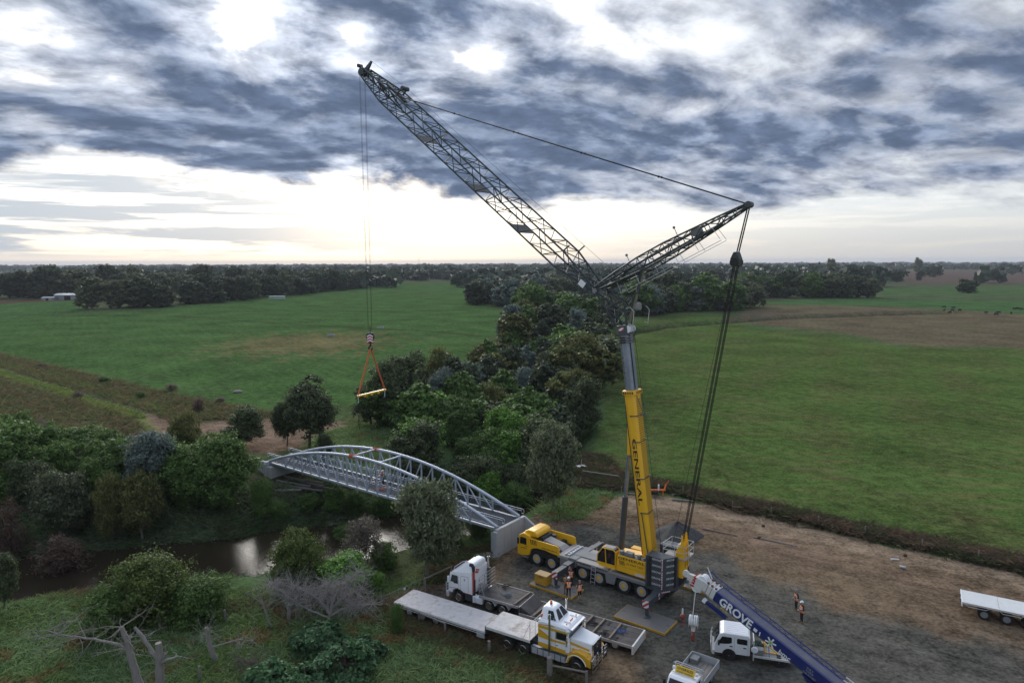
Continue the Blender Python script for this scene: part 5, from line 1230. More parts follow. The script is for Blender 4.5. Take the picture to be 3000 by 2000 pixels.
# ---- white bullnose truck with gold bands and its white-decked trailer
KW = thing('bonnet_truck', 'white truck with gold bands, long bonnet and chrome bull bar', 'truck', (5.95, 44.25, 0), R(-31))
def bonnet_truck():
    P = KW
    MB().box(-7.4, -.3, -.45, .45, .62, .92).build('chassis', DGREY, P)
    hood = MB().hexa([(-1.82, -.95, 1.22), (-.22, -.78, 1.22), (-.22, .78, 1.22), (-1.82, .95, 1.22), (-1.82, -.86, 2.34), (-.26, -.66, 2.14), (-.26, .66, 2.14), (-1.82, .86, 2.34)]).build('bonnet', WHITE, P, bevel=.07)
    for s in (-1, 1):
        f = MB().prism([(-.12, 1.02), (-.2, 1.32), (-.55, 1.55), (-1.05, 1.66), (-1.55, 1.52), (-1.86, 1.15), (-1.95, .62), (-1.82, .62), (-1.68, 1.0), (-1.4, 1.26), (-1.08, 1.32), (-.72, 1.22), (-.5, .98), (-.45, .78), (-.12, .72)], s * .72, s * 1.24, 'y').build('front_fender', KYEL, P, bevel=.04)
        ring = [(-1.95, .62)] + [(-1.18 + .76 * math.cos(a), .58 + .78 * math.sin(a)) for a in [R(170 - 16 * q) for q in range(10)]] + [(-.45, .8)]
        MB().tube([(x, s * 1.235, z) for x, z in ring], .035, 6).build('fender_trim', WHITE, f)
        decal(hood, [(-1.8, 1.86), (-.34, 1.72), (-.34, 1.86), (-1.8, 2.04)], s * .90 if s > 0 else -.90, KYEL)
        MB().hexa([(-1.80, s * .935, 1.24), (-.30, s * .795, 1.24), (-.30, s * .80, 1.24), (-1.80, s * .94, 1.24), (-1.80, s * .905, 1.62), (-.30, s * .755, 1.55), (-.30, s * .76, 1.55), (-1.80, s * .91, 1.62)]).build('bonnet_band', KYEL, hood)
        MB().ball((-.22, s * .95, 1.10), .12, 10, 6).build('headlamp', CHROME, f)
        MB().ball((-.4, s * 1.12, 1.45), .06, 8, 5).build('indicator', AMBER, f)
    MB().box(-.25, -.17, -.66, .66, 1.0, 2.08).build('grille', BLACK, P, bevel=.02)
    m = MB()
    for y in (-.68, .68): m.beam((-.17, y, 1.0), (-.19, y, 2.12), .07, .07, (0, 1, 0))
    m.beam((-.19, -.7, 2.13), (-.19, .7, 2.13), .09, .09); m.lathe([(.17, 0), (.17, .03), (.1, .04)], (-.17, 0, 1.85), 'x', 14); m.build('grille_surround', CHROME, P)
    b = MB()
    for z in (.50, .78, 1.06): b.beam((.02, -1.22, z), (.02, 1.22, z), .07, .16)
    for y in (-1.22, -.72, -.24, .24, .72, 1.22): b.beam((.02, y, .34), (.0, y, 1.50 if abs(y) < 1 else 1.32), .09, .06, (0, 1, 0))
    for s in (-1, 1): b.beam((.0, s * .24, 1.46), (.0, s * 1.22, 1.30), .06, .07); b.beam((.0, s * .24, 1.28), (.0, s * 1.22, 1.22), .06, .05)
    b.build('bull_bar', CHROME, P)
    for y in (-.95, .95, 0): MB().box(.05, .065, y - .22, y + .22, .56, .74).build('bar_lamp', BLACK, P)
    # cab and sleeper
    cab = MB().prism([(-4.2, 1.12), (-4.2, 2.98), (-3.9, 3.06), (-2.0, 3.02), (-1.78, 2.92), (-1.84, 2.30), (-1.80, 1.12)], -1.16, 1.16, 'y').build('cab', WHITE, P, bevel=.06)
    rf = MB().hexa([(-4.22, -1.1, 3.0), (-1.72, -1.1, 3.0), (-1.72, 1.1, 3.0), (-4.22, 1.1, 3.0), (-4.2, -1.05, 3.14), (-1.95, -1.0, 3.10), (-1.95, 1.0, 3.10), (-4.2, 1.05, 3.14)]).build('cab_roof', WHITE, P, bevel=.06)
    sl = MB().hexa([(-4.20, -1.02, 3.08), (-2.70, -.92, 3.06), (-2.70, .92, 3.06), (-4.20, 1.02, 3.08), (-4.12, -.58, 3.86), (-3.25, -.48, 3.84), (-3.25, .48, 3.84), (-4.12, .58, 3.86)]).build('sleeper_roof', WHITE, P, bevel=.14)
    for s in (-1, 1):
        FC = [(-2.70, -.92, 3.06), (-2.70, .92, 3.06), (-3.25, .48, 3.84), (-3.25, -.48, 3.84)]
        SD = [(-4.20, s * 1.02, 3.08), (-2.70, s * .92, 3.06), (-3.25, s * .48, 3.84), (-4.12, s * .58, 3.86)]
        patch(FC, (.54, .90) if s > 0 else (.10, .46), (.16, .84), .022).build('sleeper_window', GLASS, sl)
        patch(SD, (.46, .90), (.16, .80), .022 * -s).build('sleeper_window', GLASS, sl)
        y = s * 1.163
        decal(cab, [(-4.18, 2.52), (-1.86, 2.62), (-1.86, 2.78), (-4.18, 2.74)], y, KYEL)
        decal(cab, [(-4.18, 1.86), (-4.18, 2.50), (-3.98, 2.44), (-3.05, 1.98), (-1.86, 2.0), (-1.86, 1.86), (-3.1, 1.80)], y + s * .002, KYEL)
        decal(cab, [(-4.18, 1.16), (-4.18, 1.50), (-1.84, 1.44), (-1.84, 1.16)], y, KYEL)
        decal(cab, [(-4.18, 2.80), (-3.0, 2.96), (-2.8, 2.90), (-4.18, 2.74)], y + s * .002, KYEL)
        w = decal(cab, [(-2.72, 2.14), (-2.72, 2.58), (-1.98, 2.60), (-1.92, 2.30), (-2.05, 2.14)], y + s * .008, GLASS, 'side_window')
        m = MB().prism([(-2.78, 2.08), (-2.78, 2.64), (-1.94, 2.66), (-1.86, 2.30), (-2.0, 2.08)], y, y + s * .006, 'y'); m.build('window_frame', CHROME, w)
        d = MB().box(-2.83, -2.815, y - .001, y + s * .008, 1.2, 2.7).build('door_seam', BLACK, cab); MB().box(-2.75, -2.62, y, y + s * .03, 1.62, 1.68).build('handle', CHROME, d)
        m = MB().tube([(-1.95, s * 1.2, 2.62), (-1.75, s * 1.5, 2.6), (-1.75, s * 1.5, 1.95), (-1.9, s * 1.2, 1.9)], .02, 6); m.box(-1.80, -1.72, s * 1.42, s * 1.58, 2.0, 2.5); m.build('mirror', CHROME, cab)
        # stacks, air cleaners, tanks
        MB().cyl((-3.2, s * 1.30, 1.05), (-3.2, s * 1.30, 3.80), .085, n=14).build('exhaust_stack', CHROME, P, smooth=True); MB().cyl((-3.2, s * 1.30, 3.797), (-3.2, s * 1.30, 3.806), .075, n=12).build('stack_mouth', BLACK, P)
        a = MB().cyl((-1.90, s * 1.08, 1.35), (-1.90, s * 1.08, 1.95), .17, n=16).build('air_cleaner', WHITE, P, smooth=True)
        MB().cyl((-1.90, s * 1.08, 1.95), (-1.90, s * 1.08, 2.75), .055, n=10).build('intake_pipe', CHROME, a)
        MB().lathe([(.06, 0), (.19, .04), (.21, .10), (.19, .15), (.05, .19)], (-1.90, s * 1.08, 2.74), 'z', 16).build('intake_cap', WHITED, a, smooth=True)
        m = MB().box(-4.75, -2.05, s * .80, s * 1.20, .48, .98); m.build('side_tank', ALU, P, bevel=.06)
        m = MB()
        for q in range(6): m.box(-4.7 + q * .46, -4.68 + q * .46 + .03, s * 1.20, s * 1.21, .52, .94)
        m.box(-4.75, -2.05, s * 1.12, s * 1.23, .985, 1.03); m.build('tank_strap', DGREY, P)
        wheel(P, -1.18, s * 1.02, .50, .30, CHROME, CHROME, s)
        for x in (-5.42, -6.74): wheel(P, x, s * 1.05, .50, .28, CHROME, CHROME, s, dual=True)
    MB().hexa([(-1.82, -1.02, 2.34), (-1.79, -1.02, 2.34), (-1.79, 1.02, 2.34), (-1.82, 1.02, 2.34), (-1.80, -.98, 2.90), (-1.765, -.98, 2.90), (-1.765, .98, 2.90), (-1.80, .98, 2.90)]).build('windscreen', GLASS, cab)
    MB().box(-1.78, -1.55, -1.05, 1.05, 2.92, 2.99).build('sun_visor', WHITE, cab, bevel=.02)
    for y in (-.75, -.15, .0, .15, .75): MB().ball((-2.15, y, 3.13), .055, 8, 5).build('roof_marker', AMBER, rf)
    for x, y, z in ((-3.75, 0, 3.87), (-4.05, -.85, 3.18)):
        o = MB().lathe([(.09, 0), (.09, .14), (.05, .2)], (x, y, z + .06), 'z', 12).build('beacon', AMBER, rf); MB().cyl((x, y, z - .05), (x, y, z + .07), .09, n=12).build('beacon_base', BLACK, o)
    m = MB()
    for y in (-.5, .5): m.tube([(-2.5, y, 3.13), (-2.05, y, 3.16)], .03, 6); m.cyl((-2.05, y, 3.16), (-1.98, y, 3.16), .06, n=10)
    m.build('air_horn', CHROME, rf)
bonnet_truck()
TA = thing('flat_trailer', 'long flat trailer with a scuffed white stepped deck behind the gold banded truck', 'trailer', (5.95, 44.25, 0), R(-31))
def white_trailer():
    P = TA; hw = 1.24
    def sections(name, x0, x1, z, n, mat):
        for q in range(n):
            a = x0 + (x1 - x0) * q / n; b = x0 + (x1 - x0) * (q + 1) / n
            MB().box(a + .004, b - .004, -hw, hw, z - .05, z).build(name, mat, P)
    sections('deck_plate', -8.52, -4.80, 1.40, 2, DECKW); sections('deck_plate', -17.35, -8.62, .95, 5, DECKW)
    m = MB().box(-17.35, -8.5, -.5, -.36, .45, .9); m.box(-17.35, -8.5, .36, .5, .45, .9); m.box(-8.6, -4.9, -.5, -.36, 1.0, 1.35); m.box(-8.6, -4.9, .36, .5, 1.0, 1.35); m.build('trailer_beam', DGREY, P)
    for s in (-1, 1):
        MB().box(-8.52, -4.80, s * (hw - .02), s * (hw + .03), 1.20, 1.385).build('side_rave', WHITED, P); MB().box(-17.35, -8.62, s * (hw - .02), s * (hw + .03), .78, .935).build('side_rave', WHITED, P)
        MB().tube([(-17.2, s * (hw + .06), .70), (-8.8, s * (hw + .06), .70)], .02, 5).build('tie_rail', WHITED, P)
        for x in (-15.9, -14.6, -13.3): wheel(P, x, s * .98, .42, .28, RIMG, RIMG, s, dual=True)
        m = MB().box(-9.35, -8.68, s * (hw - .1), s * (hw + .02), .38, .72); m.build('step_frame', ALU, P)
    MB().box(-8.62, -8.5, -hw, hw, .78, 1.38).build('step_face', DGREY, P)
    MB().prism([(-8.62, .9), (-8.1, .9), (-7.4, 1.02), (-8.62, 1.02)], -.5, .5, 'y').build('gooseneck', DGREY, P)
    rail('headboard_rail', P, [(-4.82, -1.2, 1.4), (-4.82, -.4, 1.4), (-4.82, .4, 1.4), (-4.82, 1.2, 1.4)], (.25, .5, .75, 1.0, 1.2), WHITED, .02)
    MB().tube([(-4.82, -1.2, 2.6), (-5.35, -1.2, 1.42)], .018, 5).build('headboard_stay', WHITED, P)
white_trailer()
# ---- white cab-over truck with dark plank deck trailer
KC = thing('cab_over_truck', 'white cab over truck with high roof and red air intake pipe', 'truck', (-3.92, 54.75, 0), R(149.5))
def cab_over():
    P = KC
    MB().box(-4.9, 1.0, -.45, .45, .5, .85).build('chassis', DGREY, P)
    cab = MB().prism([(-1.36, .98), (-1.36, 2.98), (.55, 2.62), (.82, 2.50), (1.00, 1.75), (1.02, .80), (.62, .72), (.55, 1.0), (.2, 1.18), (-.2, 1.18), (-.55, .98)], -1.18, 1.18, 'y').build('cab', WHITE, P, bevel=.07)
    MB().hexa([(-1.36, -1.16, 2.86), (.60, -1.16, 2.52), (.60, 1.16, 2.52), (-1.36, 1.16, 2.86), (-1.36, -.92, 3.50), (-.75, -.80, 3.58), (-.75, .80, 3.58), (-1.36, .92, 3.50)]).build('high_roof', WHITE, cab, bevel=.16)
    MB().hexa([(.56, -1.04, 2.50), (.84, -1.04, 2.46), (.84, 1.04, 2.46), (.56, 1.04, 2.50), (-.2, -.86, 2.98), (.12, -.86, 2.90), (.12, .86, 2.90), (-.2, .86, 2.98)]).build('roof_brow', WHITE, cab, bevel=.05)
    MB().hexa([(-.32, -.62, 3.02), (-.22, -.62, 2.98), (-.22, .62, 2.98), (-.32, .62, 3.02), (-.62, -.52, 3.46), (-.52, -.52, 3.46), (-.52, .52, 3.46), (-.62, .52, 3.46)]).build('roof_window', GLASS, cab)
    MB().hexa([(1.0, -1.06, 1.72), (1.03, -1.06, 1.72), (1.03, 1.06, 1.72), (1.0, 1.06, 1.72), (.84, -1.02, 2.44), (.87, -1.02, 2.44), (.87, 1.02, 2.44), (.84, 1.02, 2.44)]).build('windscreen', GLASS, cab)
    em = MB().prism([(.25, 2.55), (.70, 2.72), (.52, 3.02), (.05, 2.82)], -1.372, -1.362, 'x').build('red_emblem', RED, cab)
    for q in range(3): MB().prism([(.20 + q * .13, 2.68 + q * .04), (.23 + q * .13, 2.68 + q * .04), (.29 + q * .13, 2.86 + q * .04), (.26 + q * .13, 2.86 + q * .04)], -1.378, -1.373, 'x').build('emblem_stroke', LETTERW, em)
    MB().box(.95, 1.22, -1.2, 1.2, .30, .82).build('bumper', WHITED, P, bevel=.06)
    m = MB()
    for z in (.95, 1.18, 1.42): m.beam((1.28, -1.1, z), (1.28, 1.1, z), .06, .08)
    for y in (-1.1, -.4, .4, 1.1): m.beam((1.26, y, .5), (1.26, y, 1.45), .07, .06, (0, 1, 0))
    m.build('bull_bar', ALU, P)
    for s in (-1, 1):
        y = s * 1.182
        decal(cab, [(.02, 1.66), (.02, 2.28), (.10, 2.36), (.62, 2.34), (.78, 1.72), (.5, 1.74), (.42, 1.64)], y + s * .003, GLASS, 'side_window')
        d = decal(cab, [(-.06, 1.0), (-.06, 2.42), (-.045, 2.42), (-.045, 1.0)], y, BLACK, 'door_seam'); MB().box(.0, .14, y, y + s * .03, 1.20, 1.27).build('handle', BLACK, d)
        decal(cab, [(-1.02, .95), (-1.02, 2.40), (-.94, 2.48), (-.32, 2.42), (-.24, 2.30), (-.24, 1.0), (-.255, 1.0), (-.255, 2.28), (-.33, 2.39), (-.93, 2.45), (-1.0, 2.38), (-1.0, .95)], y, MGREY, 'locker_seam')
        decal(cab, [(-.70, 2.05), (-.70, 2.25), (-.58, 2.25), (-.58, 2.05)], y, LGREY, 'badge')
        decal(cab, [(-1.3, 1.02), (-1.3, 1.06), (-.5, 1.06), (-.5, 1.02)], y, RED, 'red_pinstripe'); decal(cab, [(.2, 1.22), (.2, 1.26), (.95, 1.20), (.95, 1.16)], y, RED, 'red_pinstripe')
        MB().ball((.70, s * 1.1, 2.60), .07, 8, 5).build('marker_lamp', RED, cab)
        MB().box(.85, .98, s * 1.22, s * 1.36, 1.65, 2.2).build('mirror', WHITE, cab, bevel=.03)
        wheel(P, 0, s * 1.02, .50, .30, CHROME, CHROME, s)
        for x in (-2.95, -4.22): wheel(P, x, s * 1.02, .50, .28, CHROME, CHROME, s, dual=True)
        for x in (-2.95, -4.22):
            pts = [(x + .68 * math.cos(R(15 + 15 * q)), s * .98, .5 + .62 * math.sin(R(15 + 15 * q))) for q in range(11)]
            m = MB(); n = len(pts)
            m.add([(p[0], s * .70, p[2]) for p in pts] + [(p[0], s * 1.24, p[2]) for p in pts] + [(p[0], s * 1.24, p[2] + .03) for p in pts] + [(p[0], s * .70, p[2] + .03) for p in pts],
                  [(i, i + 1, n + i + 1, n + i) for i in range(n - 1)] + [(n + i, n + i + 1, 2 * n + i + 1, 2 * n + i) for i in range(n - 1)] + [(2 * n + i, 2 * n + i + 1, 3 * n + i + 1, 3 * n + i) for i in range(n - 1)])
            m.build('mudguard', WHITE, P)
        m = MB().box(-1.62, -1.42, s * .75, s * 1.18, .42, .98); m.build('side_step', WHITE, P, bevel=.02)
        MB().box(-1.42, -.62, s * .8, s * 1.12, .40, .95).build('battery_box', DGREY, P, bevel=.03)
        MB().box(-2.38, -1.66, s * .70, s * 1.20, .42, .98).build('side_tank', WHITE, P, bevel=.08)
    sn = MB().tube([(-1.46, 1.02, 1.15), (-1.46, 1.04, 3.05)], .10, 12).build('intake_pipe', RED, P); MB().tube([(-1.46, 1.04, 3.0), (-1.44, 1.04, 3.35), (-1.30, 1.04, 3.52), (-1.12, 1.04, 3.50)], [.12, .14, .15, .14], 10).build('intake_cowl', BLACK, sn)
    MB().box(-1.56, -1.40, .92, 1.10, .95, 2.3).build('pipe_guard', BLACK, P)
    MB().cyl((-1.6, -1.0, 1.0), (-1.6, -1.0, 3.55), .09, n=12).build('exhaust_stack', CHROME, P, smooth=True); MB().cyl((-1.6, -1.0, 3.547), (-1.6, -1.0, 3.556), .08, n=12).build('stack_mouth', BLACK, P); MB().box(-1.75, -1.52, -1.1, -.85, 1.0, 2.6).build('stack_guard', DGREY, P)
    m = MB()
    for q in range(3): m.tube([(-1.4, -.2 + q * .15, 1.5), (-1.7, -.2 + q * .15, 1.25), (-1.95, -.2 + q * .12, 1.5)], .025, 5)
    m.build('air_hose', RED, P); MB().box(-1.95, -1.6, -.4, .4, .95, 1.5).build('rear_tank', MGREY, P, bevel=.04)
    MB().tube([(.55, 1.0, 2.66), (.75, .6, 2.72), (.75, -.6, 2.72), (.55, -1.0, 2.66)], .03, 6).build('light_bar', ALU, cab)
cab_over()
TB = thing('flat_trailer', 'stepped trailer with a dark plank deck and loose straps behind the white cab over truck', 'trailer', (-3.92, 54.75, 0), R(149.5))
def dark_trailer():
    P = TB; hw = 1.26
    def planks(x0, x1, z, n):
        w = 2 * hw / n
        for q in range(n): MB().box(x0, x1, -hw + q * w + .006, -hw + (q + 1) * w - .006, z - .06, z + .004 * (q % 3)).build('plank', PLANK, P)
    planks(-5.75, -2.12, 1.22, 11); planks(-15.1, -5.9, .72, 11)
    for a, b, z in ((-5.75, -2.12, 1.24), (-15.15, -5.85, .74)):
        for s in (-1, 1): MB().box(a, b, s * (hw - .01), s * (hw + .05), z - .18, z + .02).build('side_rave', LGREY, P)
    m = MB().box(-15.0, -5.6, -.5, -.36, .35, .62); m.box(-15.0, -5.6, .36, .5, .35, .62); m.box(-5.8, -2.6, -.5, .5, .98, 1.14); m.build('trailer_beam', DGREY, P)
    MB().box(-5.86, -5.76, -hw, hw, .55, 1.20).build('step_face', DGREY, P)
    MB().prism([(-5.86, .72), (-5.86, 1.2), (-6.75, .76), (-6.75, .72)], -1.1, 1.1, 'y').build('ramp', PLANK, P)
    MB().box(-15.28, -15.14, -hw - .05, hw + .05, .12, .76).build('tail_board', WHITED, P, bevel=.02)
    for y in (-1.05, 1.05): MB().box(-15.296, -15.282, y - .2, y + .2, .2, .62).build('chevron_board', HAZY, P)
    rail('headboard_rail', P, [(-2.1, -1.22, 1.24), (-2.1, -.42, 1.24), (-2.1, .42, 1.24), (-2.1, 1.22, 1.24)], (.3, .6, .9, 1.2, 1.45), LGREY, .022)
    MB().tube([(-2.1, 1.22, 2.65), (-2.6, 1.22, 1.25)], .02, 5).build('headboard_stay', LGREY, P)
    for x, y0, y1, z in ((-5.45, -1.1, 1.2, 1.30), (-7.1, -1.15, 1.1, .79), (-11.1, -1.2, 1.2, .79), (-12.0, -1.2, 1.2, .79), (-13.35, -1.2, 1.2, .79)):
        pass
    for s in (-1, 1):
        for x in (-11.3, -12.55, -13.8): wheel(P, x, s * 1.0, .38, .26, RIMG, RIMG, s, dual=True)
        MB().box(-14.5, -14.46, s * .85, s * 1.2, .12, .5).build('mud_flap', BLACK, P)
HAZY = stripes('amber and white tail chevrons', (.72, .70, .66), (.70, .28, .04), 6.0, (0, .707, .707))
dark_trailer()
def on_trailer(): 
    mt = Matrix.Translation(TB.location) @ Matrix.Rotation(R(149.5), 4, 'Z')
    spec = [(-5.45, 1.225, 'timber bearer across the raised end of the dark trailer deck'), (-7.15, .735, 'timber bearer on the dark deck next to the step'), (-11.05, .735, 'timber bearer on the dark deck just behind the gold truck cab'), (-12.05, .735, 'middle timber bearer on the rear of the dark deck'), (-13.4, .735, 'rearmost timber bearer on the dark trailer deck')]
    for k, (x, z, lb) in enumerate(spec):
        o = MB().box(-.07, .07, -1.22, 1.22, 0, .12).build('timber_bearer', WOOD, None, bevel=.01, M=mt @ Matrix.Translation((x, 0, z + .012)) @ Matrix.Rotation(R((k * 37) % 9 - 4), 4, 'Z')); tag(o, lb, 'timber', 'bearers on the dark trailer')
    rr = random.Random(7)
    for x, y, z, mat, lb in ((-4.15, .15, 1.24, STRAP, 'blue grey strap coiled on the raised end of the dark deck'), (-3.2, -.9, 1.24, BLACK, 'small dark strap lying near the far edge of the raised deck'), (-10.3, -.55, .75, STRAPB, 'blue strap spread on the dark deck behind the gold truck sleeper'), (-13.9, .0, .75, STRAPB, 'bright blue strap heap at the tail of the dark trailer'), (-7.6, .5, .75, BLACK, 'black chain heap on the dark deck near the step'), (-11.6, -.2, .75, BLACK, 'black chain between two timber bearers'), (-12.8, .75, .75, BLACK, 'black chain at the near side of the dark deck'), (-8.6, -.6, .75, BLACK, 'small black chain on the far side of the dark deck')):
        pts = [(rr.gauss(0, .24), rr.gauss(0, .20), .03 + .10 * rr.random()) for _ in range(20)] + [(.5 + .1 * q, -.1 * q + .1, .03) for q in range(5)]
        o = MB().tube(pts, .022, 4).build('strap', mat, None, M=mt @ Matrix.Translation((x, y, z))); tag(o, lb, 'strap', 'straps and chains on the dark trailer')
STRAP = paint('blue grey strap', (.13, .20, .26), .8); STRAPB = paint('blue strap', (.06, .14, .36), .8)
on_trailer()
# ---- crew cab tray truck
CW = thing('crew_cab_truck', 'white crew cab tray truck partly behind the blue boom', 'truck', (15.61, 46.31, 0), R(163))
def crew():
    P = CW
    cab = MB().prism([(-1.33, .50), (-1.33, 1.86), (-1.2, 1.98), (.45, 1.98), (.72, 1.88), (1.05, 1.12), (1.08, .42), (.48, .42), (.42, .62), (.22, .80), (-.10, .80), (-.32, .60), (-.38, .48)], -.93, .93, 'y').build('cab', WHITE, P, bevel=.06)
    m = MB()
    for q in range(6): m.box(-1.15, .35, -.72 + q * .27, -.60 + q * .27, 1.978, 1.995)
    m.build('roof_rib', WHITE, cab, bevel=.006)
    for s in (-1, 1):
        y = s * .934
        decal(cab, [(-.10, 1.30), (-.10, 1.66), (-.04, 1.72), (.56, 1.70), (.86, 1.18), (.5, 1.16), (.1, 1.22)], y, GLASS, 'side_window'); decal(cab, [(-1.14, 1.30), (-1.14, 1.64), (-1.08, 1.70), (-.50, 1.70), (-.44, 1.64), (-.44, 1.36), (-.50, 1.30)], y, GLASS, 'side_window')
        for x in (-.28, -1.2): d = decal(cab, [(x, .55), (x, 1.78), (x + .012, 1.78), (x + .012, .55)], y, MGREY, 'door_seam')
        for x in (-.16, -1.08): MB().box(x, x + .2, y, y + s * .025, 1.03, 1.09).build('handle', BLACK, cab)
        MB().box(.72, .84, s * .98, s * 1.16, 1.12, 1.45).build('mirror', BLACK, cab, bevel=.03)
        MB().lathe([(.45, 0), (.47, s * .02)], (.06, s * .925, .38), 'y', 20).build('wheel_arch', BLACK, cab)
        wheel(P, .06, s * .84, .35, .24, BLACK, MGREY, s); wheel(P, -3.25, s * .80, .35, .22, BLACK, MGREY, s, dual=True)
        MB().box(-.55, -.5, s * .65, s * .9, .15, .45).build('mud_flap', BLACK, P)
    MB().hexa([(1.06, -.86, 1.14), (1.09, -.86, 1.14), (1.09, .86, 1.14), (1.06, .86, 1.14), (.74, -.80, 1.84), (.77, -.80, 1.84), (.77, .80, 1.84), (.74, .80, 1.84)]).build('windscreen', GLASS, cab)
    m = MB().box(1.05, 1.22, -.95, .95, .30, .58)
    for y in (-.9, -.35, .35, .9): m.tube([(1.24, y, .4), (1.32, y, 1.0), (1.24, y, 1.32)], .035, 6)
    m.tube([(1.32, -.9, 1.0), (1.32, .9, 1.0)], .035, 6); m.build('bull_bar', WHITED, P)
    MB().box(-4.2, .8, -.35, .35, .38, .52).build('chassis', BLACK, P)
    MB().box(-4.25, -1.55, -.98, .98, .56, .66).build('tray_floor', MGREY, P)
    for s in (-1, 1): MB().box(-4.27, -1.53, s * .97, s * 1.02, .54, .68).build('tray_edge', WHITED, P)
    m = MB()
    for y in (-1.0, 1.0): m.beam((-1.56, y, .3), (-1.56, y, 1.75), .07, .07, (0, 1, 0))
    m.beam((-1.56, -1.0, 1.72), (-1.56, 1.0, 1.72), .07, .07); m.build('tray_headboard', WHITED, P)
    MB().lathe([(.2, 0), (.24, .05), (.2, .1)], (-1.62, 1.02, 1.12), 'y', 14).build('hose_reel', WHITE, P)
    mt = Matrix.Translation(CW.location) @ Matrix.Rotation(R(163), 4, 'Z')
    o = MB().box(-.28, .28, -.25, .25, 0, .38).build('tool_box', MGREY, None, bevel=.02, M=mt @ Matrix.Translation((-1.95, .62, .665))); tag(o, 'grey tool box on the tray of the crew cab truck', 'tool box')
    m = MB(); 
    for q, (a, b) in enumerate([((0, 0, 0), (0, 0, .7)), ((0, .9, 0), (0, .9, .7)), ((0, 0, .7), (0, .9, .7)), ((0, 0, .04), (-.9, 0, .04)), ((-.9, 0, .04), (0, 0, .7)), ((0, .9, .04), (-.9, .9, .04)), ((-.9, .9, .04), (0, .9, .7))]): m.beam(a, b, .06, .06)
    o = m.build('frame_stand', YEL, None, M=mt @ Matrix.Translation((-2.3, -.5, .665))); tag(o, 'yellow triangular steel stand on the truck tray', 'stand')
    rr = random.Random(2); m = MB()
    for q in range(7): c = (rr.uniform(-.25, .25), rr.uniform(-.4, .4), .16 + .14 * rr.random()); m.ball(c, .17, 8, 5, (1.2, 1, .8))
    o = m.build('gear_bag', DGREENC, None, M=mt @ Matrix.Translation((-1.95, -.3, .665))); tag(o, 'dark canvas gear heap behind the crew cab', 'gear bag')
    MB().beam((-2.6, .99, .66), (-2.55, .7, 1.5), .05, .02).build('tie_strap', STRAPB, P)
DGREENC = paint('dark canvas', (.03, .05, .04), .9)
crew()
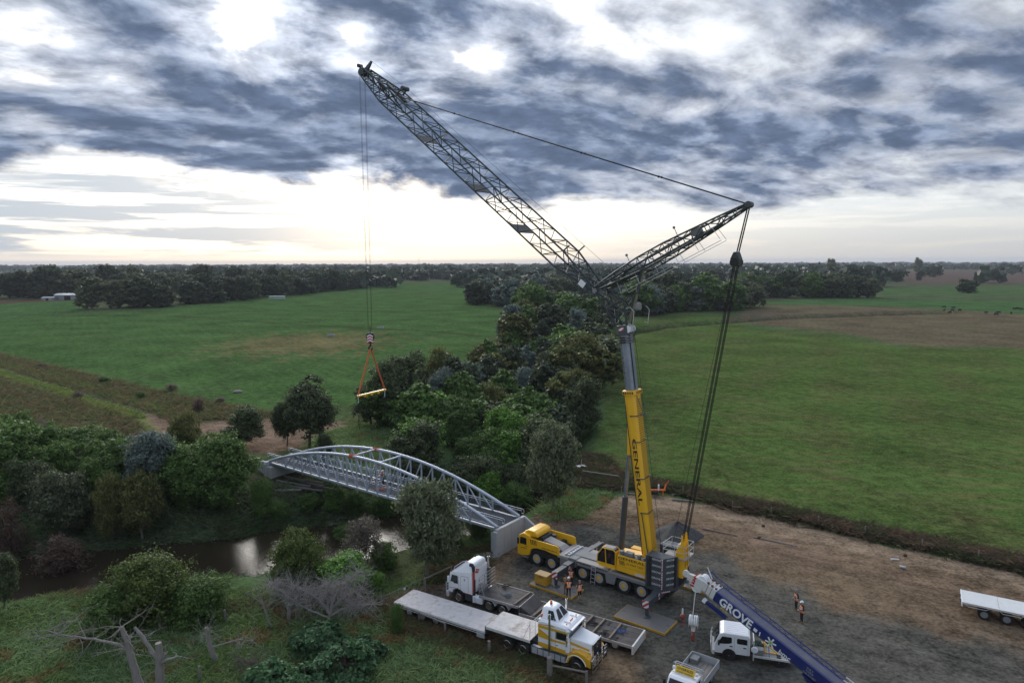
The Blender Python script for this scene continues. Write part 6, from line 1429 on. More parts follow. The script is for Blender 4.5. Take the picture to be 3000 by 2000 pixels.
# ---- small tray truck with the OVERSIZE board
UT = thing('pilot_truck', 'small white tray truck carrying the yellow OVERSIZE sign', 'truck', (10.68, 40.54, 0), R(-126))
def pilot():
    P = UT
    cab = MB().prism([(-1.15, .45), (-1.15, 1.62), (-1.05, 1.74), (-.10, 1.72), (.05, 1.62), (.42, 1.05), (.46, .40), (-.4, .40), (-.6, .75), (-.95, .75)], -.88, .88, 'y').build('cab', WHITE, P, bevel=.05)
    MB().hexa([(.40, -.78, 1.10), (.44, -.78, 1.10), (.44, .78, 1.10), (.40, .78, 1.10), (.06, -.74, 1.60), (.10, -.74, 1.60), (.10, .74, 1.60), (.06, .74, 1.60)]).build('windscreen', GLASS, cab)
    for s in (-1, 1):
        decal(cab, [(-.95, 1.12), (-.95, 1.55), (-.1, 1.55), (.22, 1.10)], s * .884, GLASS, 'side_window'); MB().box(.02, .14, s * 1.02, s * 1.2, 1.05, 1.42).build('mirror', BLACK, cab, bevel=.03)
        wheel(P, -.2, s * .78, .36, .22, MGREY, MGREY, s); wheel(P, -3.3, s * .72, .36, .22, MGREY, MGREY, s, dual=True)
    MB().box(-4.3, .2, -.35, .35, .38, .55).build('chassis', BLACK, P)
    sg = MB().hexa([(-.55, -.66, 1.76), (-.51, -.66, 1.74), (-.51, .62, 1.74), (-.55, .62, 1.76), (-.78, -.66, 2.12), (-.74, -.66, 2.10), (-.74, .62, 2.10), (-.78, .62, 2.12)]).build('sign_board', LETTERY, P, bevel=.01)
    nx = Vector((.36, 0, .23)).normalized(); up = Vector((-.23, 0, .36)).normalized(); c = Vector((-.625, -.02, 1.92)) + nx * .012
    text('lettering', 'OVERSIZE', LETTER, sg, c + up * .08, (0, 1, 0), up, .21, 1.15, 0, bold=.01); text('lettering', 'LOAD AHEAD', LETTER, sg, c - up * .11, (0, 1, 0), up, .13, 1.3, 0)
    m = MB().tube([(-.85, -.9, 2.16), (-.85, .9, 2.16)], .025, 6); m.tube([(-.4, -.85, 1.80), (-.4, .85, 1.80)], .025, 6); m.build('roof_bar', ALU, P)
    for y in (-.78, .74): MB().box(-.75, -.6, y - .09, y + .09, 1.84, 2.04).build('beacon', LETTERW, P, bevel=.03)
    m = MB().tube([(-1.28, -.95, 1.2), (-1.28, -.95, 1.95), (-1.28, -.85, 2.02), (-1.28, .85, 2.02), (-1.28, .95, 1.95), (-1.28, .95, 1.2)], .03, 7); m.tube([(-1.28, -.95, 1.65), (-1.28, .95, 1.65)], .025, 6); m.build('headboard_rail', ALU, P)
    for q in range(6): MB().box(-4.25, -1.4, -.90 + q * .30, -.62 + q * .30, .70, .76).build('plank', GREYWOOD, P)
    for s in (-1, 1): MB().box(-4.3, -1.35, s * .95 - .015, s * .95 + .015, .68, 1.22).build('tray_side', ALU, P)
    MB().box(-4.33, -4.30, -.96, .96, .68, 1.22).build('tail_gate', ALU, P); MB().box(-1.36, -1.33, -.96, .96, .68, 1.30).build('tray_front', ALU, P)
    m = MB().box(-2.5, -1.5, -.93, -.35, .765, .78); m.box(-2.52, -2.48, -.93, -.35, .765, 1.1); m.box(-2.5, -1.5, -.37, -.33, .765, 1.1); m.build('tray_bin', MGREY, P)
    mt = Matrix.Translation(UT.location) @ Matrix.Rotation(R(-126), 4, 'Z'); rr = random.Random(9)
    m = MB()
    for q in range(5): m.ball((rr.uniform(-.2, .2), rr.uniform(-.15, .15), .12 + .08 * rr.random()), .15, 8, 5, (1.2, 1, .8))
    tag(m.build('orange_bag', ORANGEH, None, M=mt @ Matrix.Translation((-2.0, -.55, .78))), 'bright orange bag in the tray of the small truck', 'bag')
    m = MB()
    for q in range(4): m.ball((rr.uniform(-.15, .15), rr.uniform(-.1, .1), .12 + .08 * rr.random()), .14, 8, 5)
    tag(m.build('green_bag', DGREENC, None, M=mt @ Matrix.Translation((-2.05, -.8, .78))), 'dark green bag beside the orange bag in the tray', 'bag')
    m = MB().box(-.3, .3, -.25, .25, 0, .3); m.box(-.34, .34, -.29, .29, .3, .34); tag(m.build('tray_crate', MGREY, None, bevel=.02, M=mt @ Matrix.Translation((-3.9, -.6, .765))), 'grey crate in the back corner of the small truck tray', 'crate')
ORANGEH = paint('hi vis orange cloth', (.80, .18, .03), .8, 0, .1, .1, 3.0)
pilot()
# ---- white deck trailer at the frame edge
TC = thing('flat_trailer', 'white flat trailer parked in the earth at the right frame edge', 'trailer', (36.27, 52.47, 0), R(-31))
def edge_trailer():
    P = TC
    for q in range(4): MB().box(.05 + q * 2.4, 2.43 + q * 2.4, -1.2, 1.2, 1.10, 1.16).build('deck_plate', DECKW2, P)
    m = MB().box(.1, 9.6, -.5, -.36, .7, 1.1); m.box(.1, 9.6, .36, .5, .7, 1.1); m.build('trailer_beam', BLACK, P)
    MB().box(-.02, .05, -1.22, 1.22, .80, 1.17).build('tail_board', WHITE, P); 
    for s in (-1, 1):
        MB().box(.05, 9.65, s * 1.18, s * 1.23, 1.02, 1.15).build('side_rave', WHITED, P)
        for q in range(3): MB().tube([(.3 + q * 2.2, s * 1.24, 1.0), (.45 + q * 2.2, s * 1.26, .88), (1.6 + q * 2.2, s * 1.26, .88), (1.75 + q * 2.2, s * 1.24, 1.0)], .02, 5).build('tie_rail', WHITED, P)
        for x in (1.5, 2.95, 4.3): wheel(P, x, s * .98, .42, .28, MGREY, MGREY, s, dual=True)
        MB().box(-.06, -.02, s * .35, s * .62, .85, 1.05).build('tail_lamp', BLACK, P)
    MB().box(8.6, 8.75, -.7, -.55, .0, 1.1).build('landing_leg', MGREY, P); MB().box(8.6, 8.75, .55, .7, .0, 1.1).build('landing_leg', MGREY, P)
DECKW2 = paint('clean white deck plate', (.62, .64, .64), .6, 0, .1, .3, .7, (.42, .36, .26))
edge_trailer()
# ---- the blue crane whose boom comes in from the frame corner
BLUE = paint('deep blue crane paint', (.012, .022, .15), .32, 0, .12, .12, .7, (.10, .09, .10), .4)
BC = thing('blue_crane', 'blue telescopic crane boom with white head and GROVE lettering', 'crane', (21.0, 35.75, 0), R(135))
def blue_crane():
    P = BC; S = Vector((0, 0, 1.85)); E = Vector((11.35, 0, 6.35)); ax = (E - S).normalized(); LB = (E - S).length; sd = Vector((0, 1, 0)); up = ax.cross(sd) * -1; up = up if up.z > 0 else -up
    def bp(t, a, y): return S + ax * t + up * a + sd * y
    def sect(m, t0, t1, h, w):
        ring = [(h, w), (h, -w), (-h * .35, -w), (-h * .8, -w * .6), (-h, 0), (-h * .8, w * .6), (-h * .35, w)]; n = len(ring)
        m.add([bp(t, a, y) for t in (t0, t1) for a, y in ring], [tuple(range(n))[::-1], tuple(range(n, 2 * n))] + [(i, (i + 1) % n, n + (i + 1) % n, n + i) for i in range(n)]); return m
    bo = sect(MB(), -.3, LB - .9, .47, .43).build('boom', BLUE, P, bevel=.02)
    MB().hexa([bp(.5, .475, -.3), bp(LB - 1.0, .475, -.3), bp(LB - 1.0, .475, .3), bp(.5, .475, .3), bp(.5, .485, -.3), bp(LB - 1.0, .485, -.3), bp(LB - 1.0, .485, .3), bp(.5, .485, .3)]).build('boom_top_plate', BLUETOP, bo)
    for k, (a, b) in enumerate(((LB - .92, LB - .62), (LB - .58, LB - .30), (LB - .26, LB + .02))): sect(MB(), a, b, .50 - .03 * k, .46 - .03 * k).build('boom_collar', WHITED, P, bevel=.02)
    m = MB()
    for q in range(3):
        for y in (-.3, .3): m.box(*[v for i in range(3) for v in (bp(LB - .8 + q * .3, .54, y)[i] - .06, bp(LB - .8 + q * .3, .54, y)[i] + .06)])
    m.build('wear_pad', RUST, P)
    hd = MB().hexa([bp(LB, -.55, -.36), bp(LB + .55, -.60, -.32), bp(LB + .55, -.60, .32), bp(LB, -.55, .36), bp(LB, .45, -.36), bp(LB + .75, .30, -.32), bp(LB + .75, .30, .32), bp(LB, .45, .36)]).build('boom_head', WHITED, P, bevel=.05)
    for q in range(4): 
        MB().hexa([bp(LB + .66 - q * .02, -.5 + q * .22, .33), bp(LB + .82, -.5 + q * .22, .33), bp(LB + .82, -.5 + q * .22, .36), bp(LB + .66, -.5 + q * .22, .36), bp(LB + .66, -.38 + q * .22, .33), bp(LB + .84, -.38 + q * .22, .33), bp(LB + .84, -.38 + q * .22, .36), bp(LB + .66, -.38 + q * .22, .36)]).build('red_band', RED, hd)
        MB().hexa([bp(LB + .60, -.52 + q * .22, -.3), bp(LB + .64 + .05 * q, -.52 + q * .22, -.3), bp(LB + .64 + .05 * q, -.52 + q * .22, .3), bp(LB + .60, -.52 + q * .22, .3), bp(LB + .60, -.42 + q * .22, -.3), bp(LB + .70 + .05 * q, -.42 + q * .22, -.3), bp(LB + .70 + .05 * q, -.42 + q * .22, .3), bp(LB + .60, -.42 + q * .22, .3)]).build('red_band', RED, hd)
    m = MB()
    for y in (-.2, 0, .2): m.cyl(bp(LB + .45, -.45, y - .05), bp(LB + .45, -.45, y + .05), .33, n=16); m.cyl(bp(LB + .25, .35, y - .05), bp(LB + .25, .35, y + .05), .30, n=16)
    m.build('head_sheave', WHITE, hd, smooth=True)
    m = MB().hexa([bp(LB + .6, -.15, -.12), bp(LB + 1.55, -.35, -.08), bp(LB + 1.55, -.35, .08), bp(LB + .6, -.15, .12), bp(LB + .6, .25, -.12), bp(LB + 1.5, -.1, -.08), bp(LB + 1.5, -.1, .08), bp(LB + .6, .25, .12)]); m.cyl(bp(LB + 1.5, -.2, -.06), bp(LB + 1.5, -.2, .06), .25, n=14); m.build('runner_sheave', WHITED, hd)
    MB().beam(bp(LB - .1, .45, -.45), bp(LB + .55, .95, -.5), .05, .05).build('rope_guard', WHITED, hd)
    # lettering on the side towards the trucks
    def lay(b_, t, a, size, mat, st=1.0, bold=0, shear=0): text('lettering', b_, mat, bo, bp(t, a, .436), -ax, up, size, st, shear, bold=bold)
    lay('GROVE', LB - 2.55, .08, .80, LETTERW, .92, .03); lay('BMC 05', LB - 1.85, -.30, .17, LETTERY, .9, .01)
    lay('bmc', LB - 6.15, -.12, .42, LETTERW, 1.1, .012); lay('DRY', LB - 7.7, .22, .19, LETTERGY, 1.2); lay('HIRE', LB - 7.75, .04, .19, LETTERGY, 1.2); lay('CRANES', LB - 7.8, -.16, .19, LETTERGY, 1.2)
    m = MB()
    for q in range(6):
        a = R(60 * q + 18); c = bp(LB - 5.15, -.02, .437); d = (-ax * math.cos(a) + up * math.sin(a)); m.beam(c, c + d * .36, .10, .006, sd)
    m.build('star_emblem', LETTERW, bo); m = MB()
    for q in range(6):
        a = R(60 * q + 18); c = bp(LB - 5.15, -.02, .4415); d = (-ax * math.cos(a) + up * math.sin(a)); m.beam(c, c + d * .16, .05, .006, sd)
    m.build('star_core', LEAFG, bo)
    m = MB(); m.beam(bp(LB - 4.35, .12, .437), bp(LB - 4.40, -.15, .437), .07, .006, sd); m.beam(bp(LB - 4.05, .12, .437), bp(LB - 4.05, -.10, .437), .24, .006, sd); m.build('map_emblem', LETTERW, bo)
    c = bp(2.35, -.05, .432); m = MB().cyl(c, c + sd * .008, .30, n=22); m.beam(bp(1.75, -.05, .437), bp(2.95, -.05, .437), .09, .006, sd); m.build('round_emblem', LETTERW, bo)
    # folded lattice jib on the far side, white at its foot
    lj = thing_part('folded_jib', P)
    def lc(t, i): return bp(t, .15 + (.25 if i in (0, 1) else -.2), -.62 - (.42 if i in (1, 2) else 0))
    for i in range(4):
        bar('chord', lc(2.9, i), lc(LB - .2, i), .035, BLUE, lj, 6); bar('chord', lc(-1.0, i), lc(2.9, i), .04, WHITED, lj, 6)
    for q in range(24):
        t = -1.0 + q * (LB + .6) / 24; m_ = WHITED if t < 2.6 else BLUE
        for i in range(4):
            j = (i + 1) % 4; bar('lacing_bar', lc(t, i if q % 2 else j), lc(t + (LB + .6) / 24, j if q % 2 else i), .018, m_, lj, 4)
    m = MB().beam(lc(LB - .2, 0), bp(LB + .35, .55, -.7), .07, .07); m.beam(lc(LB - .2, 1), bp(LB + .35, .55, -1.0), .07, .07); m.beam(bp(LB + .35, .55, -.6), bp(LB + .35, .55, -1.1), .07, .07); m.build('jib_fork', BLUE, lj)
    MB().beam(bp(LB - .6, -.75, .35), bp(LB - 2.2, -.75, .35), .22, .18).build('anti_two_block', BLUE, P)
    MB().beam(bp(LB - .6, -.75, .35), bp(LB - .35, -.72, .35), .26, .22).build('end_cap', WHITE, P)
    # lifting cylinder, turntable, carrier beyond the frame
    c1 = bp(LB - 8.4, -.55, 0); c0 = Vector((1.4, 0, 1.35)); cm = c0.lerp(c1, .55)
    for y in (-.2, .2): pass
    MB().cyl(c0, cm, .19, n=14).build('lift_cylinder', BLUE, P, smooth=True); MB().cyl(cm, c1, .12, n=14).build('lift_rod', CHROME, P, smooth=True)
    MB().hexa([bp(LB - 9.0, -.85, -.3), bp(LB - 8.0, -.85, -.3), bp(LB - 8.0, -.85, .3), bp(LB - 9.0, -.85, .3), bp(LB - 9.4, -.4, -.43), bp(LB - 7.4, -.4, -.43), bp(LB - 7.4, -.4, .43), bp(LB - 9.4, -.4, .43)]).build('cylinder_bracket', BLUE, P, bevel=.02)
    m = MB().box(-2.6, 1.8, -1.1, 1.1, 1.05, 1.5); m.prism([(-.8, 1.5), (.6, 1.5), (.35, 2.25), (-.4, 2.25)], .46, .56, 'y'); m.prism([(-.8, 1.5), (.6, 1.5), (.35, 2.25), (-.4, 2.25)], -.56, -.46, 'y'); m.build('turntable', BLUE, P, bevel=.03)
    MB().prism([(-2.9, 1.2), (-2.9, 2.2), (-1.9, 2.3), (-1.9, 1.2)], -1.2, 1.2, 'y').build('counterweight', BLUE, P, bevel=.05)
    MB().box(-6.0, 3.2, -1.2, 1.2, .75, 1.05).build('carrier_deck', MGREY, P, bevel=.03)
    oc = MB().prism([(.5, 1.1), (.5, 2.35), (1.6, 2.35), (2.0, 1.8), (2.0, 1.1)], .62, 1.25, 'y').build('operator_cab', BLUE, P, bevel=.05); MB().prism([(.6, 1.65), (.6, 2.25), (1.5, 2.25), (1.85, 1.75), (1.85, 1.65)], 1.252, 1.26, 'y').build('side_window', GLASS, oc)
    for x in (-5.2, -3.7, -.6, .9): 
        for s in (-1, 1): wheel(P, x, s * 1.02, .58, .4, RIMW, RIMW, s)
    # hoist lines end in two hooks of their own
    mt = Matrix.Translation(P.location) @ Matrix.Rotation(R(135), 4, 'Z')
    q0 = bp(LB + 1.72, -.2, 0); q1 = Vector((q0.x, 0, 4.15)); bar('whip_line', q0, q1, .015, CABLE, P, 5)
    for y, x in ((-.16, LB), (.16, LB)): pass
    s0 = bp(LB + .6, -.6, 0); z1 = 3.9
    for y in (-.22, .22): bar('hoist_line', (s0.x + .12, y, s0.z), (s0.x + .05, y * .6, z1), .014, CABLE, P, 5)
    bar('hoist_line', (s0.x - .25, .3, s0.z + .25), (s0.x, .2, z1), .03, LETTERW, P, 5)
    h = thing('hook_ball', 'small red hook on a thin line at the tip of the blue boom', 'hook', mt @ Vector((q1.x, 0, q1.z)))
    MB().lathe([(.03, .0), (.06, -.1), (.06, -.45), (.10, -.5)], (0, 0, 0), 'z', 10).build('swivel', WHITED, h); MB().ball((0, 0, -.62), .19, 12, 8).build('ball_weight', RUSTR, h, smooth=True)
    MB().tube([(0, 0, -.8), (0, 0, -.98), (.09, 0, -1.06), (.10, 0, -1.18), (0, 0, -1.26), (-.10, 0, -1.16)], [.05, .05, .055, .06, .055, .025], 8).build('hook', RUSTR, h)
    h = thing('hook_block', 'big white hook block with a dark red hook below the blue boom head', 'hook block', mt @ Vector((s0.x + .04, 0, z1)), R(160))
    m = MB()
    for x in (-.22, -.08, .08, .22): m.cyl((x - .05, 0, -.32), (x + .05, 0, -.32), .36, n=18)
    m.build('sheave', WHITE, h, smooth=True); m = MB()
    for x in (-.30, -.15, 0, .15, .30): m.prism([(-.3, -.15), (.3, -.15), (.34, -.5), (.12, -.82), (-.12, -.82), (-.34, -.5)], x - .015, x + .015, 'x')
    m.build('cheek_plate', WHITED, h, bevel=.01); MB().cyl((0, 0, -.78), (0, 0, -1.08), .14, n=12).build('swivel', WHITED, h)
    MB().tube([(0, 0, -1.05), (0, .02, -1.2), (0, .24, -1.3), (0, .28, -1.52), (0, .1, -1.72), (0, -.14, -1.68), (0, -.24, -1.45), (0, -.14, -1.25), (0, .0, -1.2)], [.09, .1, .10, .11, .11, .10, .09, .07, .05], 8).build('hook', RUSTR, h)
BLUETOP = paint('scuffed boom top', (.11, .115, .15), .6, 0, .2, .5, 1.2, (.22, .18, .14)); RUST = paint('rusty pad', (.16, .06, .035), .8); RUSTR = paint('dark red hook', (.20, .028, .02), .6)
LETTERGY = paint('grey lettering', (.30, .31, .31), .6); LEAFG = paint('leaf green print', (.30, .50, .12), .6)
blue_crane()
# ================================================================== people
SKIN = paint('skin', (.42, .24, .17), .6, 0, .08, 0); HAIRD = paint('dark hair', (.035, .025, .02), .7); HAIRG = paint('grey hair', (.22, .20, .19), .7)
NAVY = paint('navy work cloth', (.012, .014, .022), .9, 0, .2, .1, 4.0); TAN = paint('tan boots', (.22, .14, .07), .8); HELM = paint('white helmet', (.78, .79, .80), .35)
RUSTO = paint('rust orange work shirt', (.42, .12, .035), .9, 0, .1, .1, 4.0); KHAKI = paint('tan work shirt', (.30, .19, .10), .9)
def vest_mat():
    m, t, b, g = _mat('orange safety vest with silver bands'); oc = t.nodes.new('ShaderNodeTexCoord').outputs['Object']; x, y, z = g.sep(oc)[:3]
    band = g.m('ADD', g.m('COMPARE', z, 1.02, .03), g.m('COMPARE', z, 1.17, .03)); strap = g.m('MULTIPLY', g.m('COMPARE', g.m('ABSOLUTE', y), .11, .028), g.m('GREATER_THAN', z, 1.17))
    f = g.m('MINIMUM', g.m('ADD', band, strap), 1.0)
    g.put(b.inputs['Base Color'], g.mix(f, (.90, .22, .03), (.80, .80, .78))); b.inputs['Roughness'].default_value = .7; return m
VEST = vest_mat()
def person(loc, rz, label, pose, cols, vest=True, hat='helmet', hatmat=None, scale=.97):
    """one continuous body grown from tapered limbs; pose gives joint positions in metres (x forward, y left)"""
    J = dict(pel=(0, 0, .93), chest=(0, 0, 1.30), neck=(0, 0, 1.48), head=(.02, 0, 1.63),
             shL=(0, .19, 1.42), elL=(-.02, .25, 1.14), haL=(.05, .24, .90), shR=(0, -.19, 1.42), elR=(-.02, -.25, 1.14), haR=(.05, -.24, .90),
             hiL=(0, .095, .90), knL=(.02, .11, .48), anL=(-.02, .12, .08), hiR=(0, -.095, .90), knR=(.02, -.11, .48), anR=(-.02, -.12, .08)); J.update(pose)
    J = {k: Vector(v) for k, v in J.items()}; caps = []
    sh, pa, sk, bo, sleeve, shin = cols['shirt'], cols['pants'], SKIN, cols.get('boot', TAN), cols.get('sleeve', cols['shirt']), cols.get('shin', cols['pants'])
    def cap(a, b, r0, r1, m): caps.append((Vector(a), Vector(b), r0, r1, m))
    cap(J['pel'], J['pel'] + (J['chest'] - J['pel']) * .4, .125, .125, pa); cap(J['pel'] + (J['chest'] - J['pel']) * .35, J['chest'], .135, .145, sh)
    cap(J['chest'], J['neck'] - Vector((0, 0, .06)), .14, .08, sh); cap(J['shL'], J['shR'], .085, .085, sh); cap(J['pel'] + Vector((0, .05, 0)), J['pel'] - Vector((0, .05, 0)), .12, .12, pa)
    cap(J['neck'] - Vector((0, 0, .04)), J['head'], .06, .06, sk)
    for s, y in (('L', 1), ('R', -1)):
        cap(J['sh' + s], J['el' + s], .060, .048, sleeve); cap(J['el' + s], J['ha' + s], .046, .033, cols.get('fore', sk))
        d = (J['ha' + s] - J['el' + s]).normalized(); si = d.cross(Vector((1, 0, .2))).normalized(); p = J['ha' + s]; fl = si.cross(d).normalized()
        cap(p, p + d * .08, .036, .038, sk)
        for k, l in enumerate((.062, .075, .08, .07)):
            o = p + d * .085 + si * (.030 - .02 * k); cap(o, o + d * l * .6, .013, .012, sk); cap(o + d * l * .6, o + d * l + fl * .02, .012, .011, sk)
        cap(p + d * .02 + si * .03, p + d * .055 + si * .062 + fl * .01, .015, .012, sk); cap(p + d * .055 + si * .062 + fl * .01, p + d * .095 + si * .060 + fl * .025, .012, .011, sk)
        cap(J['hi' + s], J['kn' + s], .088, .062, pa); cap(J['kn' + s], J['an' + s], .060, .042, shin); cap(J['an' + s], J['an' + s] + Vector((.0, 0, -.02)), .052, .052, bo); cap(J['an' + s] + Vector((-.03, 0, -.035)), J['an' + s] + Vector((.15, .02 * y, -.04)), .045, .040, bo)
    m = MB()
    for a, b, r0, r1, _ in caps:
        if (b - a).length < 1e-4: continue
        m.tube([a + (a - b).normalized() * r0 * .7, a, a.lerp(b, .5), b, b + (b - a).normalized() * r1 * .7], [r0 * .55, r0, (r0 + r1) / 2, r1, r1 * .55], 12)
    h = J['head'] + Vector((0, 0, .05)); fx = Vector((1, 0, 0))
    if 'look' in pose: fx = Vector(pose['look']).normalized(); 
    sy = Vector((0, 0, 1)).cross(fx).normalized(); uz = fx.cross(sy)
    vs = MB().ball((0, 0, 0), 1, 16, 12); Mh = Matrix((fx * .105, sy * .080, uz * .130)).transposed().to_4x4(); Mh.translation = h
    m.add([Mh @ Vector(v) for v in vs.v], vs.f)
    def loc_(a, b_, c): return h + fx * a + sy * b_ + uz * c
    m.tube([loc_(.095, 0, .03), loc_(.125, 0, -.02), loc_(.10, 0, -.03)], [.010, .018, .012], 8)
    for y in (-1, 1): m.tube([loc_(.0, y * .078, .02), loc_(-.01, y * .092, -.01), loc_(.0, y * .08, -.035)], [.012, .022, .012], 7)
    m.tube([loc_(.06, -.03, -.075), loc_(.098, 0, -.07), loc_(.06, .03, -.075)], [.02, .022, .02], 8)
    me = m.mesh('body'); ob = put('person', me)
    md = ob.modifiers.new('remesh', 'REMESH'); md.mode = 'VOXEL'; md.voxel_size = .0135; md.use_smooth_shade = True
    sm = ob.modifiers.new('smooth', 'SMOOTH'); sm.iterations = 2; sm.factor = .5
    dg = bpy.context.evaluated_depsgraph_get(); me2 = bpy.data.meshes.new_from_object(ob.evaluated_get(dg)); ob.modifiers.clear(); ob.data = me2
    mats = []; 
    for c in caps:
        if c[4] not in mats: mats.append(c[4])
    if SKIN not in mats: mats.append(SKIN)
    eye = EYE; mats += [eye]; me2.materials.clear(); [me2.materials.append(q) for q in mats]
    n = len(me2.polygons); C = np.empty(n * 3, np.float32); me2.polygons.foreach_get('center', C); C = C.reshape(-1, 3)
    best = np.full(n, 1e9); idx = np.zeros(n, np.int32)
    for a, b, r0, r1, mt in caps:
        a_, b_ = np.array(a), np.array(b); v = b_ - a_; L = max(v @ v, 1e-9); t = np.clip((C - a_) @ v / L, 0, 1); d = np.linalg.norm(C - a_ - t[:, None] * v, axis=1) - (r0 + (r1 - r0) * t)
        k = d < best; best[k] = d[k]; idx[k] = mats.index(mt)
    dh = np.linalg.norm(C - np.array(h), axis=1) < .155; idx[dh] = mats.index(SKIN)
    for y in (-1, 1): e = np.array(loc_(.088, y * .034, .012)); idx[np.linalg.norm(C - e, axis=1) < .016] = mats.index(eye)
    mo = np.array(loc_(.105, 0, -.072)); idx[(np.linalg.norm((C - mo) * np.array([1, .6, 2.5]), axis=1) < .022)] = mats.index(LIP) if LIP in mats else mats.index(SKIN)
    me2.polygons.foreach_set('material_index', idx); me2.update()
    ob.location = loc; ob.rotation_euler = (0, 0, rz); ob.scale = (scale,) * 3; tag(ob, label, 'person')
    if vest:       # shell over the trunk
        bm = bmesh.new(); bm.from_mesh(me2); bm.faces.ensure_lookup_table(); a, b = J['pel'] + (J['chest'] - J['pel']) * .12, J['neck'] - Vector((0, 0, .05)); ax = (b - a).normalized(); L = (b - a).length
        dele = []
        for f in bm.faces:
            c = f.calc_center_median(); t = (c - a).dot(ax); rad = (c - a - ax * t).length
            near_arm = min((c - J[s]).length for s in ('elL', 'elR', 'haL', 'haR'))
            if not (-.10 < t < L - .01 and rad < .245 and mats[idx[f.index]] in (sh, pa) and near_arm > .13): dele.append(f)
        bmesh.ops.delete(bm, geom=dele, context='FACES'); bm.normal_update()
        for v in bm.verts: v.co += v.normal * .016
        # undo the lean so that the printed bands follow the trunk
        vm = bpy.data.meshes.new('safety_vest'); bm.to_mesh(vm); bm.free(); vm.materials.append(VEST); vm.polygons.foreach_set('use_smooth', [True] * len(vm.polygons)); put('safety_vest', vm, ob)
    if hat == 'helmet':
        q = MB().ball((0, 0, .035), .118, 16, 6, (1.15, .98, 1.02), True); q.lathe([(.125, 0), (.135, .012), (.118, .02)], (.012, 0, .03), 'z', 16); q.prism([(.08, -.08), (.19, -.05), (.19, .05), (.08, .08)], .028, .042, 'z')
        o = q.build('helmet', hatmat or HELM, ob, smooth=True)
    else: o = MB().ball((-.012, 0, .012), .112, 14, 7, (1.0, .82, 1.10), True).build('hair', hatmat or HAIRD, ob, smooth=True)
    o.matrix_basis = Matrix.Translation(h + uz * .01) @ Matrix((fx, sy, uz)).transposed().to_4x4()
    return ob
EYE = paint('eyes', (.03, .02, .02), .3); LIP = paint('lips', (.30, .12, .10), .5)
WORK = dict(shirt=NAVY, pants=NAVY, fore=NAVY)
MATZ = .20
def ang_to(p, q): return math.atan2(q[1] - p[1], q[0] - p[0])
pA, pB, pC, pD = G(1666, 1748, MATZ), G(1657, 1740, MATZ), G(1672, 1716, 0), G(1698, 1757, 0)
mid = (5.05, 55.9)
HOLD = dict(elL=(.02, .27, 1.16), haL=(.24, .16, 1.18), elR=(.02, -.27, 1.16), haR=(.24, -.14, 1.16))
person(pA, ang_to(pA, mid) + .1, 'worker in white helmet and orange vest on the steel mat with back to the trucks', dict(anL=(.03, .14, .08), anR=(-.06, -.12, .08)), WORK)
person(pB, ang_to(pB, mid) - .3, 'worker in a tan shirt half hidden behind the white helmet', dict(HOLD, head=(.05, 0, 1.60)), dict(shirt=KHAKI, pants=TAN, fore=KHAKI), False, 'hair', HAIRD)
person(pC, ang_to(pC, pA), 'dark haired worker in open orange vest below the outrigger beam', HOLD, WORK, True, 'hair', HAIRD)
person(pD, ang_to(pD, mid) + .2, 'worker in shorts and orange vest standing off the mat, hands folded', HOLD, dict(shirt=NAVY, pants=NAVY, fore=SKIN, shin=SKIN), True, 'hair', HAIRG)
p5, p6 = G(2332, 1786), G(2348, 1822)
person(p5, ang_to(p5, (14, 52)), 'bare headed worker in orange vest on the open earth looking at the crane', dict(haL=(.20, .10, 1.10), haR=(.22, -.08, 1.12), elL=(-.04, .27, 1.14)), WORK, True, 'hair', HAIRG)
person(p6, ang_to(p6, (14, 50)), 'white helmeted worker in orange vest in front of the bare headed one', dict(haL=(.26, .10, 1.08), haR=(.24, -.10, 1.06), elR=(0, -.27, 1.12), elL=(0, .27, 1.12)), WORK)
pl = bridge_pt(B_L * .497, -.55, B_Z)
person(pl, B_A + R(20), 'worker in orange shirt and white helmet steadying the ladder on the bridge deck', dict(elL=(.16, .24, 1.24), haL=(.38, .18, 1.32), elR=(.16, -.22, 1.22), haR=(.38, -.16, 1.28)), dict(shirt=RUSTO, pants=NAVY, fore=RUSTO, boot=NAVY), False)
pt = bridge_pt(B_L * .523, -.35, B_Z + 1.12)
person(pt, B_A - R(100), 'worker in orange shirt bending over the bridge arch from the step ladder', dict(pel=(-.05, 0, .93), chest=(.20, 0, 1.20), neck=(.33, 0, 1.32), head=(.42, 0, 1.42), shL=(.26, .19, 1.28), shR=(.26, -.19, 1.28), elL=(.42, .24, 1.10), haL=(.62, .18, 1.16), elR=(.44, -.22, 1.08), haR=(.62, -.14, 1.14), look=(.8, 0, -.6)), dict(shirt=RUSTO, pants=NAVY, fore=RUSTO, boot=NAVY), False)
# ================================================================== mats, box, heap, fences, odds and ends
MATTOP = paint('worn steel mat top', (.155, .15, .145), .65, .2, .15, .5, .9, (.20, .145, .10), bump=.1)
def mat(corner, ang, L, Wd, label):
    t = thing('steel_mat', label, 'mat', corner, ang, 'outrigger mats')
    MB().box(0, L, 0, Wd, .004, MATZ - .012).build('frame', YELD, t, bevel=.01); MB().box(.04, L - .04, .04, Wd - .04, MATZ - .014, MATZ - .002).build('top_plate', MATTOP, t)
    m = MB()
    for x in (.3, L - .3): m.tube([(x - .1, Wd / 2, MATZ - .01), (x, Wd / 2, MATZ + .03), (x + .1, Wd / 2, MATZ - .01)], .02, 5)
    m.build('lifting_loop', DGREY, t)
c = crane_pt(6.78, 4.03, 0); u_ = Vector((math.cos(R(142.8)), math.sin(R(142.8)), 0)); l_ = Vector((-u_.y, u_.x, 0))
a_ = R(142.8)
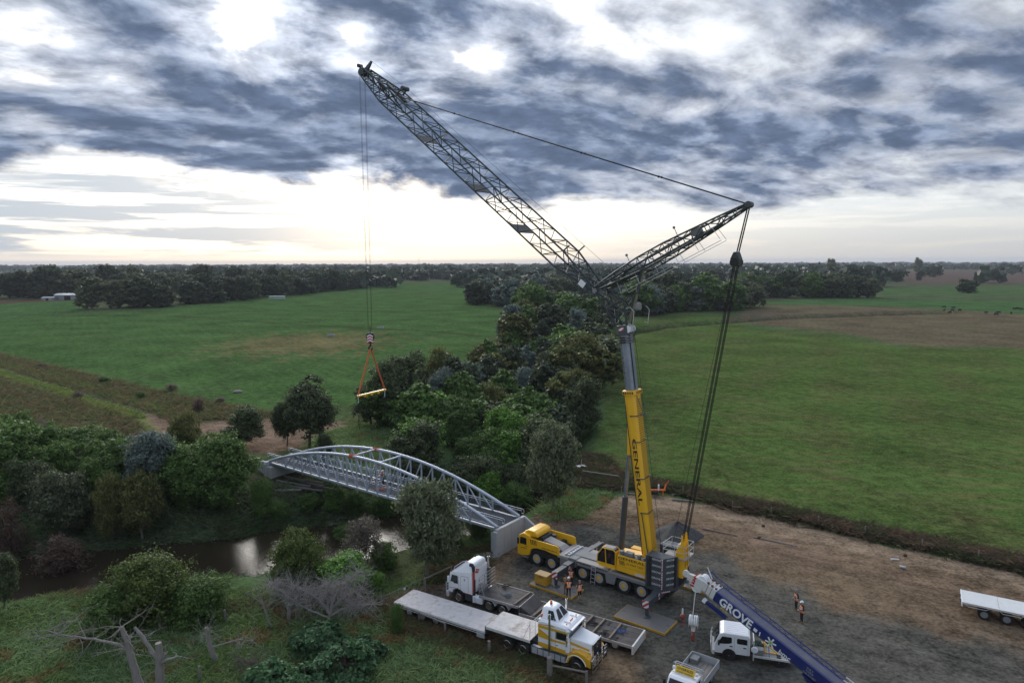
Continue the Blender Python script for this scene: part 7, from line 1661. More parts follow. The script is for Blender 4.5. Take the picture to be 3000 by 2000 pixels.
mat(crane_pt(6.78 - 2.2, 4.03 - 1.0, .0), a_, 4.35, 1.95, 'steel mat with yellow edges under the front outrigger, carrying the yellow box')
mat(crane_pt(-1.75 - 2.2, 3.98 - .9, .0), a_, 4.35, 2.35, 'steel mat with yellow edges under the rear outrigger beside the dark trailer')
mat(crane_pt(-1.75 - 2.7, -3.58 - 1.1, .0), a_, 4.35, 2.1, 'steel mat under the far rear outrigger behind the white boom head')
mat(crane_pt(6.78 - 2.0, -3.48 - 1.1, .0), a_, 4.35, 2.1, 'steel mat under the far front outrigger beyond the carrier')
bx_ = G(1592, 1716, MATZ); t = thing('steel_box', 'scratched yellow steel box on the front steel mat', 'box', (bx_.x, bx_.y + .45, MATZ), a_)
MB().box(-.62, .62, -.42, .42, .06, .90).build('box_body', YELD, t, bevel=.015)
LIDW = paint('scratched pale lid', (.48, .33, .14), .7, 0, .2, .5, 2.0, (.30, .24, .18))
MB().box(-.64, .64, -.44, .44, .90, .95).build('lid', LIDW, t, bevel=.01)
m = MB()
for x in (-.45, .45): m.box(x - .07, x + .07, -.42, .42, 0, .06)
m.build('skid', DGREY, t); text('lettering', 'GENERAL', LETTER, t, (.0, .424, .72), (-1, 0, 0), (0, 0, 1), .13, 1.2); MB().box(-.1, .1, .421, .43, .80, .86).build('latch', DGREY, t)
# gravel heap behind the crane
def heap():
    q = G(1985, 1574); rng = np.random.RandomState(3); n, mr = 48, 18; vs = []; fs = []
    for j in range(mr + 1):
        r = j / mr
        for i in range(n):
            th = 6.283 * i / n; rr = .74 * r * (3.0 + .35 * math.sin(th * 3 + 1) + .2 * math.sin(th * 5)) ; z = 1.55 * (1 - r) ** .85 * (1 + .08 * math.sin(th * 4)) + rng.normal() * .03 * (1 - r)
            vs.append((rr * math.cos(th) * 1.15, rr * math.sin(th), max(z, -.05) if r < 1 else -.08))
        if j: fs += [((j - 1) * n + i, (j - 1) * n + (i + 1) % n, j * n + (i + 1) % n, j * n + i) for i in range(n)]
    me = bpy.data.meshes.new('gravel_heap'); me.from_pydata(vs, [], fs); me.materials.append(GRAV); me.polygons.foreach_set('use_smooth', [True] * len(me.polygons))
    o = put('gravel_heap', me); o.location = (q.x, q.y + .2, 0); tag(o, 'dark cone shaped heap of crushed rock behind the crane', 'gravel heap')
GRAV = paint('crushed rock', (.062, .062, .060), .95, 0, .4, .4, 6.0, (.11, .105, .095), bump=1.0)
heap()
# timber post and rail fence beside the trucks
FP = paint('old fence timber', (.22, .20, .175), .9, 0, .3, .4, 3.0, (.12, .10, .08), bump=.5)
def post(px, py, h, r, label, square=False, lean=0.0, group='timber posts along the truck yard'):
    p = GT(px, py); m = MB()
    if square: m.box(-r, r, -r * .7, r * .7, -.3, h)
    else: m.tube([(0, 0, -.3), (.01, 0, h * .5), (.0, .01, h - .06), (0, 0, h)], [r * 1.05, r, r * .95, r * .6], 9)
    o = m.build('fence_post', FP, None, M=Matrix.Translation(p) @ Matrix.Rotation(lean, 4, 'X') @ Matrix.Rotation(.4, 4, 'Z')); tag(o, label, 'fence post', group); return p
def raill(a, b, za, zb, r, label, mat=FP, name='fence_rail'):
    o = MB().beam(Vector((a.x, a.y, a.z + za)), Vector((b.x, b.y, b.z + zb)), r * 2, r * 1.6).build(name, mat); tag(o, label, 'rail')
a = post(1610, 1985, 1.55, .20, 'thick weathered strainer post in front of the gold truck'); b = post(1718, 2003, .95, .08, 'thin square post at the lower end of the low rail', True)
raill(a, b, .95, .85, .05, 'low timber rail sloping away from the thick strainer post')
post(1433, 1915, 1.05, .09, 'leaning square post beside the trailer step', True, .06)
a = post(1228, 1822, .85, .07, 'short post under the near edge of the white trailer', True); b = post(1304, 1853, .85, .07, 'second short post under the near edge of the white trailer', True); raill(a, b, .78, .78, .05, 'timber rail running along under the white trailer edge')
a = post(1245, 1728, 1.15, .10, 'round gate post at the end of the sloping rail'); b = post(1322, 1690, 1.1, .09, 'round post hidden behind the white cab'); raill(a, b, 1.05, 1.0, .06, 'long timber rail from the gate post towards the white cab')
c_ = post(1118, 1780, 1.0, .09, 'round post where the wire gate ends near the grey shrub')
def wire_gate():
    p, q = a, c_; g_ = thing('wire_gate', 'open wire farm gate between the gate post and the grey shrub', 'gate', p); d = (q - p); d.z = 0; L = d.length; d.normalize(); g_.rotation_euler.z = math.atan2(d.y, d.x)
    MB().tube([(.15, 0, .15), (.15, 0, 1.1), (L - .2, 0, .85), (L - .2, 0, .1), (.15, 0, .15)], .022, 6).build('gate_frame', GREYWOOD, g_)
    for k in range(5): bar('wire', (.15, 0, .3 + .17 * k), (L - .2, 0, .22 + .14 * k), .007, CABLE, g_, 4)
    for x in (.35, .65): bar('brace', (L * x, 0, .12), (L * x - .5, 0, 1.0), .012, GREYWOOD, g_, 5)
    MB().box(L * .45, L * .45 + .22, -.01, .01, .72, .90).build('tag_plate', LETTERW, g_)
wire_gate()
for px, py, lb in ((263, 1858, 'short grey fence post below the dark bank bush'), (468, 1838, 'grey fence post right of the dark bank bush'), (660, 1820, 'grey fence post in the grass between the bank bushes'), (585, 1990, 'lone post low in the foreground grass')):
    post(px, py, 1.0, .10, lb, group='posts along the river paddock')
# paddock fence on the far side of the work site
fl = [G(*p) for p in ((1700, 1425), (1820, 1452), (2000, 1450), (2145, 1495), (2258, 1515), (2396, 1542), (2533, 1572), (2700, 1612), (2865, 1645), (3040, 1690))]
def paddock_fence():
    f = thing('paddock_fence', 'wire fence on pale posts along the edge of the wide green paddock', 'fence', fl[0])
    for k, p in enumerate(fl): bar('post', Vector((p.x, p.y, -.3)) - fl[0], Vector((p.x + .03, p.y, 1.15)) - fl[0], .06, FP, f, 7)
    for p, q in zip(fl[:-1], fl[1:]):
        for z in (.4, .75, 1.05): bar('wire', p - fl[0] + Vector((0, 0, z)), q - fl[0] + Vector((0, 0, z)), .006, CABLE, f, 4)
paddock_fence()
raill(G(1706, 1398), G(1812, 1414), .9, .9, .07, 'pale horizontal rail behind the lift cylinder')
# loose timber, pipes and odd objects on the site
def log(px, py, L, r, ang, label, mat=WOOD, z=0.0, name='log', cat='log', pitch=0.0):
    p = GT(px, py); rr = random.Random(px + py); m = MB(); n = 7
    m.tube([(L * (q / (n - 1) - .5), rr.uniform(-.04, .04) * L * .2, r + rr.uniform(0, .02)) for q in range(n)], [r * (1.05 - .3 * q / n) * rr.uniform(.9, 1.1) for q in range(n)], 8)
    o = m.build(name, mat, None, smooth=True, M=Matrix.Translation(p) @ Matrix.Rotation(R(ang), 4, 'Z') @ Matrix.Rotation(R(pitch), 4, 'Y')); tag(o, label, cat)
log(2108, 1560, 3.6, .07, -32, 'long pale pole lying in the earth behind the crane platform'); log(2270, 1587, 4.2, .06, -33, 'long grey pipe lying in the graded earth', MGREY, name='pipe', cat='pipe'); log(2622, 1640, .7, .08, -10, 'short white offcut on the graded earth', LETTERW, name='timber_offcut', cat='offcut')
log(1732, 1450, 1.1, .06, 60, 'short stick leaning in the scrub left of the lift cylinder', GREYWOOD, pitch=-20); log(1848, 1448, 1.6, .10, -20, 'weathered log behind the boom foot', GREYWOOD); log(2000, 1468, 2.4, .12, -14, 'fallen log against the scrub behind the crane', GREYWOOD); log(1975, 1450, .9, .1, 30, 'stubby log at the corner of the scrub', GREYWOOD)
for q, (px, py, L, an) in enumerate(((850, 1418, 6.5, -24), (875, 1432, 7.0, -20), (900, 1420, 5.5, -28), (930, 1430, 4.5, -16), (845, 1440, 3.2, 4), (890, 1412, 6.0, -22), (960, 1440, 3.5, -30), (865, 1408, 4.6, -33))):
    log(px, py, L, .16 + .03 * (q % 3), an, ('longest', 'thick', 'pale', 'short', 'crosswise', 'upper', 'outer', 'topmost')[q] + ' weathered log in the pile under the far end of the bridge', GREYWOOD, z=0)
RUSTB = paint('rusty brown lump', (.10, .045, .028), .9, bump=.6)
d = thing('steel_drum', 'small grey steel drum lying on its side in the graded earth', 'drum', G(2644, 1664), R(60)); d.scale = (.62, .62, .62); MB().lathe([(.18, -.4), (.20, -.38), (.20, -.02), (.215, 0), (.20, .02), (.20, .38), (.18, .4)], (0, 0, .2), 'y', 16).build('shell', ALU, d, smooth=True); MB().cyl((0, .395, .2), (0, .41, .2), .19, n=16).build('drum_end', MGREY, d)
for px, py, lb in ((2236, 1542, 'small rusty stump at the edge of the pale haul strip'), (2224, 1577, 'rusty lump at the end of the long grey pipe'), (2652, 1629, 'brown clod beside the white offcut')):
    o = MB().ball((0, 0, .1), .2, 9, 6, (1, .8, .9)).build('earth_clod', RUSTB, None, M=Matrix.Translation(G(px, py))); tag(o, lb, 'clod')

# orange hedge-trimmer-like implement behind the boom, cattle trough, sheds, cows
def orange_implement():
    t = thing('orange_implement', 'bright orange folded farm implement in the scrub behind the boom', 'implement', G(1920, 1452), R(-10)); OR = ORANGEH
    m = MB().beam((-1.1, 0, .7), (1.2, .1, .75), .16, .16); m.beam((-.8, 0, .7), (-.8, 0, .1), .1, .1); m.beam((.9, 0, .7), (.9, 0, .1), .1, .1); m.build('frame', OR, t)
    for s, nm in ((-1, 'folded_arm'), (1, 'folded_arm')): m = MB().beam((s * 1.0, 0, .75), (s * 1.25, .1, 1.5), .12, .12); m.beam((s * 1.25, .1, 1.5), (s * .9 + s * .6, .0, 1.9), .10, .10); m.build(nm, OR, t)
    MB().cyl((.35, -.1, .75), (.35, -.1, 1.45), .10, n=10).build('white_cylinder', LETTERW, t); MB().box(-.5, .3, -.4, .3, .25, .65).build('gear_housing', BLACK, t, bevel=.05)
orange_implement()
def trailer_frame():
    t = thing('survey_trolley', 'small pale metal trolley at the paddock corner by the grey green gum', 'trolley', G(1703, 1372), R(20))
    m = MB().box(-.6, .6, -.3, .3, .3, .38); m.beam((0, 0, .3), (0, 0, 1.3), .06, .06); m.beam((-.9, 0, .5), (.5, 0, .5), .05, .05); m.build('frame', ALU, t)
    for s in (-1, 1): MB().cyl((0, s * .32, .25), (0, s * .42, .25), .25, n=12).build('wheel', BLACK, t)
trailer_frame()
def trough(px, py, L, label):
    t = thing('water_trough', label, 'trough', G(px, py), R(4)); o = MB()
    o.box(-L / 2, L / 2, -.55, -.43, 0, .7); o.box(-L / 2, L / 2, .43, .55, 0, .7); o.box(-L / 2, -L / 2 + .12, -.43, .43, 0, .7); o.box(L / 2 - .12, L / 2, -.43, .43, 0, .7); o.build('tub', TROUGH, t); MB().box(-L / 2 + .12, L / 2 - .12, -.43, .43, .5, .56).build('water', GLASS, t)
TROUGH = paint('grey trough concrete', (.36, .38, .40), .8)
trough(969, 984, 2.6, 'grey water trough beside the worn patch in the left paddock'); trough(1115, 961, 2.8, 'grey water trough just above the paddock track near the hook ropes')
o = MB().ball((0, 0, .3), .7, 12, 6, (1.5, 1, .55)).build('boulder', CONCD, None, M=Matrix.Translation(G(697, 1151))); tag(o, 'brown boulder alone near the edge of the left paddock', 'boulder')
ROOFT = paint('grey corrugated iron', (.34, .36, .38), .5, .4, .15, .3, .3, (.24, .20, .17))
def shed(px, py, L, Wd, H, label, ang, name='farm_shed'):
    t = thing(name, label, 'shed', G(px, py), R(ang)); wl = MB().prism([(-Wd / 2, 0), (Wd / 2, 0), (Wd / 2, H * .62), (0, H * .8), (-Wd / 2, H * .62)], -L / 2, L / 2, 'x').build('wall', ROOFT, t)
    for s in (-1, 1): MB().hexa([(-L / 2 - .3, 0, H * .80), (L / 2 + .3, 0, H * .80), (L / 2 + .3, s * (Wd / 2 + .4), H * .60), (-L / 2 - .3, s * (Wd / 2 + .4), H * .60), (-L / 2 - .3, 0, H * .84), (L / 2 + .3, 0, H * .84), (L / 2 + .3, s * (Wd / 2 + .4), H * .64), (-L / 2 - .3, s * (Wd / 2 + .4), H * .64)]).build('roof', ROOFT, t)
    MB().box(-L * .12, L * .12, -Wd / 2 - .05, -Wd / 2 - .01, 0, H * .5).build('door', BLACK, t)
shed(207, 878, 19, 10, 6.2, 'grey iron roofed farm shed in front of the left wood', 8); shed(146, 880, 9, 6, 3.5, 'low small shed beside the iron roofed farm shed', 0)
t = thing('shipping_container', 'pale green container at the foot of the left tree belt', 'container', G(812, 877), R(3))
CONTG = paint('pale green container paint', (.36, .50, .44), .6); MB().box(-6, 6, -1.3, 1.3, .1, 2.7).build('body', CONTG, t, bevel=.05); MB().box(-6.02, -5.98, -1.2, 1.2, .2, 2.6).build('door', MGREY, t)
# radio mast on the skyline
t = thing('radio_mast', 'thin radio mast on the skyline between the hoist ropes and the jib', 'mast', ATD(1228, 790, 3000) * 1.0); t.location.z = 0
MB().cyl((0, 0, 0), (0, 0, 66), .9, .3, n=6).build('mast_pole', MGREY, t); MB().box(-1.2, 1.2, -1.2, 1.2, 58, 60).build('antenna', MGREY, t)
# cows
def cow_mesh():
    m = MB(); m.tube([(-.95, 0, 1.02), (-.75, 0, 1.05), (-.2, 0, .98), (.35, 0, 1.0), (.72, 0, 1.08), (.9, 0, 1.12)], [.20, .34, .38, .37, .31, .2], 10); m.tube([(.78, 0, 1.12), (1.1, 0, 1.0), (1.25, 0, .72)], [.22, .16, .13], 8); m.tube([(1.2, 0, .82), (1.38, 0, .52), (1.42, 0, .42)], [.15, .11, .08], 8)
    for x, b in ((-.72, -1), (.6, 1)):
        for y in (-.2, .2):
            k = -.09 if b < 0 else .03; m.tube([(x, y, .95), (x + (.08 if b < 0 else 0), y, .62), (x + k, y, .34), (x, y, .05), (x + .03, y, 0)], [.16, .10, .06, .055, .07], 7)
    m.tube([(-1.0, 0, 1.15), (-1.12, 0, .9), (-1.1, 0, .45)], [.04, .03, .05], 5)
    for y in (-1, 1): m.tube([(1.12, y * .12, .98), (1.08, y * .28, .98)], [.05, .02], 5)
    return m.mesh('cow', COWB, True)
COWB = paint('black cattle coat', (.012, .011, .010), .8)
cm_ = cow_mesh(); rr = random.Random(5)
for px, py, an, lb in ((2766, 903, 175, 'black cow grazing highest at the left of the herd'), (2793, 905, 170, 'black cow side on beside the highest grazing cow'), (2766, 911, 80, 'black cow end on below the highest grazing cow'), (2790, 912, 95, 'black cow end on in the middle of the small herd'), (2811, 912, 20, 'black cow at the right of the small herd'), (2783, 919, 200, 'black cow lowest in the small herd'), (2889, 919, 90, 'lone black cow between the two groups of cattle'), (2918, 924, 0, 'black cow lowest in the far right group'), (2925, 919, 150, 'black cow above the lowest of the far right group'), (2962, 920, 60, 'black cow end on near the frame edge'), (2972, 908, 185, 'black cow in the cluster at the far right'), (2980, 907, 10, 'black cow in the middle of the far right cluster'), (2992, 909, 170, 'black cow at the edge of the far right cluster')):
    o = put('cow', cm_, None, Matrix.Translation(G(px, py)) @ Matrix.Rotation(R(an), 4, 'Z') @ Matrix.Scale(1.05, 4)); tag(o, lb, 'cow', 'black cattle in the dry paddock')
# ================================================================== grass, weeds, sedge, dead wood
def blade_mat(name, c1, c2, c3):
    m, t, b, g = _mat(name); p = t.nodes.new('ShaderNodeNewGeometry').outputs['Position']; at = t.nodes.new('ShaderNodeAttribute'); at.attribute_name = 'leaf'
    n = g.noise(p, .22, 4, .6); n2 = g.noise(g.v('ADD', p, (31, 7, 3)), .35, 4, .6)
    c = g.mix(g.ss(n, .38, .62), c1, c2); c = g.mix(g.ss(n2, .52, .66), c, c3); c = g.v('SCALE', c, g.m('ADD', .62, g.m('MULTIPLY', at.outputs['Fac'], .8)))
    g.put(b.inputs['Base Color'], c); b.inputs['Roughness'].default_value = .8; b.inputs['Specular IOR Level'].default_value = .1
    tr = t.nodes.new('ShaderNodeBsdfTranslucent'); g.put(tr.inputs[0], c); mx = t.nodes.new('ShaderNodeMixShader'); mx.inputs[0].default_value = .45
    t.links.new(b.outputs[0], mx.inputs[1]); t.links.new(tr.outputs[0], mx.inputs[2]); t.links.new(mx.outputs[0], t.nodes['Material Output'].inputs[0]); return m
G_FG = blade_mat('mixed foreground grass', (.165, .250, .085), (.215, .315, .140), (.250, .190, .085))
G_WEED = blade_mat('dry roadside weeds', (.160, .138, .072), (.128, .150, .062), (.185, .135, .080))
G_WEED2 = blade_mat('rusty yard edge weeds', (.150, .120, .065), (.120, .150, .065), (.200, .130, .075))
G_HEDGE = blade_mat('brown fence line scrub', (0.115, 0.089, 0.061), (0.081, 0.095, 0.046), (0.155, 0.108, 0.074))
G_SEDGE = blade_mat('river sedge', (.110, .170, .075), (.200, .260, .150), (.140, .160, .085))
G_VERGE = blade_mat('bright verge grass', (.205, .250, .075), (.160, .230, .065), (.250, .245, .090))
def tufts(name, pts, hmin, hmax, w, nb, mat, label, seed, cat='grass', spread=.22):
    rng = np.random.RandomState(seed); n = len(pts); P = np.repeat(pts, nb, 0); N = len(P)
    P = P + np.concatenate([rng.normal(size=(N, 2)) * spread, np.zeros((N, 1))], 1); P[:, 2] = hz(P[:, 0], P[:, 1]) - .04
    h = (hmin + (hmax - hmin) * np.repeat(rng.rand(n), nb) * (.5 + .5 * rng.rand(N)))[:, None]; a = rng.rand(N) * 6.283; lean = rng.normal(size=(N, 2)) * .75
    d = np.stack([np.cos(a), np.sin(a), np.zeros(N)], 1) * w * (.6 + .8 * rng.rand(N, 1)); L = np.concatenate([lean, np.ones((N, 1))], 1) * h
    V = np.stack([P - d * .5, P + d * .5, P + L * .6 + d * .38, P + L * np.array([1.35, 1.35, 1.0]) + d * .05], 1).reshape(-1, 3)
    F = np.arange(N * 4).reshape(N, 4)
    tag(put(name, mesh_np(name, V, F, mat, rng.rand(N))), label, cat, kind='stuff')
def scatter(poly, n, seed, avoid=True):
    rng = np.random.RandomState(seed); P = np.array([GT(*p)[:2] for p in poly]); lo, hi = P.min(0), P.max(0); out = []
    while sum(map(len, out)) < n:
        q = lo + (hi - lo) * rng.rand(n * 2, 2); k = inpoly(q[:, 0], q[:, 1], P)
        if avoid: k &= ~inpoly(q[:, 0], q[:, 1], SITE); k &= seg_dist(q[:, 0], q[:, 1], RIVER) > 6.0
        if not k.any(): continue
        out.append(q[k])
    q = np.concatenate(out)[:n]; return np.concatenate([q, np.zeros((n, 1))], 1)
def along(pts, n, width, seed, off=0):
    rng = np.random.RandomState(seed); P = np.array([GT(*p)[:2] for p in pts]); L = np.linalg.norm(np.diff(P, axis=0), axis=1); c = np.concatenate([[0], np.cumsum(L)]); s = rng.rand(n) * c[-1]; i = np.clip(np.searchsorted(c, s) - 1, 0, len(L) - 1); t = (s - c[i]) / L[i]
    d = (P[i + 1] - P[i]) / L[i][:, None]; q = P[i] + (P[i + 1] - P[i]) * t[:, None] + np.stack([-d[:, 1], d[:, 0]], 1) * (rng.normal(size=(n, 1)) * width + off); return np.concatenate([q, np.zeros((n, 1))], 1)
tufts('foreground_grass', scatter([(-250, 1760), (200, 1745), (500, 1760), (800, 1720), (1000, 1700), (1240, 1700), (1330, 1740), (1150, 1800), (1300, 1880), (1560, 1960), (1760, 2040), (1700, 2180), (-300, 2200)], 15000, 1), .12, .50, .075, 7, G_FG, 'rough mixed green and rusty grass covering the near bank', 1)
tufts('tall_weeds', np.concatenate([along([(0, 1760), (260, 1750), (520, 1765)], 900, .8, 3), along([(560, 1790), (800, 1770), (1000, 1760), (1120, 1790)], 900, .9, 4), along([(1110, 1800), (1330, 1880), (1560, 1960), (1680, 2020)], 1500, .6, 5), scatter([(1280, 1620), (1440, 1600), (1440, 1660), (1310, 1710), (1240, 1710)], 900, 6, False)]), .18, .55, .06, 8, G_WEED2, 'tall rusty weeds along the yard edge and river bank', 2)
def bankside(n, k0, k1, lo, hi, side, seed):
    rng = np.random.RandomState(seed); P = RIVER[k0:k1]; L = np.linalg.norm(np.diff(P, axis=0), axis=1); c = np.concatenate([[0], np.cumsum(L)]); s_ = rng.rand(n) * c[-1]; i = np.clip(np.searchsorted(c, s_) - 1, 0, len(L) - 1)
    d = (P[i + 1] - P[i]) / L[i][:, None]; w = lo + (hi - lo) * rng.rand(n) ** 1.6; q = P[i] + d * (s_ - c[i])[:, None] + np.stack([-d[:, 1], d[:, 0]], 1) * (side * w)[:, None]; return np.concatenate([q, np.zeros((n, 1))], 1)
tufts('river_sedge', np.concatenate([bankside(5600, 2, 9, 5.4, 8.0, 1, 7), bankside(5200, 2, 9, 7.0, 14.0, 1, 8), bankside(1800, 2, 7, 5.6, 8.5, -1, 9)]), .25, .75, .10, 7, G_SEDGE, 'thick sedge and long grass on the river banks', 3)
tufts('fence_line_scrub', np.concatenate([along([(1680, 1395), (1760, 1420), (1960, 1432), (2150, 1482), (2400, 1532), (2700, 1600), (3060, 1680)], 4600, .75, 10, .5), scatter([(1690, 1345), (1770, 1340), (1860, 1425), (1900, 1440), (1700, 1430)], 1100, 11, False)]), .3, 1.05, .09, 8, G_HEDGE, 'brown dry scrub growing along the paddock fence', 4, 'scrub')
tufts('roadside_weeds', np.concatenate([scatter([(-200, 985), (0, 1038), (300, 1108), (560, 1168), (790, 1207), (870, 1222), (520, 1240), (380, 1186), (0, 1075), (-200, 1030)], 5200, 12), scatter([(-200, 1100), (0, 1112), (390, 1225), (450, 1300), (300, 1330), (0, 1300), (-300, 1300)], 4200, 13)]), .3, 1.1, .14, 6, G_WEED, 'brown and green weeds on both sides of the grassy track', 5, 'weeds', .35)
tufts('track_verge_grass', np.concatenate([along([(-200, 1032), (0, 1080), (180, 1125), (390, 1192), (460, 1218)], 2600, .6, 14, 3.0), along([(-200, 1032), (0, 1080), (180, 1125), (390, 1192), (460, 1218)], 2600, .7, 15, -3.0)]), .25, .7, .13, 6, G_VERGE, 'bright yellow green grass along the verges of the track', 6, 'grass', .3)
tufts('bank_growth', np.concatenate([scatter([(930, 1270), (1050, 1240), (1200, 1260), (1180, 1340), (1000, 1360), (900, 1330)], 2600, 16), scatter([(1640, 1440), (1740, 1400), (1800, 1460), (1700, 1520), (1600, 1530), (1560, 1500)], 1300, 17, False)]), .15, .6, .09, 7, G_FG, 'low green growth around the bridge ends', 7)
# small bushes in the weed strips, each one its own
for k, (px, py, h, w, kind, lb) in enumerate([(310, 1121, 1.6, 3.6, 'bush', 'dark green bush in the weeds above the track'), (500, 1145, 2.0, 3.6, 'red', 'brown twiggy bush halfway along the weedy strip'), (585, 1205, 3.4, 3.6, 'red', 'bare brown shrub near the bare earth clearing'), (413, 1168, 1.5, 2.4, 'bush', 'low bush beside the verge of the grassy track'), (648, 1180, 1.6, 3.0, 'red', 'brown low thicket at the corner of the paddock fence'), (120, 1075, 1.4, 4.0, 'red', 'brown low thicket at the paddock edge far left'), (515, 1275, 1.6, 3.2, 'bush', 'low green bush below the track end'), (230, 1165, 1.7, 3.0, 'red', 'brown shrub on the slope below the track')]):
    p = G(px, py); tree(kind, p.x, p.y, h, w, lb, 'shrub', 'bush')
# ---- dead wood in the foreground
def dead(name, label, px, py, paths, mat=GREYWOOD, cat='dead tree', twigs=0, seed=1, twr=.02, twl=(.6, 1.6)):
    p = GT(px, py); m = MB(); rr = random.Random(seed); ends = []
    for pts, r0, r1 in paths:
        P = [Vector(q) for q in pts]; k = len(P); fine = []
        for i in range(k - 1):
            for s in range(4): t = s / 4; fine.append(P[i].lerp(P[i + 1], t) + Vector((rr.uniform(-.03, .03), rr.uniform(-.03, .03), rr.uniform(-.03, .03))))
        fine.append(P[-1]); n = len(fine); m.tube(fine, [r0 + (r1 - r0) * i / (n - 1) for i in range(n)], 8); ends += fine[n // 2:]
    t = thing(name, label, cat, p); m.build('trunk', mat, t, smooth=True)
    if twigs:
        w = MB()
        for _ in range(twigs):
            a = rr.choice(ends); d = Vector((rr.gauss(0, 1), rr.gauss(0, 1), rr.gauss(.15, .6))).normalized(); L = rr.uniform(*twl); b = a + d * L * .5 + Vector((0, 0, rr.uniform(-.1, .1))); c = b + (d + Vector((rr.gauss(0, .4), rr.gauss(0, .4), rr.gauss(0, .4)))).normalized() * L * .5
            w.tube([a, b, c], [twr, twr * .7, twr * .3], 4, False); 
            for _2 in range(3): e = b.lerp(c, rr.random()); f = e + (d + Vector((rr.gauss(0, .7), rr.gauss(0, .7), rr.gauss(0, .7)))).normalized() * L * .35; w.tube([e, f], [twr * .5, twr * .2], 3, False)
        w.build('twigs', mat, t)
dead('broken_dead_tree', 'broken grey dead tree with splintered tops in the lower left foreground', 470, 2040, [([(0, 0, 0), (.05, 0, 1.2), (.08, .05, 2.6), (.06, .05, 3.7)], .34, .20), ([(.05, 0, 2.6), (-.5, .1, 3.2), (-1.2, .2, 4.3), (-1.5, .2, 4.7)], .16, .09), ([(.08, 0, 2.3), (.7, 0, 2.6), (1.3, .1, 2.75)], .14, .07), ([(.1, 0, 2.2), (.5, .05, 2.9), (.62, .05, 3.1)], .10, .04)], twigs=14, seed=3)
dead('broken_dead_tree', 'leaning dead trunk with a long bare side limb at lower left', 425, 2050, [([(0, 0, 0), (-.5, .1, 1.6), (-.9, .2, 3.1), (-1.0, .2, 3.9), (-1.35, .25, 4.9)], .30, .14), ([(-.9, .2, 3.1), (-1.5, .2, 3.7), (-2.8, .25, 4.0), (-4.6, .3, 4.2), (-6.2, .35, 4.6)], .12, .03)], twigs=70, seed=4, twr=.022, twl=(.8, 2.4))
dead('dead_stump', 'grey dead stump with short broken limbs right of the broken tree', 632, 1935, [([(0, 0, 0), (-.3, 0, .9), (-.5, .05, 1.9), (-.58, .05, 2.5)], .20, .12), ([(-.35, 0, 1.0), (.5, .1, 1.2), (1.6, .2, 1.5), (2.6, .2, 1.4)], .08, .03)], twigs=60, seed=5, twr=.016)
dead('dead_sapling', 'slender bare sapling standing in the grass left of the grey shrub', 795, 1836, [([(0, 0, 0), (-.4, 0, 1.2), (-.75, .05, 2.4), (-.9, .05, 3.4)], .10, .03), ([(-.5, 0, 1.6), (.4, 0, 2.2), (1.0, 0, 2.4)], .03, .012), ([(-.6, 0, 2.0), (-1.4, 0, 2.5), (-1.9, 0, 2.9)], .03, .012)], twigs=26, seed=6, twr=.014, twl=(.5, 1.2))
dead('dead_stump', 'pale splintered stump beside the tall thin bare stem', 848, 1818, [([(0, 0, 0), (0, 0, .9), (.03, 0, 1.35)], .17, .13), ([(.5, .1, 0), (.52, .1, 1.6), (.60, .1, 2.9)], .09, .06)], seed=7)
TWIG = paint('grey twigs', (.30, .275, .26), .9, 0, .3, .3, 4.0)
dead('leafless_shrub', 'large grey windswept leafless shrub beyond the dark cypress', 965, 1832, [([(0, 0, 0), (.1, 0, 1.0), (-.6, .2, 1.9), (-1.8, .4, 2.6), (-3.0, .6, 3.0)], .16, .04), ([(.1, 0, .9), (.3, .1, 2.0), (.9, .4, 3.0), (2.2, .9, 4.0)], .14, .03), ([(.1, 0, .8), (1.0, .1, 1.3), (2.2, .2, 1.6), (3.4, .2, 1.7)], .11, .03), ([(0, 0, 1.0), (-.2, .3, 2.2), (-.1, .6, 3.2)], .10, .03), ([(.05, 0, .6), (-.9, -.1, 1.1), (-2.0, -.1, 1.6), (-3.4, 0, 2.6), (-4.6, .1, 3.5)], .10, .02), ([(.2, .1, 1.4), (1.2, .4, 2.3), (2.4, .6, 2.7)], .09, .02)], mat=TWIG, twigs=1000, seed=8, twr=.013, twl=(.7, 1.9), cat='shrub')
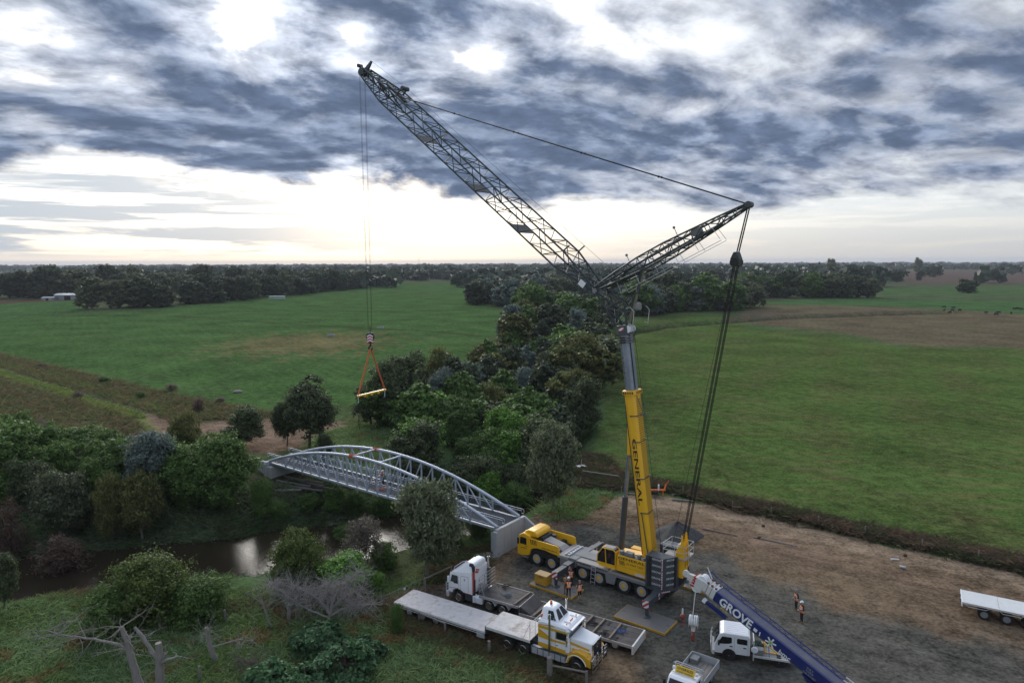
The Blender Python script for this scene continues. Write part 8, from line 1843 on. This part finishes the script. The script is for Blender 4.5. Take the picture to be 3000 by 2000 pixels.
# dark cypress clump in the near foreground: low boughs that droop in flat sprays
def cypress(px, py, h, w, label, seed, n=7000):
    p = GT(px, py); rng = np.random.RandomState(seed); t = thing('cypress_shrub', label, 'bush', p); m = MB(); Ps = []; Ns = []
    for k in range(26):
        z = h * (.08 + .85 * rng.rand()); a = rng.rand() * 6.283; L = w * .5 * (1 - .55 * z / h) * (.7 + .5 * rng.rand()); d = np.array([math.cos(a), math.sin(a), .05]); e = np.array([0, 0, z]) + d * L + np.array([0, 0, -.12 * L])
        m.tube([(0, 0, z * .8), tuple((np.array([0, 0, z]) + e) / 2 + np.array([0, 0, .1])), tuple(e)], [.05, .035, .015], 4)
        q = n // 26; s = .15 + .95 * rng.rand(q) ** .7; wd = .42 * L * (1 - s * .6); sd_ = np.array([-math.sin(a), math.cos(a), 0])
        P = np.array([0, 0, z]) + d * L * s[:, None] + sd_ * (rng.normal(size=(q, 1)) * wd[:, None] * .7) + np.array([0, 0, 1]) * (-.22 * L * s[:, None] ** 2 + rng.normal(size=(q, 1)) * .09); Ps.append(P); Ns.append(np.tile([0, 0, 1.0], (q, 1)) + .4 * d)
    V, F = leaves_at(np.concatenate(Ps), np.concatenate(Ns), .15, rng, .1, 1.8); put('crown', mesh_np('crown', V, F, F_CONI, rng.rand(len(F))), t); m.tube([(0, 0, -.2), (.05, 0, h * .5), (0, .05, h)], [.14, .09, .03], 6); m.build('trunk', BARK, t)
cypress(935, 1900, 1.9, 5.4, 'dark green cypress spread below the leafless shrub', 1); cypress(1010, 1985, 2.6, 5.2, 'bushy cypress at the bottom of the frame in front of the leafless shrub', 2); cypress(790, 2010, 1.6, 5.0, 'low fresh green cypress boughs at the bottom beside the dead branches', 3); cypress(1075, 1925, 1.5, 3.2, 'small cypress between the big ones and the yard grass', 4, 4000); cypress(895, 2040, 2.0, 4.6, 'cypress cut by the bottom frame edge left of the bushy one', 5)
dead('brush_pile', 'tangle of dead brown branches lying beside the cypress', 960, 1990, [([(-1.6, 0, .3), (-.2, .1, .6), (1.4, 0, .5)], .06, .02), ([(-1.0, .6, .2), (.2, .3, .9), (1.2, -.2, 1.2)], .05, .02), ([(-2.8, .2, .3), (-4.4, .3, .9), (-6.0, .2, 1.3)], .07, .02)], mat=BARK, twigs=260, seed=12, twr=.018, twl=(.6, 1.5), cat='branches')
dead('bare_branch', 'dead fork standing on the slope below the grassy track', 235, 1180, [([(0, 0, 0), (.2, 0, 1.2), (-.6, 0, 2.4)], .08, .02), ([(.2, 0, 1.0), (.9, 0, 2.2)], .05, .015), ([(.1, 0, .8), (-1.4, 0, 2.0)], .05, .015)], mat=BARK, twigs=14, seed=13, cat='branch')
# ================================================================== air
def make_haze():
    m = bpy.data.materials.new('pale air'); m.use_nodes = True; t = m.node_tree; t.nodes.clear()
    v = t.nodes.new('ShaderNodeVolumePrincipled'); v.inputs['Color'].default_value = (.86, .92, 1.0, 1); v.inputs['Density'].default_value = 0.75e-4; v.inputs['Anisotropy'].default_value = .0
    o = t.nodes.new('ShaderNodeOutputMaterial'); t.links.new(v.outputs[0], o.inputs['Volume'])
    b = MB().box(-17000, 17000, -40, 17500, -6.0, 72.0).build('haze', m); tag(b, kind='stuff')
make_haze()
